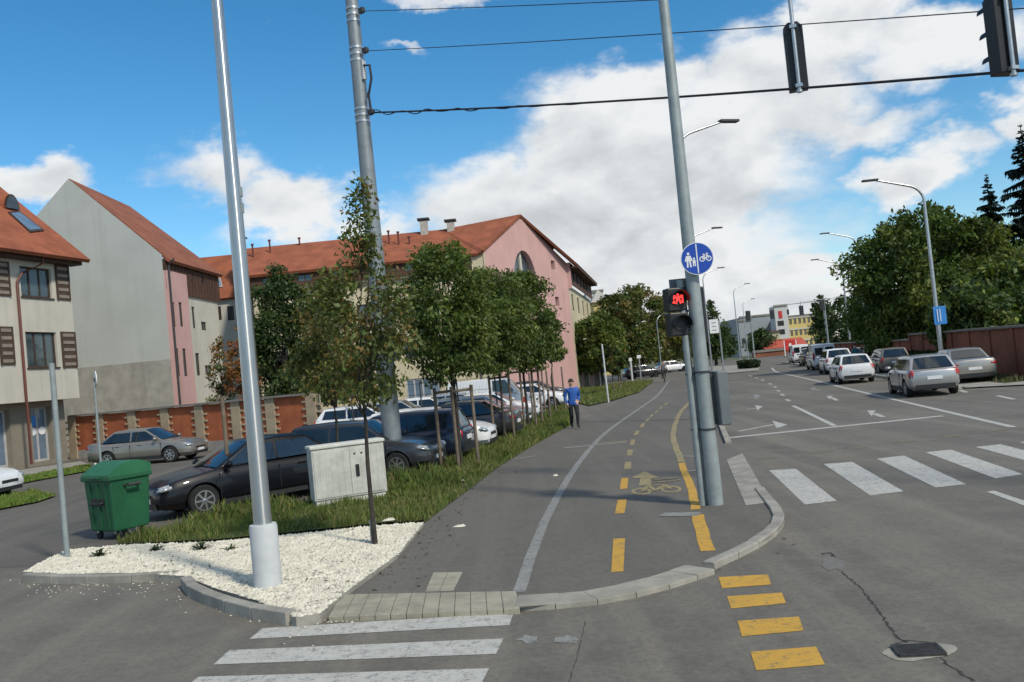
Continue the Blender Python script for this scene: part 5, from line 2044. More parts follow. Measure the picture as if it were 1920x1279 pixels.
def car_meshes(kind):
    if kind in _carcache:
        return _carcache[kind]
    c = CAR[kind]
    L, W, H, belt, deck, hood, r = c['L'], c['W'], c['H'], c['belt'], c['deck'], c['hood'], c['r']
    hw = W / 2
    F, Bk = L / 2, -L / 2
    X1, X2, X3, X4 = F - c['x1'], F - c['x2'], Bk + c['x3'], Bk + c['x4']
    st = [(Bk, .40, deck - .12, .82), (Bk + .04, .31, deck - .05, .90), (Bk + .16, .25, deck - .005, .965), (Bk + .45, .22, deck, .995)]
    if c['x4'] > .3:
        st.append((X4 - .05, .21, deck - .005, 1.0))
    st += [(max(X4, Bk + .5) + .25, .20, belt + .01, 1.0), (-.2, .19, belt, 1.0), (X1 - .25, .19, belt, 1.0), (X1 + .05, .19, belt - .01, .995), (X1 + (F - X1) * .4, .20, belt - (belt - hood) * .38, .98),
           (F - .38, .21, hood + .06, .95), (F - .17, .22, hood - .02, .885), (F - .05, .25, hood - .10, .80), (F, .32, hood - .20, .68)]
    st = sorted(st, key=lambda s: s[0])
    mb = MB()
    rings = [loft_ring(x, zb, zt, hw * w_, .025) for (x, zb, zt, w_) in st]
    n = len(rings[0])
    vs = [p for q in rings for p in q]
    fs = []
    for i in range(len(rings) - 1):
        for k in range(n):
            a, b = i * n + k, i * n + (k + 1) % n
            fs.append((a, b, b + n, a + n))
    fs.append(tuple(range(n - 1, -1, -1)))
    fs.append(tuple(range(len(vs) - n, len(vs))))
    mb.add(vs, fs)
    me = mb.mesh('car_body')
    ob = bpy.data.objects.new('tmp', me)
    COL.objects.link(ob)
    # wheel arches
    fx = F - c['fo']
    rx = fx - c['wb']
    cut = MB()
    for x in (fx, rx):
        for s in (-1, 1):
            cut.lathe([(r + .055, s * (hw - .30)), (r + .055, s * (hw + .2))], 28, (x, 0, r), 'Y')
    cm = cut.mesh('cut')
    cm.materials.append(M_TRIM)
    cm.materials.append(M_TRIM)
    cm.polygons.foreach_set('material_index', [1] * len(cm.polygons))
    co = bpy.data.objects.new('tmpc', cm)
    COL.objects.link(co)
    me.materials.append(M_TRIM)
    me.materials.append(M_TRIM)
    md = ob.modifiers.new('b', 'BOOLEAN')
    md.operation = 'DIFFERENCE'
    md.object = co
    md.solver = 'EXACT'
    dg_ = bpy.context.evaluated_depsgraph_get()
    body = bpy.data.meshes.new_from_object(ob.evaluated_get(dg_))
    bpy.data.objects.remove(ob)
    bpy.data.objects.remove(co)
    body.polygons.foreach_set('use_smooth', [True] * len(body.polygons))
    body.set_sharp_from_angle(angle=R_(32))
    # cabin
    wb_, kk = hw * .90, (hw * .90 - hw * .70) / (H - belt)
    yy = lambda z: wb_ - (z - belt) * kk
    zr0, zr1, zr2 = H - .045, H - .015, H - .05
    if kind in ('van', 'bigvan'):
        kk = (hw * .92 - hw * .86) / (H - belt)
        wb_ = hw * .92
        zr0 = H - .08
    xm = (X2 + X3) / 2
    prof = [(X1, belt - .02), (X2, zr0), (xm, zr1), (X3, zr2), (X4, deck - .02)]
    cb = MB()
    Ls = [(x, yy(z), z) for x, z in prof]
    Rs = [(x, -yy(z), z) for x, z in prof]
    cb.face(Ls)
    cb.face(list(reversed(Rs)))
    for i in range(4):
        a, b, c2, d2 = Ls[i], Ls[i + 1], Rs[i + 1], Rs[i]
        if i in (1, 2):
            ac = (a[0], 0, a[2] + .03)
            bc = (b[0], 0, b[2] + .03)
            cb.face([a, b, bc, ac])
            cb.face([ac, bc, c2, d2])
        elif i == 0:
            cb.face([a, b, (b[0], 0, b[2] + .03), c2, d2])
        else:
            cb.face([a, (a[0], 0, a[2] + .03)][:1] + [b, c2, d2, (a[0], 0, a[2] + .03)])
    cb.face([Ls[0], Rs[0], Rs[4], Ls[4]])
    cabin = cb.mesh('cabin')
    bm = bmesh.new()
    bm.from_mesh(cabin)
    es = [e for e in bm.edges if len(e.link_faces) == 2 and e.calc_face_angle(0) > .35 and min(v.co.z for v in e.verts) > belt - .1]
    bmesh.ops.bevel(bm, geom=es, offset=.055, segments=3, affect='EDGES', profile=.6, clamp_overlap=True)
    bm.to_mesh(cabin)
    bm.free()
    cabin.polygons.foreach_set('use_smooth', [True] * len(cabin.polygons))
    cabin.set_sharp_from_angle(angle=R_(28))
    # glass
    z0, z1 = belt + .035, H - .125
    xA = lambda z: X1 + (X2 - X1) * (z - belt) / (zr0 - belt)
    xR = lambda z: X4 + (X3 - X4) * (z - deck) / (zr2 - deck)
    xB = (X2 + X3) / 2 + (.12 if kind == 'sedan' else .1)
    if kind in ('van', 'bigvan'):
        xB = X2 - .75
    sides = []
    fwin = [(xA(z0) - .13, z0), (xA(z1) - .07, z1), (xB + .035, z1), (xB + .035, z0)]
    rwin = [(xB - .035, z0), (xB - .035, z1), (xR(z1) + .14, z1), (max(xR(z0) + .22, Bk + .42), z0 + .02)]
    for s in (1, -1):
        for poly in ([fwin, rwin] if c['rearw'] else [fwin]):
            m = MB()
            P = [(x, s * (yy(z) + .006), z) for x, z in poly]
            m.face(P if s > 0 else list(reversed(P)))
            sides.append(m.mesh('side_window', fix=False))

    def pane(p, q, inset_t, inset_b, t0, t1, sgn):
        m = MB()
        A_, B_ = Vector((p[0], 0, p[1])), Vector((q[0], 0, q[1]))
        d = (B_ - A_)
        nn = Vector((-d.z, 0, d.x)).normalized() * sgn
        P = []
        for (t, ins) in ((t0, inset_b), (t1, inset_t)):
            c3 = A_ + d * t + nn * .010
            hy = yy(A_.z + d.z * t) - ins
            P.append((c3, hy))
        for k in range(6):     # slight curvature across
            u0, u1 = -1 + k / 3, -1 + (k + 1) / 3
            f_ = lambda u: nn * (.028 * (1 - u * u))
            m.face([P[0][0] + Vector((0, P[0][1] * u0, 0)) + f_(u0), P[0][0] + Vector((0, P[0][1] * u1, 0)) + f_(u1), P[1][0] + Vector((0, P[1][1] * u1, 0)) + f_(u1), P[1][0] + Vector((0, P[1][1] * u0, 0)) + f_(u0)])
        return m.mesh('pane')
    ws = pane(prof[0], prof[1], .09, .07, .06, .93, -1)
    if kind in ('van', 'bigvan'):
        rwp = MB()
        for s in (1, -1):
            rwp.box((X4 - .02, s * hw * .42, H - .55), (.03, hw * .62, .55))
        rw_ = rwp.mesh('rear')
    else:
        rw_ = pane(prof[4], prof[3], .10, .09, .10, .90, 1)
    # wheels
    t = MB()
    t.lathe([(r * .62, -.10), (r * .93, -.105), (r, -.075), (r, .075), (r * .93, .105), (r * .62, .10)], 28, (0, 0, 0), 'Y')
    tyre = t.mesh('tyre')
    tyre.polygons.foreach_set('use_smooth', [True] * len(tyre.polygons))
    tyre.set_sharp_from_angle(angle=R_(40))
    rm = MB()
    for s in (1,):
        rm.lathe([(r * .64, .06), (r * .66, .112), (r * .58, .112), (r * .57, .07)], 24, (0, 0, 0), 'Y')
        rm.lathe([(r * .13, .06), (r * .13, .11), (r * .05, .115)], 12, (0, 0, 0), 'Y')
        for k in range(7):
            a = 2 * math.pi * k / 7
            M3 = Matrix.Rotation(-a, 3, 'Y')
            rm.box(M3 @ Vector((r * .36, .095, 0)), (r * .52, .025, r * .13), M=M3)
    rim = rm.mesh('rim')
    hubm = MB()
    hubm.lathe([(r * .60, .02), (r * .60, .065)], 20, (0, 0, 0), 'Y')
    hub = hubm.mesh('hub')
    # lights
    def lamp(x, y, z, sx, sy, sz, rz, rl_=0.0):
        m = MB()
        m.box((0, 0, 0), (sx, sy, sz))
        q = m.mesh('lamp')
        bm = bmesh.new()
        bm.from_mesh(q)
        bmesh.ops.bevel(bm, geom=bm.edges[:], offset=min(sx, sy, sz) * .3, segments=2, affect='EDGES')
        bm.transform(Matrix.Translation((x, y, z)) @ Matrix.Rotation(rz, 4, 'Z') @ Matrix.Rotation(rl_, 4, 'Y'))
        bm.to_mesh(q)
        bm.free()
        q.polygons.foreach_set('use_smooth', [True] * len(q.polygons))
        return q
    zh = hood - .14
    hl = [lamp(F - .20, s * hw * .70, zh + .04, .30, .34, .15, s * -.55, .22) for s in (1, -1)]
    if kind in ('van', 'bigvan'):
        tl_ = [lamp(Bk + .05, s * hw * .86, belt - .05, .16, .13, .62, 0) for s in (1, -1)]
    elif kind == 'sedan':
        tl_ = [lamp(Bk + .115, s * hw * .72, deck - .20, .24, .38, .15, s * .12) for s in (1, -1)]
    else:
        tl_ = [lamp(Bk + .115, s * hw * .815, deck - .17, .21, .22, .32, s * .12) for s in (1, -1)]
    pl = MB()
    pl.box((Bk - .012, 0, .66 if kind != 'sedan' else .62), (.02, .50, .115))
    rp = pl.mesh('plate')
    pl = MB()
    pl.box((F + .006, 0, .40), (.02, .50, .115))
    fp = pl.mesh('plate')
    trim = []
    for nm_, bb in (('rear_valance', ((Bk + .02, 0, .36), (.10, W * .74, .14))), ('front_valance', ((F - .04, 0, .30), (.12, W * .60, .12))), ('grille', ((F - .02, 0, hood - .25), (.06, W * .42, .09))),
                    ('sill', ((fx + rx) / 2, hw * .965, .235)), ('sill', ((fx + rx) / 2, -hw * .965, .235))):
        tr = MB()
        if nm_ == 'sill':
            tr.box(bb, (c['wb'] - 2 * r - .15, .05, .09))
        else:
            tr.box(*bb)
        trim.append((nm_, tr.mesh(nm_)))
    mi = []
    for s in (1, -1):
        mi.append(lamp(X1 - .22, s * (hw * .90 + .14), belt + .07, .13, .22, .15, 0))
    dh = []
    for s in (1, -1):
        for x in ((fx + rx) / 2 + .10, (fx + rx) / 2 - .85):
            dh.append(lamp(x, s * hw * .985, belt - .12, .20, .035, .03, 0))
    seam = []
    for s in (1, -1):
        for x in (X1 - .05, xB, (fx + rx) / 2 - 1.05):
            sm = MB()
            sm.box((x, s * hw * .985, .58), (.010, .03, .50))
            seam.append(sm.mesh('seam'))
    _carcache[kind] = dict(c=c, body=body, cabin=cabin, ws=ws, rw=rw_, sides=sides, tyre=tyre, rim=rim, hub=hub, hl=hl, tl=tl_, rp=rp, fp=fp, trim=trim, mi=mi, dh=dh, seam=seam, fx=fx, rx=rx, hw=hw, r=r)
    return _carcache[kind]


def body_link(name, me, ms, parent):
    o = bpy.data.objects.new(name, me)
    COL.objects.link(o)
    while len(me.materials) < len(ms):
        me.materials.append(M_TRIM)
    for i, m in enumerate(ms):
        o.material_slots[i].link = 'OBJECT'
        o.material_slots[i].material = m
    o.parent = parent
    return o


def make_car(kind, pm, x, y, az, label, group, cat='car', scale=1.0, detail=True, name='car', trimless=False):
    k = car_meshes(kind)
    root = thing(name, label, cat, (x, y, 0.004), math.pi / 2 - az, group)
    root.scale = (scale,) * 3
    b = body_link('body', k['body'], [pm, M_TRIM], root)
    body_link('cabin', k['cabin'], [pm], root)
    body_link('windshield', k['ws'], [M_GLASS], root)
    body_link('rear_window', k['rw'], [M_GLASS], root)
    for s in k['sides']:
        body_link('side_window', s, [M_GLASS], root)
    for wx in (k['fx'], k['rx']):
        for s in (1, -1):
            w_ = body_link('wheel', k['tyre'], [M_TYRE], root)
            w_.location = (wx, s * (k['hw'] - .125), k['r'])
            if s < 0:
                w_.rotation_euler = (0, 0, math.pi)
            if detail:
                body_link('rim', k['rim'], [M_RIM], w_)
                body_link('hub', k['hub'], [M_TRIM], w_)
    for m in k['hl']:
        body_link('headlight', m, [M_HEAD], root)
    for m in k['tl']:
        body_link('taillight', m, [M_TAIL], root)
    body_link('number_plate', k['rp'], [M_PLATE], root)
    body_link('number_plate', k['fp'], [M_PLATE], root)
    for nm_, m in k['trim']:
        body_link(nm_, m, [M_TRIM], root)
    for m in k['mi']:
        body_link('wing_mirror', m, [pm], root)
    if detail:
        for m in k['dh']:
            body_link('door_handle', m, [pm], b)
        for m in k['seam']:
            body_link('door_seam', m, [M_TRIM], b)
    return root


def carpaint(name, col, metal=0.0, rough=.32, coat=.6, spec=.4):
    return mat(name, col, rough, metal, var=.05, vscale=2, coat=coat, spec=spec)


P_BLACK = carpaint('paint_black', (.005, .006, .009), 0, .4, .35, .2)
P_DGREY = carpaint('paint_dark_grey', (.04, .043, .05), .3)
P_NAVY = carpaint('paint_navy', (.02, .03, .055), .3)
P_SILVER = carpaint('paint_silver', (.42, .42, .42), .6)
P_BEIGE = carpaint('paint_warm_silver', (.36, .34, .31), .55)
P_WHITE = carpaint('paint_white', (.70, .71, .72))
P_GREYB = carpaint('paint_taupe_grey', (.25, .235, .21), .5)
P_OLD = carpaint('paint_dull_taupe', (.15, .135, .115), .2, .5)
P_CHAR = carpaint('paint_charcoal', (.05, .05, .055), .4)


def car_rear(kind, pm, px, py, az, label, group, back=0.0, **kw):
    """place by the photo position of the rear end on the ground"""
    p = G(px, py)
    L = CAR[kind]['L'] * kw.get('scale', 1)
    d = Vector((math.sin(az), math.cos(az)))
    q = V2(p) + d * (L / 2 + back)
    return make_car(kind, pm, q.x, q.y, az, label, group, **kw)


def car_front(kind, pm, px, py, az, label, group, **kw):
    p = G(px, py)
    L = CAR[kind]['L']
    d = Vector((math.sin(az), math.cos(az)))
    q = V2(p) - d * (L / 2)
    return make_car(kind, pm, q.x, q.y, az, label, group, **kw)


TQ = 'cars queueing away along the road'
AZR = R_(11.5)
car_rear('hatch', P_SILVER, 1757, 743, AZR, 'silver hatchback in the queue, directly beside the warm silver saloon', TQ)
car_rear('sedan', P_BEIGE, 1832, 720, AZR, 'warm silver saloon closest to the brick wall in the queue', TQ)
car_rear('hatch', P_WHITE, 1610, 719, AZR, 'small white hatchback driving beside the long centre line', TQ)
car_rear('estate', P_OLD, 1683, 700, AZR, 'dull taupe estate car between white hatchback and hedge', TQ)
car_rear('hatch', P_CHAR, 1634, 686, AZR, 'charcoal car ahead of the dull taupe estate', TQ, detail=False)
car_rear('suv', P_WHITE, 1578, 701, AZR, 'white off-roader directly ahead of the small white hatchback', TQ, detail=False)
car_rear('van', P_WHITE, 1549, 693, AZR, 'tall white panel van ahead of the white off-roader', TQ, cat='van', detail=False, name='panel_van')
car_rear('suv', P_CHAR, 1527, 686, AZR, 'dark people carrier between two white vans', TQ, detail=False)
car_rear('van', P_WHITE, 1504, 681, AZR, 'farthest white van with plain rear doors at the head of the queue', TQ, cat='van', detail=False, name='panel_van')

PL = 'cars in the parking lot'
# nearest black saloon, nose to the left
fw = V2(G(384, 968))
pr_ = V2(G(640, 921))
azb = math.atan2((fw - pr_).x, (fw - pr_).y)
db = Vector((math.sin(azb), math.cos(azb)))
qb = fw - db * (CAR['sedan']['L'] / 2 - CAR['sedan']['fo']) + Vector((db.y, -db.x)) * 0.78
make_car('sedan', P_BLACK, qb.x, qb.y, azb, 'black saloon parked behind the green bin and grey cabinet, nose towards bin', PL)
# grey saloon by the fence
p = V2(G(262, 873))
azg = R_(98)
make_car('sedan', P_GREYB, p.x, p.y + 1.0, azg, 'taupe grey saloon parked in front of the orange brick fence', PL)
# row facing the path
AZP = R_(100)
car_front('hatch', P_DGREY, 826, 884, R_(104), 'dark grey hatchback with big clear headlight facing the path', PL)
car_rear('estate', P_NAVY, 884, 862, R_(-80), 'navy car with red tail light towards the path', PL)
car_front('hatch', P_WHITE, 928, 842, AZP, 'white hatchback nose beside the navy car', PL)
car_rear('sedan', P_CHAR, 976, 822, R_(-80), 'charcoal saloon with tail light towards the path past the white nose', PL)
car_front('hatch', P_SILVER, 996, 800, AZP, 'silver hatchback nose by the staked trees', PL)
car_front('sedan', P_WHITE, 1016, 786, AZP, 'white saloon nose beside the silver hatchback', PL)
car_front('hatch', P_WHITE, 1068, 762, AZP, 'white car with black wheel arch right behind the walker', PL)
car_front('hatch', P_CHAR, 1062, 748, AZP, 'charcoal car behind the white car by the walker', PL, detail=False)
for (px, Y, kind, pm, az_, lab) in [
        (680, 38, 'hatch', P_WHITE, 95, 'white hatchback parked against the wire fence'),
        (745, 41, 'hatch', P_SILVER, 95, 'silver hatchback against the far side behind the big steel pole'),
        (925, 47, 'van', P_WHITE, 100, 'white van parked in front of the pink gable'),
        (860, 45, 'hatch', P_SILVER, 95, 'silver car beside the white parked van'),
        (800, 43, 'sedan', P_WHITE, 95, 'white saloon before the wide shop window')]:
    make_car(kind, pm, D(px, 750, Y).x, Y, R_(az_), lab, PL, cat='van' if kind == 'van' else 'car', detail=False, name='panel_van' if kind == 'van' else 'car')
# white car poking in at the left edge
p = V2(G(2, 940))
make_car('hatch', P_WHITE, p.x - 2.15, p.y + .9, R_(95), 'white car of which only the bonnet end shows beside the small grass island', PL)
for (px, Y, lab) in [(1262, 110, 'pale car parked under the golden street tree'), (1205, 95, 'dark car half hidden under the tallest street tree')]:
    make_car('hatch', P_WHITE if px > 1220 else P_CHAR, D(px, 700, Y).x, Y, R_(80), lab, 'cars parked along the far path', detail=False)

# ------------------------------------------------------------------ street furniture
# silver lamp post with pale sleeve
p = G(503, 1098, GZ)
lp = thing('lamp_post', 'tall bright silver lamp post standing in a pale sleeve in white gravel', 'lamp post', tuple(p))
mb = MB()
mb.tube([(0, 0, .6), (0, 0, 4.5), (0, 0, 9.8)], [.108, .088, .055], 24)
mb.build('pole', M_ALU, lp, smooth=40)
mb = MB()
mb.lathe([(.165, -.05), (.165, .70), (.155, .735), (.12, .74)], 28)
mb.build('sleeve', M_SLEEVE, lp, smooth=35)
mb = MB()
mb.tube([(0, 0, 9.8), (0, 0, 10.1), (.25, -.1, 10.3), (1.3, -.5, 10.45)], [.05, .045, .04, .03], 12)
mb.build('arm', M_ALU, lp, smooth=50)
mb = MB()
mb.box((1.6, -.6, 10.46), (.7, .28, .09), -.37)
mb.build('lantern', M_SLEEVE, lp, bevel=.02)
mb = MB()
for (z, s) in ((4.55, .05), (4.75, .05)):
    mb.box((.07, 0, z), (.06, .05, .12))
mb.build('bracket', M_POLE, lp)

# big catenary pole
p = G(742, 893)
bp = thing('catenary_pole', 'thick grey steel pole carrying the span wires behind the cabinet', 'pole', tuple(p))
mb = MB()
mb.tube([(0, 0, -.05), (0, 0, 3.5), (0, 0, 13.5)], [.245, .225, .15], 24)
mb.build('pole', M_POLE2, bp, smooth=40)
BPX, BPY = p.x, p.y
zbands = []
for k, py in enumerate((218, 104, 30)):
    q = D((672, 657, 650)[k], py, BPY)
    zbands.append(q.z)
    mb = MB()
    for dz in (-.16, 0, .16):
        rr_z = .225 - (q.z - 3.5) / 10 * .075 + .012
        mb.lathe([(rr_z - .02, q.z + dz - .035), (rr_z, q.z + dz - .03), (rr_z, q.z + dz + .03), (rr_z - .02, q.z + dz + .035)], 24)
    mb.build('clamp_band', M_GALV, bp, smooth=40)
    mb = MB()
    mb.box((.26, -.24, q.z), (.16, .10, .12), -.75)
    mb.build('wire_anchor', M_DGREY, bp)
mb = MB()
z3, z2 = zbands[0], zbands[1]
mb.tube([(.17, -.17, z2 - .35), (.34, -.3, z2 - .4), (.36, -.33, z2 - .75), (.22, -.22, z2 - 1.2), (.24, -.24, z3 + .5), (.27, -.26, z3 - .08)], .03, 8)
mb.build('cable_loop', M_CABLE, bp, smooth=60)
mb = MB()
mb.box((.15, -.14, z2 - .45), (.1, .1, .5), -.75)
mb.build('terminal_box', M_SLEEVE, bp)
# opposite pole (the wires end there, outside the picture)
WD = Vector((1, -.965, 0)).normalized()
WL = 25.5
op = Vector((BPX, BPY, 0)) + WD * WL
ob_ = thing('catenary_pole', 'grey steel pole at the far end of the span wires across the road', 'pole', tuple(op))
mb = MB()
mb.tube([(0, 0, -.05), (0, 0, 13.5)], [.24, .15], 20)
mb.build('pole', M_POLE2, ob_, smooth=40)


def wire(name, label, zA, zB, sag, rad, twist=False):
    a = Vector((BPX, BPY, zA)) + WD * .3
    b = op + Vector((0, 0, zB)) - WD * .15
    pts = []
    for k in range(41):
        t = k / 40
        q = a.lerp(b, t)
        q.z -= sag * 4 * t * (1 - t)
        pts.append(q)
    root = thing(name, label, 'wire', tuple(a))
    mb = MB()
    mb.tube([q - a for q in pts], rad, 6)
    mb.build('cable', M_CABLE, root, smooth=60)
    if twist:
        mb = MB()
        tp_ = []
        for k in range(90):
            t = k / 89 * .27
            q = a.lerp(b, t)
            q.z -= sag * 4 * t * (1 - t)
            w1 = rad * 1.5 * (1 + .5 * math.sin(k * .31))
            w1 *= max(0, 1 - t / .29) * 1.6
            tp_.append(q - a + Vector((0, math.cos(k * .5) * w1, math.sin(k * .5) * w1 - .01)))
        mb.tube(tp_, rad * .6, 5)
        mb.build('lashed_cable', M_CABLE, root, smooth=60)
    return pts


def wire_z(px, py):
    """survey: height where the wire plane meets a photo ray"""
    O = Vector((BPX, BPY))
    U = Vector((WD.x, WD.y)).normalized()
    a, z = PV(px, py, O, U)
    return a, z


def solve_wire(pA, pB):
    (a1, z1), (a2, z2) = wire_z(*pA), wire_z(*pB)
    return a1, z1, a2, z2


# fit end heights so that the wires pass where the photo shows them
def fit(anchor_z, pts, sag):
    best = None
    for zB in [x * .1 for x in range(20, 160)]:
        e = 0
        for (px, py) in pts:
            a, z = wire_z(px, py)
            t = (a - .3) / (WL - .45)
            e += (anchor_z + (zB - anchor_z) * t - sag * 4 * t * (1 - t) - z) ** 2
        if best is None or e < best[0]:
            best = (e, zB)
    return best[1]


W3 = fit(zbands[0], [(1250, 180), (1490, 160), (1900, 149)], .25)
W2 = fit(zbands[1], [(1230, 60), (1700, 38)], .12)
W1 = fit(zbands[2], [(1000, 10), (1190, 0)], .12)
pts3 = wire('span_wire', 'thick lashed black cable carrying the hanging signals, lowest of the span wires', zbands[0], W3, .25, .022, True)
pts2 = wire('span_wire', 'thin wire strung halfway up the steel pole behind the signals', zbands[1], W2, .12, .009)
wire('span_wire', 'uppermost thin wire leaving the steel pole near the top edge', zbands[2], W1, .12, .009)


def wire_point(a, zA, zB, sag):
    t = (a - .3) / (WL - .45)
    q = Vector((BPX, BPY, 0)) + WD * a
    q.z = zA + (zB - zA) * t - sag * 4 * t * (1 - t)
    return q


def hanging_signal(px, label, yaw, hgt):
    a, _ = wire_z(px, 155)
    q = wire_point(a, zbands[0], W3, .25)
    s = q.y / 13.5
    root = thing('traffic_signal', label, 'traffic light', tuple(q), yaw, 'signals hanging from the span wire')
    mb = MB()
    # octagonal-topped backed housing
    prof = [(-.15, -.02), (.15, -.02), (.15, hgt - .08), (.08, hgt), (-.08, hgt), (-.15, hgt - .08)]
    vs = [(x, y, z) for y in (-.05, .17) for x, z in prof]
    mb.add(vs, [(0, 1, 2, 3, 4, 5), (11, 10, 9, 8, 7, 6)] + [(k, (k + 1) % 6, 6 + (k + 1) % 6, 6 + k) for k in range(6)])
    mb.build('housing', M_BLACK, root, bevel=.012)
    mb = MB()
    mb.tube([(0, -.09, -.05), (0, -.09, hgt + .75)], [.032, .032], 10)
    mb.build('hanger_tube', M_GALV, root, smooth=40)
    for z in (.02, hgt - .1):
        mb = MB()
        mb.box((0, -.09, z), (.11, .1, .05))
        mb.build('clamp', M_GALV, root)
    mb = MB()
    mb.tube([(0, -.09, -.09), (0, -.09, -.052)], .05, 10)
    mb.build('end_nut', M_GALV, root)
    for k in range(3):
        z = hgt * (.5 + (k - 1) * .31)
        mb = MB()
        mb.lathe([(.10, .17), (.105, .185), (.07, .19)], 18, (0, 0, z), 'Y')
        ln = mb.build('lens', M_DGREY, root)
        mb = MB()
        n_ = 10
        for j in range(n_):
            t0, t1 = math.pi * j / n_, math.pi * (j + 1) / n_
            mb.face([(.125 * math.cos(t0), .17, z + .125 * math.sin(t0)), (.125 * math.cos(t1), .17, z + .125 * math.sin(t1)), (.115 * math.cos(t1), .33, z + .11 * math.sin(t1)), (.115 * math.cos(t0), .33, z + .11 * math.sin(t0))])
        mb.build('hood', M_BLACK, ln)
    return root


hanging_signal(1497, 'hanging signal seen squarely from behind, its tube down the middle', R_(-16), 1.08)
hanging_signal(1893, 'hanging signal turned so its lamp hoods stick out sideways', R_(12), 1.12)

# sign pole and pedestrian signal pole
p = G(1342, 946, HZ)
sp = thing('sign_pole', 'tall grey steel pole with blue shared path sign at the kerb', 'pole', tuple(p))
mb = MB()
mb.tube([(0, 0, -.05), (0, 0, 3), (0, 0, 9.0)], [.118, .105, .070], 24)
mb.build('pole', M_POLE, sp, smooth=40)
mb = MB()
for z in (1.15, 2.02):
    mb.lathe([(.118, z - .015), (.128, z - .012), (.128, z + .012), (.118, z + .015)], 24)
mb.build('clamp_band', M_DGREY, sp, smooth=40)
mb = MB()
mb.box((.24, .02, 1.6), (.17, .36, .82), 0.15)
bx_ = mb.build('equipment_box', M_SIGNBACK, sp, bevel=.02)
for z in (1.25, 1.95):
    mb = MB()
    mb.box((.14, .0, z), (.10, .08, .06))
    mb.build('bracket', M_DGREY, sp)

sgq = D(1307, 485, p.y - .17)
sgn = thing('shared_path_sign', 'round blue sign with white walkers and bicycle divided by a line', 'sign', tuple(sgq))
sgn.rotation_euler = (0, 0, R_(-6))
RS = .245
mb = MB()
mb.lathe([(RS, -.012), (RS, .012)], 40, (0, 0, 0), 'Y')
mb.build('plate', M_SIGNW, sgn)
mb = MB()
mb.face([(RS * .955 * math.cos(2 * math.pi * k / 40), -.0145, RS * .955 * math.sin(2 * math.pi * k / 40)) for k in range(40)])
mb.build('blue_field', M_SIGNBLUE, sgn)


def flat(mb, pts, y=-.017):
    mb.face([(x * RS, y, z * RS) for x, z in pts])


def disc(mb, x, z, r_, n=12, y=-.017):
    mb.face([((x + r_ * math.cos(2 * math.pi * k / n)) * RS, y, (z + r_ * math.sin(2 * math.pi * k / n)) * RS) for k in range(n)])


def bar(mb, a, b, w_, y=-.017):
    a, b = Vector(a), Vector(b)
    d = (b - a).normalized()
    n = Vector((-d.y, d.x)) * w_ / 2
    flat(mb, [a + n, b + n, b - n, a - n], y)


mb = MB()
bar(mb, (0, -.9), (0, .9), .07)
mb.build('divider', M_SIGNW, sgn)
mb = MB()
disc(mb, -.52, .34, .085)
flat(mb, [(-.64, .22), (-.40, .22), (-.36, -.12), (-.68, -.12)])
bar(mb, (-.60, -.10), (-.62, -.50), .10, -.0175)
bar(mb, (-.46, -.10), (-.42, -.50), .10, -.0175)
bar(mb, (-.63, .20), (-.74, -.12), .07, -.018)
bar(mb, (-.42, .20), (-.32, -.10), .07, -.018)
mb.build('adult_figure', M_SIGNW, sgn)
mb = MB()
disc(mb, -.20, .02, .065)
flat(mb, [(-.28, -.06), (-.12, -.06), (-.10, -.26), (-.30, -.26)])
bar(mb, (-.25, -.25), (-.26, -.46), .07, -.0175)
bar(mb, (-.16, -.25), (-.14, -.46), .07, -.0175)
mb.build('child_figure', M_SIGNW, sgn)
mb = MB()
for cx in (.30, .70):
    for k in range(16):
        t0, t1 = 2 * math.pi * k / 16, 2 * math.pi * (k + 1) / 16
        flat(mb, [(cx + .17 * math.cos(t0), -.06 + .17 * math.sin(t0)), (cx + .17 * math.cos(t1), -.06 + .17 * math.sin(t1)), (cx + .11 * math.cos(t1), -.06 + .11 * math.sin(t1)), (cx + .11 * math.cos(t0), -.06 + .11 * math.sin(t0))])
for i, (a, b) in enumerate([((.30, -.06), (.40, .16)), ((.40, .16), (.62, .16)), ((.62, .16), (.50, -.06)), ((.50, -.06), (.40, .16)), ((.30, -.06), (.50, -.06)), ((.70, -.06), (.62, .24)), ((.54, .26), (.68, .26)), ((.34, .22), (.46, .22))]):
    bar(mb, a, b, .05, -.0175 - i * .0004)
mb.build('bicycle_figure', M_SIGNW, sgn)
mb = MB()
mb.box((.02, .06, 0), (.06, .12, .05))
mb.build('bracket', M_GALV, sgn)

p2 = G(1318, 947, HZ)
tp2 = thing('signal_pole', 'slim twin tube pole beside the sign pole holding the pedestrian signal', 'pole', tuple(p2))
mb = MB()
mb.tube([(0, 0, -.05), (0, 0, 3.45)], .055, 14)
mb.build('pole', M_POLE, tp2, smooth=40)
mb = MB()
mb.tube([(.10, .06, -.05), (.10, .06, 2.1)], .03, 10)
mb.build('conduit', M_POLE, tp2, smooth=40)
mb = MB()
mb.box((-.02, .09, 3.36), (.26, .02, .24))
mb.build('plate', M_SIGNBACK, tp2)
mb = MB()
for z in (1.15, 2.0):
    mb.box((.05, .03, z), (.2, .14, .03))
mb.build('strap', M_DGREY, tp2)
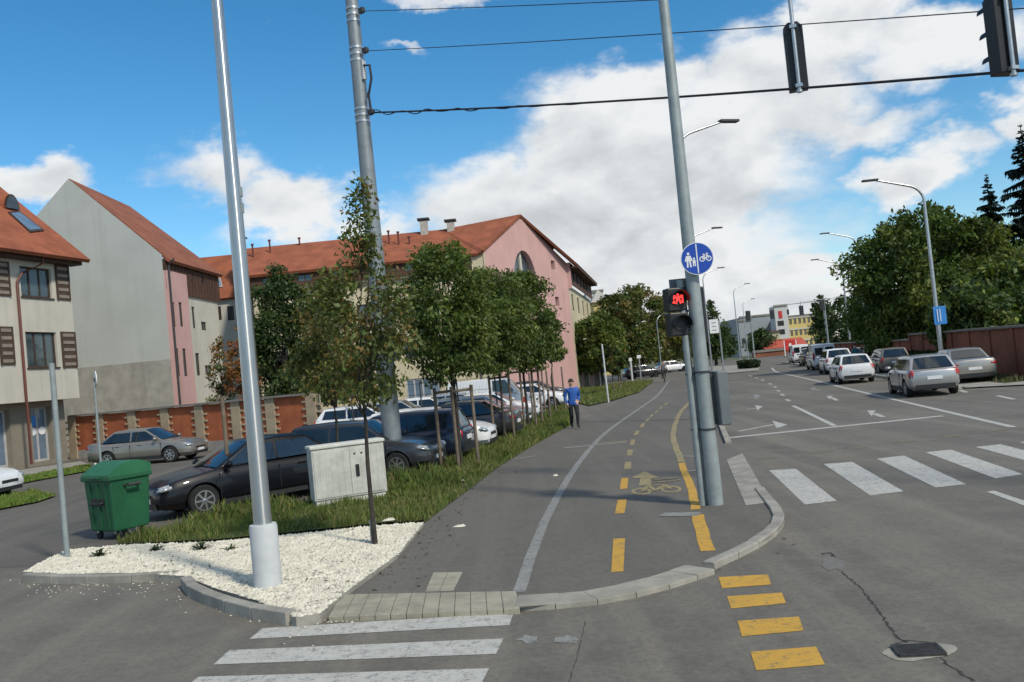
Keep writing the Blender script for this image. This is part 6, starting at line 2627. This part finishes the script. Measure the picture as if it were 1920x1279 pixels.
# pedestrian signal
q = D(1270, 585, p2.y - .02)
ps = thing('pedestrian_signal', 'black two lamp pedestrian signal showing red, on the slim pole', 'traffic light', tuple(q))
ps.rotation_euler = (0, 0, R_(10))
mb = MB()
for z in (.19, -.19):
    mb.box((0, .06, z), (.30, .24, .36))
mb.build('housing', M_BLACK, ps, bevel=.02)
for i, z in enumerate((.19, -.19)):
    mb = MB()
    mb.lathe([(.10, -.062), (.098, -.075), (.06, -.082)], 20, (0, 0, z), 'Y')
    ln = mb.build('lens', M_DGREY, ps)
    if i == 0:
        mb = MB()
        mb.face([(x * .1, -.086, z + y * .1) for x, y in [(-.28, -.75), (-.1, -.2), (.1, -.2), (.28, -.75), (.42, -.7), (.3, .2), (.75, .1), (.75, .28), (.2, .45), (-.2, .45), (-.75, .28), (-.75, .1), (-.3, .2), (-.42, -.7)]])
        mb.face([(.18 * .1 * math.cos(k * .628), -.086, z + .068 + .18 * .1 * math.sin(k * .628)) for k in range(10)])
        mb.box((0, -.075, z), (.17, .012, .12))
        mb.build('red_man', M_REDLIT, ln)
    mb = MB()
    for j in range(12):
        t0, t1 = math.pi * (-.1 + 1.2 * j / 12), math.pi * (-.1 + 1.2 * (j + 1) / 12)
        mb.face([(.13 * math.cos(t0), -.06, z + .13 * math.sin(t0)), (.13 * math.cos(t1), -.06, z + .13 * math.sin(t1)), (.135 * math.cos(t1), -.24, z + .125 * math.sin(t1)), (.135 * math.cos(t0), -.24, z + .125 * math.sin(t0))])
    mb.build('hood', M_BLACK, ln)
mb = MB()
mb.box((.20, .06, .25), (.16, .05, .04))
mb.build('bracket', M_DGREY, ps)
mb = MB()
mb.box((.20, .06, -.25), (.16, .05, .04))
mb.build('bracket', M_DGREY, ps)
# vehicle signal facing the road, seen from the side
q = D(1304, 592, p2.y + .28)
vsn = thing('traffic_signal', 'black vehicle signal in side view squeezed behind the sign pole', 'traffic light', tuple(q), R_(200))
mb = MB()
mb.box((0, .06, 0), (.20, .2, .88))
mb.build('housing', M_BLACK, vsn, bevel=.02)
for k in range(3):
    z = .3 * (1 - k)
    mb = MB()
    mb.lathe([(.10, -.042), (.098, -.055), (.06, -.062)], 18, (0, 0, z), 'Y')
    ln = mb.build('lens', M_DGREY, vsn)
    mb = MB()
    for j in range(10):
        t0, t1 = math.pi * j / 10, math.pi * (j + 1) / 10
        mb.face([(.12 * math.cos(t0), -.04, z + .12 * math.sin(t0)), (.12 * math.cos(t1), -.04, z + .12 * math.sin(t1)), (.12 * math.cos(t1), -.22, z + .11 * math.sin(t1)), (.12 * math.cos(t0), -.22, z + .11 * math.sin(t0))])
    mb.build('hood', M_BLACK, ln)

# curved lamp posts
def lamp_post(label, x, y, H, arm, az_, group, r0=.085, blue=False):
    root = thing('lamp_post', label, 'lamp post', (x, y, 0), 0, group)
    d = Vector((math.sin(az_), math.cos(az_), 0))
    pts = [Vector((0, 0, -.05)), Vector((0, 0, H * .5)), Vector((0, 0, H - .9))]
    for k in range(1, 7):
        t = k / 6 * R_(76)
        pts.append(Vector((0, 0, H - .9)) + d * (.85 * (1 - math.cos(t))) + Vector((0, 0, .85 * math.sin(t))))
    e = pts[-1]
    pts.append(e + d * (arm - .85) + Vector((0, 0, .06 + .24 * (arm - .85))))
    mb = MB()
    mb.tube(pts, [r0, r0 * .75, r0 * .55] + [r0 * .5] * 6 + [r0 * .38], 10)
    mb.build('pole', M_GALV, root, smooth=60)
    tip = pts[-1]
    mb = MB()
    mb.box(tip + d * .25 + Vector((0, 0, .02)), (.26, .75, .09), -az_)
    mb.build('lantern', M_DGREY, root, bevel=.02)
    if blue:
        mb = MB()
        mb.box((0.08, -.12, 2.95), (.56, .06, .86), R_(-10))
        sgb = mb.build('sign_board', M_SIGNLB, root, bevel=.01)
        mb = MB()
        for kx in (-.13, .0, .13):
            mb.box((0.08 + kx, -.165, 2.95), (.035, .01, .6), R_(-10))
        mb.build('sign_stripe', M_SIGNW, sgb)
    return root


LG_ = 'curved street lamps along the road'
x_ = D(1768, 690, 42).x
lamp_post('curved lamp post carrying a blue panel in front of the brick wall', x_, 42, 9.35, 2.4, R_(-88), LG_, .12, True)
for (px, Y, H_, lab) in [(1628, 72, 10.6, 'curved lamp post half hidden by the big leafy trees'), (1596, 84, 9.6, 'slim curved lamp post at the end of the receding wall')]:
    lamp_post(lab, D(px, 660, Y).x, Y, H_, 2.4, R_(-85), LG_, .11)
for (px, Y, H_, lab) in [(1313, 30, 10.0, 'curved lamp post rising directly behind the blue round sign'), (1318, 57, 10.0, 'curved lamp post whose arm shows just beside the blue round sign'), (1336, 86, 10.0, 'curved lamp post behind the white box sign'),
                         (1391, 112, 10.0, 'curved lamp post standing beside the planter hedge'), (1406, 150, 10, 'farthest curved lamp post before the grey hall')]:
    lamp_post(lab, D(px, 700, Y).x, Y, H_, 2.1, R_(72), LG_, .095)
p = D(1240, 690, 92)
lamp_post('thin lamp post standing among the street trees by the far path', p.x, 92, 6.5, 1.0, R_(60), None, .08)

# far mast signals
for i, (px, pyt, Y, lab) in enumerate([(1402, 587, 110, 'far traffic signal on a post beside the planter hedge'), (1447, 585, 125, 'far traffic signal in front of the stair tower'), (1502, 577, 118, 'far traffic signal in front of the yellow block'), (1541, 567, 105, 'far traffic signal beside the thin far tree'), (1477, 581, 140, 'smallest far traffic signal between tower and yellow block')]):
    b = D(px, pyt, Y)
    root = thing('traffic_signal', lab, 'traffic light', (b.x, Y, 0), 0, 'far signals over the junction')
    h = b.z + .2
    mb = MB()
    if i in (0, 3):
        mb.tube([(.3, .1, -.05), (.3, .1, h)], .09, 8)
    else:
        mb.tube([(0, .1, h + .6), (0, .1, h - 1.2)], .04, 6)
        # hung from a cantilever reaching from the right kerb
        mb.tube([(0, .1, h + .6), (5.5 + i, .3, h + .75), (6.5 + i, .3, h + .2), (6.5 + i, .3, -.05)], [.03, .06, .09, .1], 6)
    mb.build('mast', M_POLE, root)
    mb = MB()
    mb.box((0, 0, h - .55), (.55 if i != 4 else .3, .25, 1.25 if i != 4 else .7))
    hs = mb.build('housing', M_BLACK, root, bevel=.03)
    for k in range(3):
        mb = MB()
        mb.lathe([(.13, -.13), (.12, -.15)], 12, (0, 0, h - .2 - k * .36), 'Y')
        mb.build('lens', M_DGREY, hs)

# white light box sign on a post
p = D(1341, 612, 60)
lb = thing('box_sign', 'white rectangular box sign on a post beyond the sign pole', 'sign', (p.x, 60, 0))
mb = MB()
mb.box((-.1, 0, p.z), (.62, .16, .95), 0)
mb.build('box', M_WHITEM, lb, bevel=.02)
mb = MB()
mb.tube([(.3, .15, -.05), (.3, .15, p.z + .4)], .06, 8)
mb.build('post', M_POLE, lb)
mb = MB()
for k in range(3):
    mb.box((-.1, -.085, p.z + .25 - k * .25), (.3, .01, .06))
mb.build('print', M_GREYJ, lb)


# simple posts
def post(label, px, py, top, r_, m, head=None, name='post', z0=0.05, lean=(0, 0), group=None):
    p = G(px, py, z0)
    root = thing(name, label, 'post' if name == 'post' else name.replace('_', ' '), tuple(p), 0, group)
    mb = MB()
    mb.tube([(0, 0, -.08), (lean[0], lean[1], top)], [r_, r_ * .95], 10)
    mb.build('shaft', m, root, smooth=40)
    mb = MB()
    if head == 'disc':
        mb.lathe([(.30, -.015), (.30, .015)], 24, (lean[0], 0.05, top + .12), 'Y')
        mb.build('round_plate', M_WHITEM, root)
        mb = MB()
        mb.box((lean[0], 0.02, top), (.05, .06, .3))
        mb.build('bracket', M_DGREY, root)
    elif head == 'tee':
        mb.box((0, 0, top - .02), (.26, .06, .05))
        mb.build('cross_tie', M_STAKE, root)
    else:
        mb.lathe([(r_ * 1.02, top), (r_ * 1.02, top + .012), (r_ * .4, top + .02)], 10, (lean[0], lean[1], 0))
        mb.build('cap', m, root)
    return root


post('bare grey steel post at the end of the white gravel bed', 126, 1044, 3.08, .045, M_POLE, z0=GZ)
pd_ = post('thin post with a round white plate seen from behind by the grey saloon', 190, 880, 3.4, .045, M_POLE, 'disc', 'sign_post')
pd_.rotation_euler = (0, 0, R_(-56))
post('wooden stake with a cross tie in the grass behind the silver lamp post', 434, 950, 2.35, .045, M_STAKE, 'tee', 'tree_stake')
post('short stub post at the foot of the tall thin young tree', 702, 1018, .32, .05, M_POLE, z0=GZ)
post('pale leaning post at the grass edge past the walker', 1141, 753, 3.2, .05, M_SLEEVE, lean=(-.05, 0))
for (px, py, lab) in [(206, 862, 'taller white bollard rising behind the green bin lid'), (179, 872, 'shorter white bollard beside the grey saloon')]:
    post(lab, px, py, .95 if px > 200 else .7, .05, M_WHITEM, name='bollard', z0=0.0)
# tree stakes in pairs with cross bars
def stake_set(label, base, offs, h, bar_=True):
    root = thing('tree_stakes', label, 'tree stakes', (base.x, base.y, 0.05), 0, 'wooden stake frames round the young trees')
    for (dx, dy) in offs:
        mb = MB()
        mb.tube([(dx, dy, -.06), (dx, dy, h)], .042, 8)
        mb.build('stake', M_STAKE, root, smooth=50)
    if bar_:
        for (a, b) in zip(offs[:-1], offs[1:]):
            mb = MB()
            A_, B_ = Vector((a[0], a[1], h - .12)), Vector((b[0], b[1], h - .10))
            mb.tube([A_, B_], .035, 8)
            mb.build('cross_bar', M_STAKE, root)
    return root


stake_set('three stakes with a top bar holding the dense round tree', g2, [(-.5, .1), (-.05, -.25), (.42, .05)], 2.05)
stake_set('two stakes holding the green tree past the round tree', g3, [(-.35, .3), (.3, .35)], 2.2, True)
stake_set('cluster of stakes holding the leafy tree nearest the walker', g4, [(-.6, .0), (-.15, -.35), (.3, -.1), (.55, .3)], 2.3)
stake_set('plain stakes around the slender tree behind the walker', g5, [(-.5, 0), (0, -.4), (.5, .1)], 2.2, False)
stake_set('stakes between the walker and the leafy tree', G(1018, 790), [(-.4, 0), (.35, .1)], 2.1, False)
p = G(987, 790)
rb_ = thing('marker_post', 'red and white banded marker post among the tree stakes', 'post', (p.x, p.y, .05))
for k in range(4):
    mb = MB()
    mb.lathe([(.055, k * .35), (.055, (k + 1) * .35)], 12)
    mb.build('band', M_REDSIGN if k % 2 == 0 else M_WHITEM, rb_)
# far white posts by the far path
for i, (px, py, h, lab) in enumerate([(1186, 712, 2.0, 'thick white gate post by the far grass'), (1202, 708, 2.2, 'thin white post beside the white gate post'), (1210, 700, 3.0, 'lamp headed white post under the tallest street tree'), (1292, 712, 2.6, 'pale post with small plate behind the signal pole')]):
    q = G(px, py + 4)
    root = thing('post', lab, 'post', (q.x, q.y, 0))
    mb = MB()
    mb.tube([(0, 0, -.05), (0, 0, h)], .10 if i == 0 else .07, 8)
    mb.build('shaft', M_POLE if i else M_SLEEVE, root)
    mb = MB()
    mb.box((0, 0, h + .15), (.4 if i else .3, .2, .32))
    mb.build('head', M_WHITEM, root)

# utility cabinet
ca, cb_ = V2(G(592, 953, .05)), V2(G(728, 932, .05))
cd = (cb_ - ca)
CW = cd.length
CH = 1.25
cab = thing('utility_cabinet', 'weathered pale grey utility cabinet with twin doors in the grass', 'utility cabinet', (ca.x, ca.y, 0.04))
wc = Wall(cab, ca, cd)
CD = .42
mb = MB()
wc.bx(mb, 0.0, CW, .17, CH - .07, -CD, 0)
wc.build(mb, 'body', M_CAB, bevel=.012)
mb = MB()
wc.bx(mb, 0.03, CW - .03, -.05, .17, -CD + .03, -.025)
wc.build(mb, 'plinth', M_CAB2, bevel=.01)
mb = MB()
wc.bx(mb, -.025, CW + .025, CH - .07, CH, -CD - .03, .03)
wc.build(mb, 'cap', M_CAB2, bevel=.018)
for (a0, a1) in ((.03, CW * .505), (CW * .515, CW - .05)):
    mb = MB()
    wc.bx(mb, a0, a1, .21, CH - .12, 0.001, .014)
    dr_ = wc.build(mb, 'door', M_CAB, bevel=.006)
    n_ = 6
    for k in range(1, n_):
        q = a0 + (a1 - a0) * k / n_
        mb = MB()
        wc.bx(mb, q - .006, q + .006, .24, CH - .15, .014, .019)
        wc.build(mb, 'rib', M_CAB, dr_)
    if a0 > .1:
        mb = MB()
        wc.bx(mb, a0 + .10, a0 + .17, .56, .80, .015, .04)
        wc.build(mb, 'handle', M_BLACK, dr_, bevel=.008)
        for k in range(3):
            mb = MB()
            wc.bx(mb, a0 + .08 + k * .14, a0 + .12 + k * .14, CH - .25, CH - .22, .015, .025)
            wc.build(mb, 'vent', M_DGREY, dr_)
for z in (.55, .95):
    mb = MB()
    mb2 = Wall(cab, ca + wc.U * CW, Vector((-wc.N.x, -wc.N.y)))
    mb2.bx(mb, .10, .16, z - .12, z + .12, .001, .02)
    mb2.build(mb, 'hinge', M_DGREY)

# green wheeled bin
b0, b1 = V2(G(178, 1018)), V2(G(276, 1001))
bc = (b0 + b1) / 2
binr = thing('wheeled_bin', 'large green four wheeled waste bin with curved lid at the gravel edge', 'waste bin', (bc.x - .10, bc.y + .22, 0), R_(-34))
BW, BD = .86, .80
mb = MB()
z0, z1 = .16, 1.10
lo = [(-BW / 2 * .90, -BD / 2 * .88), (BW / 2 * .90, -BD / 2 * .88), (BW / 2 * .90, BD / 2 * .88), (-BW / 2 * .90, BD / 2 * .88)]
hi = [(-BW / 2, -BD / 2), (BW / 2, -BD / 2), (BW / 2, BD / 2), (-BW / 2, BD / 2)]
mb.add([(x, y, z0) for x, y in lo] + [(x, y, z1) for x, y in hi], [(3, 2, 1, 0), (4, 5, 6, 7), (0, 1, 5, 4), (1, 2, 6, 5), (2, 3, 7, 6), (3, 0, 4, 7)])
bd = mb.build('body', M_GREENP, binr, bevel=.035)
mb = MB()
mb.box((0, 0, 1.125), (BW + .07, BD + .07, .085))
mb.build('rim', M_GREENP, binr, bevel=.015)
for k in range(3):
    mb = MB()
    x = -.25 + k * .25
    mb.add([(x - .035, -BD / 2 * .88 - .02, .2), (x + .035, -BD / 2 * .88 - .02, .2), (x + .035, -BD / 2 - .015, 1.03), (x - .035, -BD / 2 - .015, 1.03), (x - .035, -BD / 2 * .88 + .03, .2), (x + .035, -BD / 2 * .88 + .03, .2), (x + .035, -BD / 2 + .03, 1.03), (x - .035, -BD / 2 + .03, 1.03)],
           [(0, 1, 2, 3), (7, 6, 5, 4), (0, 4, 5, 1), (1, 5, 6, 2), (2, 6, 7, 3), (3, 7, 4, 0)])
    mb.build('rib', M_GREENP, bd)
# domed lid
mb = MB()
prof = []
for k in range(11):
    t = k / 10
    yy_ = -BD / 2 - .03 + (BD + .06) * t
    zz_ = 1.17 + .26 * math.sin(math.pi * (t * .72 + .10)) ** 1.0 - .06 * (1 - t)
    prof.append((yy_, zz_))
n = len(prof)
vs = [(-BW / 2 - .02, y, z) for y, z in prof] + [(BW / 2 + .02, y, z) for y, z in prof] + [(-BW / 2 - .02, y, 1.10) for y, z in prof] + [(BW / 2 + .02, y, 1.10) for y, z in prof]
fs = [(k, k + 1, n + k + 1, n + k) for k in range(n - 1)] + [(k, 2 * n + k, 2 * n + k + 1, k + 1) for k in range(n - 1)] + [(n + k, n + k + 1, 3 * n + k + 1, 3 * n + k) for k in range(n - 1)]
fs += [(0, n, 3 * n, 2 * n), (n - 1, 3 * n - 1, 4 * n - 1, 2 * n - 1)]
mb.add(vs, fs)
lid = mb.build('lid', M_GREENL, binr, smooth=30)
for x in (-.3, .3):
    mb = MB()
    mb.box((x, BD / 2 + .03, 1.15), (.12, .10, .12))
    mb.build('hinge', M_GREENP, lid, bevel=.01)
mb = MB()
mb.box((0, -BD / 2 - .045, 1.15), (.32, .06, .05))
mb.build('lid_grip', M_GREENP, lid, bevel=.012)
for sx in (-1, 1):
    mb = MB()
    mb.tube([(sx * (BW / 2 + .02), -.12, .98), (sx * (BW / 2 + .12), -.12, .98), (sx * (BW / 2 + .12), .12, .98), (sx * (BW / 2 + .02), .12, .98)], .03, 8)
    mb.build('trunnion', M_DGREY, binr)
mb = MB()
mb.tube([(-.16, -BD / 2 * .88 - .02, .70), (-.16, -BD / 2 * .94 - .08, .68), (.16, -BD / 2 * .94 - .08, .68), (.16, -BD / 2 * .88 - .02, .70)], .025, 8)
mb.box((0, -BD / 2 * .94 - .012, .70), (.42, .03, .13))
mb.build('front_handle', M_BLACK, binr)
for sx in (-1, 1):
    for sy in (-1, 1):
        mb = MB()
        mb.lathe([(.07, -.025), (.08, -.02), (.08, .02), (.07, .025)], 16, (sx * .28, sy * .24, .08), 'Y')
        mb.build('castor', M_TYRE, binr)
        mb = MB()
        mb.box((sx * .28, sy * .24, .15), (.06, .08, .07))
        mb.build('castor_fork', M_GALV, binr)

# fallen leaves on gravel, path edge and gutter
rl_ = np.random.default_rng(77)
LV, LC_ = [], []
def leaf_at(x, y, z):
    a = rl_.uniform(0, 6.28)
    L = rl_.uniform(.02, .045)
    d = np.array([math.cos(a), math.sin(a), rl_.uniform(-.1, .3)]) * L
    e = np.array([-math.sin(a), math.cos(a), rl_.uniform(-.2, .2)]) * L * .45
    p0 = np.array([x, y, z + .012])
    LV.append([p0 - d, p0 + e, p0 + d, p0 - e])
    LC_.append(np.array([(.11, .06, .025), (.16, .10, .04), (.06, .045, .025), (.10, .09, .03)][rl_.integers(0, 4)]))
k_ = 0
while k_ < 90:
    q = G(rl_.uniform(60, 790), rl_.uniform(985, 1150), GZ)
    if inside(q.x, q.y, gravel_poly):
        leaf_at(q.x, q.y, GZ + .02)
        k_ += 1
for _ in range(160):
    i_ = rl_.integers(4, len(path_left) - 8)
    q = path_left[i_] + Vector((abs(rl_.normal(0, .35)) + .03, rl_.uniform(-1, 1)))
    if inside(q.x, q.y, path_poly):
        leaf_at(q.x, q.y, HZ)
for _ in range(24):
    q = G(rl_.uniform(1340, 1500), rl_.uniform(960, 1075))
    if not inside(q.x, q.y, path_poly):
        leaf_at(q.x, q.y, 0.0)
lo_ = link('fallen_leaves', np_mesh('fallen_leaves', np.array(LV), 4, np.array(LC_), M_LEAF))
tag(lo_, 'small dry brown leaves scattered over gravel, path edge and gutter', 'leaves', kind='stuff')

# small litter, leaves and stones on path
for i, (px, py, z, sx, lab) in enumerate([(1041, 893, HZ, .07, 'crumpled pale paper scrap on the path beside the white line'), (729, 976, .1, .16, 'white flat stone at the edge of the long grass by the thin tree'), (860, 988, HZ, .12, 'faint pale twig lying on the path near the grass edge'), (868, 902, .1, .05, 'small white litter in the grass edge beside the path')]):
    p = G(px, py, z)
    mb = MB()
    r = random.Random(i)
    ring = [(sx * r.uniform(.6, 1) * math.cos(k * .785), sx * .6 * r.uniform(.6, 1) * math.sin(k * .785), 0.006) for k in range(8)]
    ring2 = [(x * .6, y * .6, .02 + r.uniform(0, .02)) for x, y, z_ in ring]
    mb.add(ring + ring2, [tuple(range(7, -1, -1)), tuple(range(8, 16))] + [(k, (k + 1) % 8, 8 + (k + 1) % 8, 8 + k) for k in range(8)])
    o = mb.build('litter', M_STONE, None)
    o.location = p
    tag(o, lab, 'litter')


# ------------------------------------------------------------------ people
def person(label, loc, rz, H, joints, cols, hair=True, name='person', group=None, seat=None):
    """joints: dict of name -> (x, y, z) in units of body height; figure faces -Y"""
    root = thing(name, label, 'person', tuple(loc), rz, group)
    J = {k: Vector(v) * H for k, v in joints.items()}
    order = ['pelvis', 'belly', 'chest', 'neck', 'headb', 'headt', 'hipL', 'kneeL', 'ankL', 'toeL', 'hipR', 'kneeR', 'ankR', 'toeR', 'shL', 'elL', 'wrL', 'haL', 'shR', 'elR', 'wrR', 'haR']
    rad = {'pelvis': (.078, .062), 'belly': (.080, .060), 'chest': (.092, .066), 'neck': (.034, .034), 'headb': (.048, .052), 'headt': (.050, .054), 'hip': (.056, .056), 'knee': (.036, .038), 'ank': (.025, .027), 'toe': (.022, .018), 'sh': (.040, .040), 'el': (.029, .029), 'wr': (.020, .020), 'ha': (.018, .022)}
    edges = [('pelvis', 'belly'), ('belly', 'chest'), ('chest', 'neck'), ('neck', 'headb'), ('headb', 'headt')]
    for s in 'LR':
        edges += [('pelvis', 'hip' + s), ('hip' + s, 'knee' + s), ('knee' + s, 'ank' + s), ('ank' + s, 'toe' + s), ('chest', 'sh' + s), ('sh' + s, 'el' + s), ('el' + s, 'wr' + s), ('wr' + s, 'ha' + s)]
    idx = {k: i for i, k in enumerate(order)}
    me = bpy.data.meshes.new('skel')
    me.from_pydata([J[k] for k in order], [(idx[a], idx[b]) for a, b in edges], [])
    ob = bpy.data.objects.new('skel', me)
    COL.objects.link(ob)
    sk = ob.modifiers.new('s', 'SKIN')
    sk.use_smooth_shade = True
    for i, k in enumerate(order):
        kk = k[:-1] if k[-1] in 'LR' else k
        r_ = rad[kk]
        me.skin_vertices[0].data[i].radius = (r_[0] * H, r_[1] * H)
        me.skin_vertices[0].data[i].use_root = (k == 'pelvis')
    sb = ob.modifiers.new('u', 'SUBSURF')
    sb.levels = 2
    sb.render_levels = 2
    dg_ = bpy.context.evaluated_depsgraph_get()
    bm_ = bpy.data.meshes.new_from_object(ob.evaluated_get(dg_))
    bpy.data.objects.remove(ob)
    bm_.materials.clear()
    for m in cols:        # skin, top, trousers, shoes
        bm_.materials.append(m)
    segs = [(a, b) for a, b in edges]
    for pgn in bm_.polygons:
        c = pgn.center
        best, bs = 1e9, None
        for (a, b) in segs:
            A_, B_ = J[a], J[b]
            ab = B_ - A_
            t = max(0, min(1, (c - A_).dot(ab) / max(ab.length_squared, 1e-9)))
            d = (c - (A_ + ab * t)).length
            if d < best:
                best, bs = d, (a, b)
        e = bs[1]
        if e.startswith('head') or e == 'neck' and c.z > J['neck'].z - .02 * H or e.startswith('ha'):
            pgn.material_index = 0
        elif e.startswith('toe') or (e.startswith('ank') and c.z < J[e].z + .02 * H):
            pgn.material_index = 3
        elif e.startswith('knee') or e.startswith('ank') or e.startswith('hip'):
            pgn.material_index = 2 if c.z < J['pelvis'].z - .05 * H or J['kneeL'].z > J['pelvis'].z - .12 * H else 1
        else:
            pgn.material_index = 1
        pgn.use_smooth = True
    o = bpy.data.objects.new('body', bm_)
    COL.objects.link(o)
    o.parent = root
    hc = (J['headb'] + J['headt']) / 2
    R0 = .062 * H
    if hair:
        mb = MB()
        n, m2 = 14, 7
        vs, fs = [], []
        for i in range(m2 + 1):
            ph = (i / m2) * 1.5
            for k in range(n):
                th = 2 * math.pi * k / n
                fr_ = 1.0 if math.sin(th) > -.2 or ph < .8 else .62
                vs.append(hc + Vector((R0 * .86 * math.sin(ph) * math.cos(th), .06 * R0 + R0 * 1.05 * math.sin(ph) * math.sin(th) * fr_, R0 * 1.25 * math.cos(ph) + .012 * H)))
        for i in range(m2):
            for k in range(n):
                fs.append((i * n + k, i * n + (k + 1) % n, (i + 1) * n + (k + 1) % n, (i + 1) * n + k))
        mb.add(vs, fs)
        mb.build('hair', M_HAIR, root, smooth=80)
    mb = MB()
    mb.add([hc + Vector((0, -R0 * .95, .012 * H)), hc + Vector((-.009 * H, -R0 * .9, -.014 * H)), hc + Vector((.009 * H, -R0 * .9, -.014 * H)), hc + Vector((0, -R0 * 1.22, -.012 * H))], [(0, 1, 3), (0, 3, 2), (1, 2, 3)])
    mb.build('nose', M_SKIN, root)
    for s in (-1, 1):
        mb = MB()
        mb.lathe([(.005 * H, -.003 * H), (.006 * H, 0), (.003 * H, .004 * H)], 8, hc + Vector((s * .021 * H, -R0 * .90, .008 * H)), 'Y')
        mb.build('eye', M_HAIR, root)
        mb = MB()
        mb.box(hc + Vector((s * R0 * .84, .004 * H, 0)), (.010 * H, .018 * H, .030 * H))
        mb.build('ear', M_SKIN, root, bevel=.003 * H)
        # fingers
        w_, h_ = J['wrL' if s > 0 else 'wrR'], J['haL' if s > 0 else 'haR']
        d = (h_ - w_).normalized()
        sd = d.cross(Vector((1, 0, 0))).normalized()
        mb = MB()
        for k in range(4):
            b0_ = h_ + sd * (.008 * H * (k - 1.5)) + d * .008 * H
            b1_ = b0_ + d * (.028 + .004 * (1.5 - abs(k - 1.4))) * H + Vector((-s * .006 * H, 0, 0))
            mb.tube([b0_, b0_.lerp(b1_, .5) + Vector((s * .003 * H, 0, 0)), b1_], [.0052 * H, .005 * H, .004 * H], 6)
        b0_ = w_.lerp(h_, .6) - sd * .014 * H
        mb.tube([b0_, b0_ + d * .015 * H - sd * .012 * H, b0_ + d * .032 * H - sd * .012 * H], [.006 * H, .0055 * H, .004 * H], 6)
        mb.build('fingers', M_SKIN, root, smooth=60)
    return root


WALK = dict(pelvis=(.004, 0, .525), belly=(.004, -.004, .61), chest=(0, -.012, .74), neck=(-.004, -.022, .845), headb=(-.006, -.034, .893), headt=(-.008, -.040, .942),
            hipL=(.052, -.004, .495), kneeL=(.046, -.085, .290), ankL=(.036, -.090, .062), toeL=(.040, -.170, .030),
            hipR=(-.050, .004, .500), kneeR=(-.046, .020, .275), ankR=(-.034, .120, .095), toeR=(-.040, .060, .022),
            shL=(.102, .010, .790), elL=(.138, .060, .640), wrL=(.098, .0, .535), haL=(.082, -.022, .512),
            shR=(-.106, -.008, .795), elR=(-.136, .010, .630), wrR=(-.118, -.060, .505), haR=(-.112, -.080, .472))
p = G(1079, 803, HZ)
person('person walking in a bright blue jacket and black trousers on the path', p, R_(8), 1.78, WALK, [M_SKIN, M_JBLUE, M_TROUS, M_TRIM]).scale = (1.12, 1.12, 1.0)
p = D(1603, 650, 62)
person('person in a teal jacket walking by the receding wall', (p.x, 62, .05), R_(170), 1.75, WALK, [M_SKIN, M_TEAL, M_DENIM, M_TRIM])

# cyclist
p = G(1246, 716, HZ)
RZc = R_(-8)
bk_ = thing('bicycle', 'dark city bicycle ridden on the far cycle lane', 'bicycle', tuple(p), RZc)
for (y, nm) in ((-.52, 'wheel'), (.52, 'wheel')):
    mb = MB()
    n = 24
    pts = [(0, y + .33 * math.cos(2 * math.pi * k / n), .34 + .33 * math.sin(2 * math.pi * k / n)) for k in range(n + 1)]
    mb.tube(pts, .018, 6, cap=False)
    wh = mb.build('wheel', M_TYRE, bk_)
    mb = MB()
    for k in range(8):
        t = math.pi * k / 8
        mb.tube([(0, y - .32 * math.cos(t), .34 - .32 * math.sin(t)), (0, y + .32 * math.cos(t), .34 + .32 * math.sin(t))], .003, 3)
    mb.build('spokes', M_GALV, wh)
mb = MB()
for a, b in [((0, .52, .34), (0, .1, .30)), ((0, .1, .30), (0, .18, .82)), ((0, .18, .78), (0, -.36, .78)), ((0, .1, .30), (0, -.38, .66)), ((0, -.36, .86), (0, -.52, .34)), ((0, .52, .34), (0, .17, .72))]:
    mb.tube([a, b], .018, 6)
mb.build('frame', M_TRIM, bk_)
mb = MB()
mb.tube([(-.28, -.22, 1.06), (-.1, -.36, 1.04), (.1, -.36, 1.04), (.28, -.22, 1.06)], .014, 6)
mb.tube([(0, -.35, .85), (0, -.36, 1.04)], .016, 6)
mb.build('handlebar', M_GALV, bk_)
mb = MB()
mb.box((0, .22, .93), (.15, .26, .06), taper=.8)
mb.tube([(0, .18, .8), (0, .2, .9)], .014, 6)
mb.build('saddle', M_TRIM, bk_, bevel=.015)
for s in (-1, 1):
    mb = MB()
    mb.box((s * .12, .1 + s * .15, .30 + s * .02), (.1, .09, .03))
    mb.build('pedal', M_TRIM, bk_)
RIDE = dict(pelvis=(0, .13, .585), belly=(0, .10, .66), chest=(0, .03, .78), neck=(0, 0, .875), headb=(0, -.02, .925), headt=(0, -.025, .975),
            hipL=(.052, .11, .565), kneeL=(.065, -.10, .47), ankL=(.066, .02, .27), toeL=(.068, -.06, .235),
            hipR=(-.052, .11, .565), kneeR=(-.065, -.04, .38), ankR=(-.066, .0, .195), toeR=(-.068, -.08, .165),
            shL=(.105, .02, .83), elL=(.15, -.05, .70), wrL=(.15, -.11, .625), haL=(.15, -.135, .61),
            shR=(-.105, .02, .83), elR=(-.15, -.05, .70), wrR=(-.15, -.11, .625), haR=(-.15, -.135, .61))
person('person in a grey jacket riding a bicycle on the far cycle lane', p, RZc, 1.75, RIDE, [M_SKIN, M_GREYJ, M_TROUS, M_TRIM])
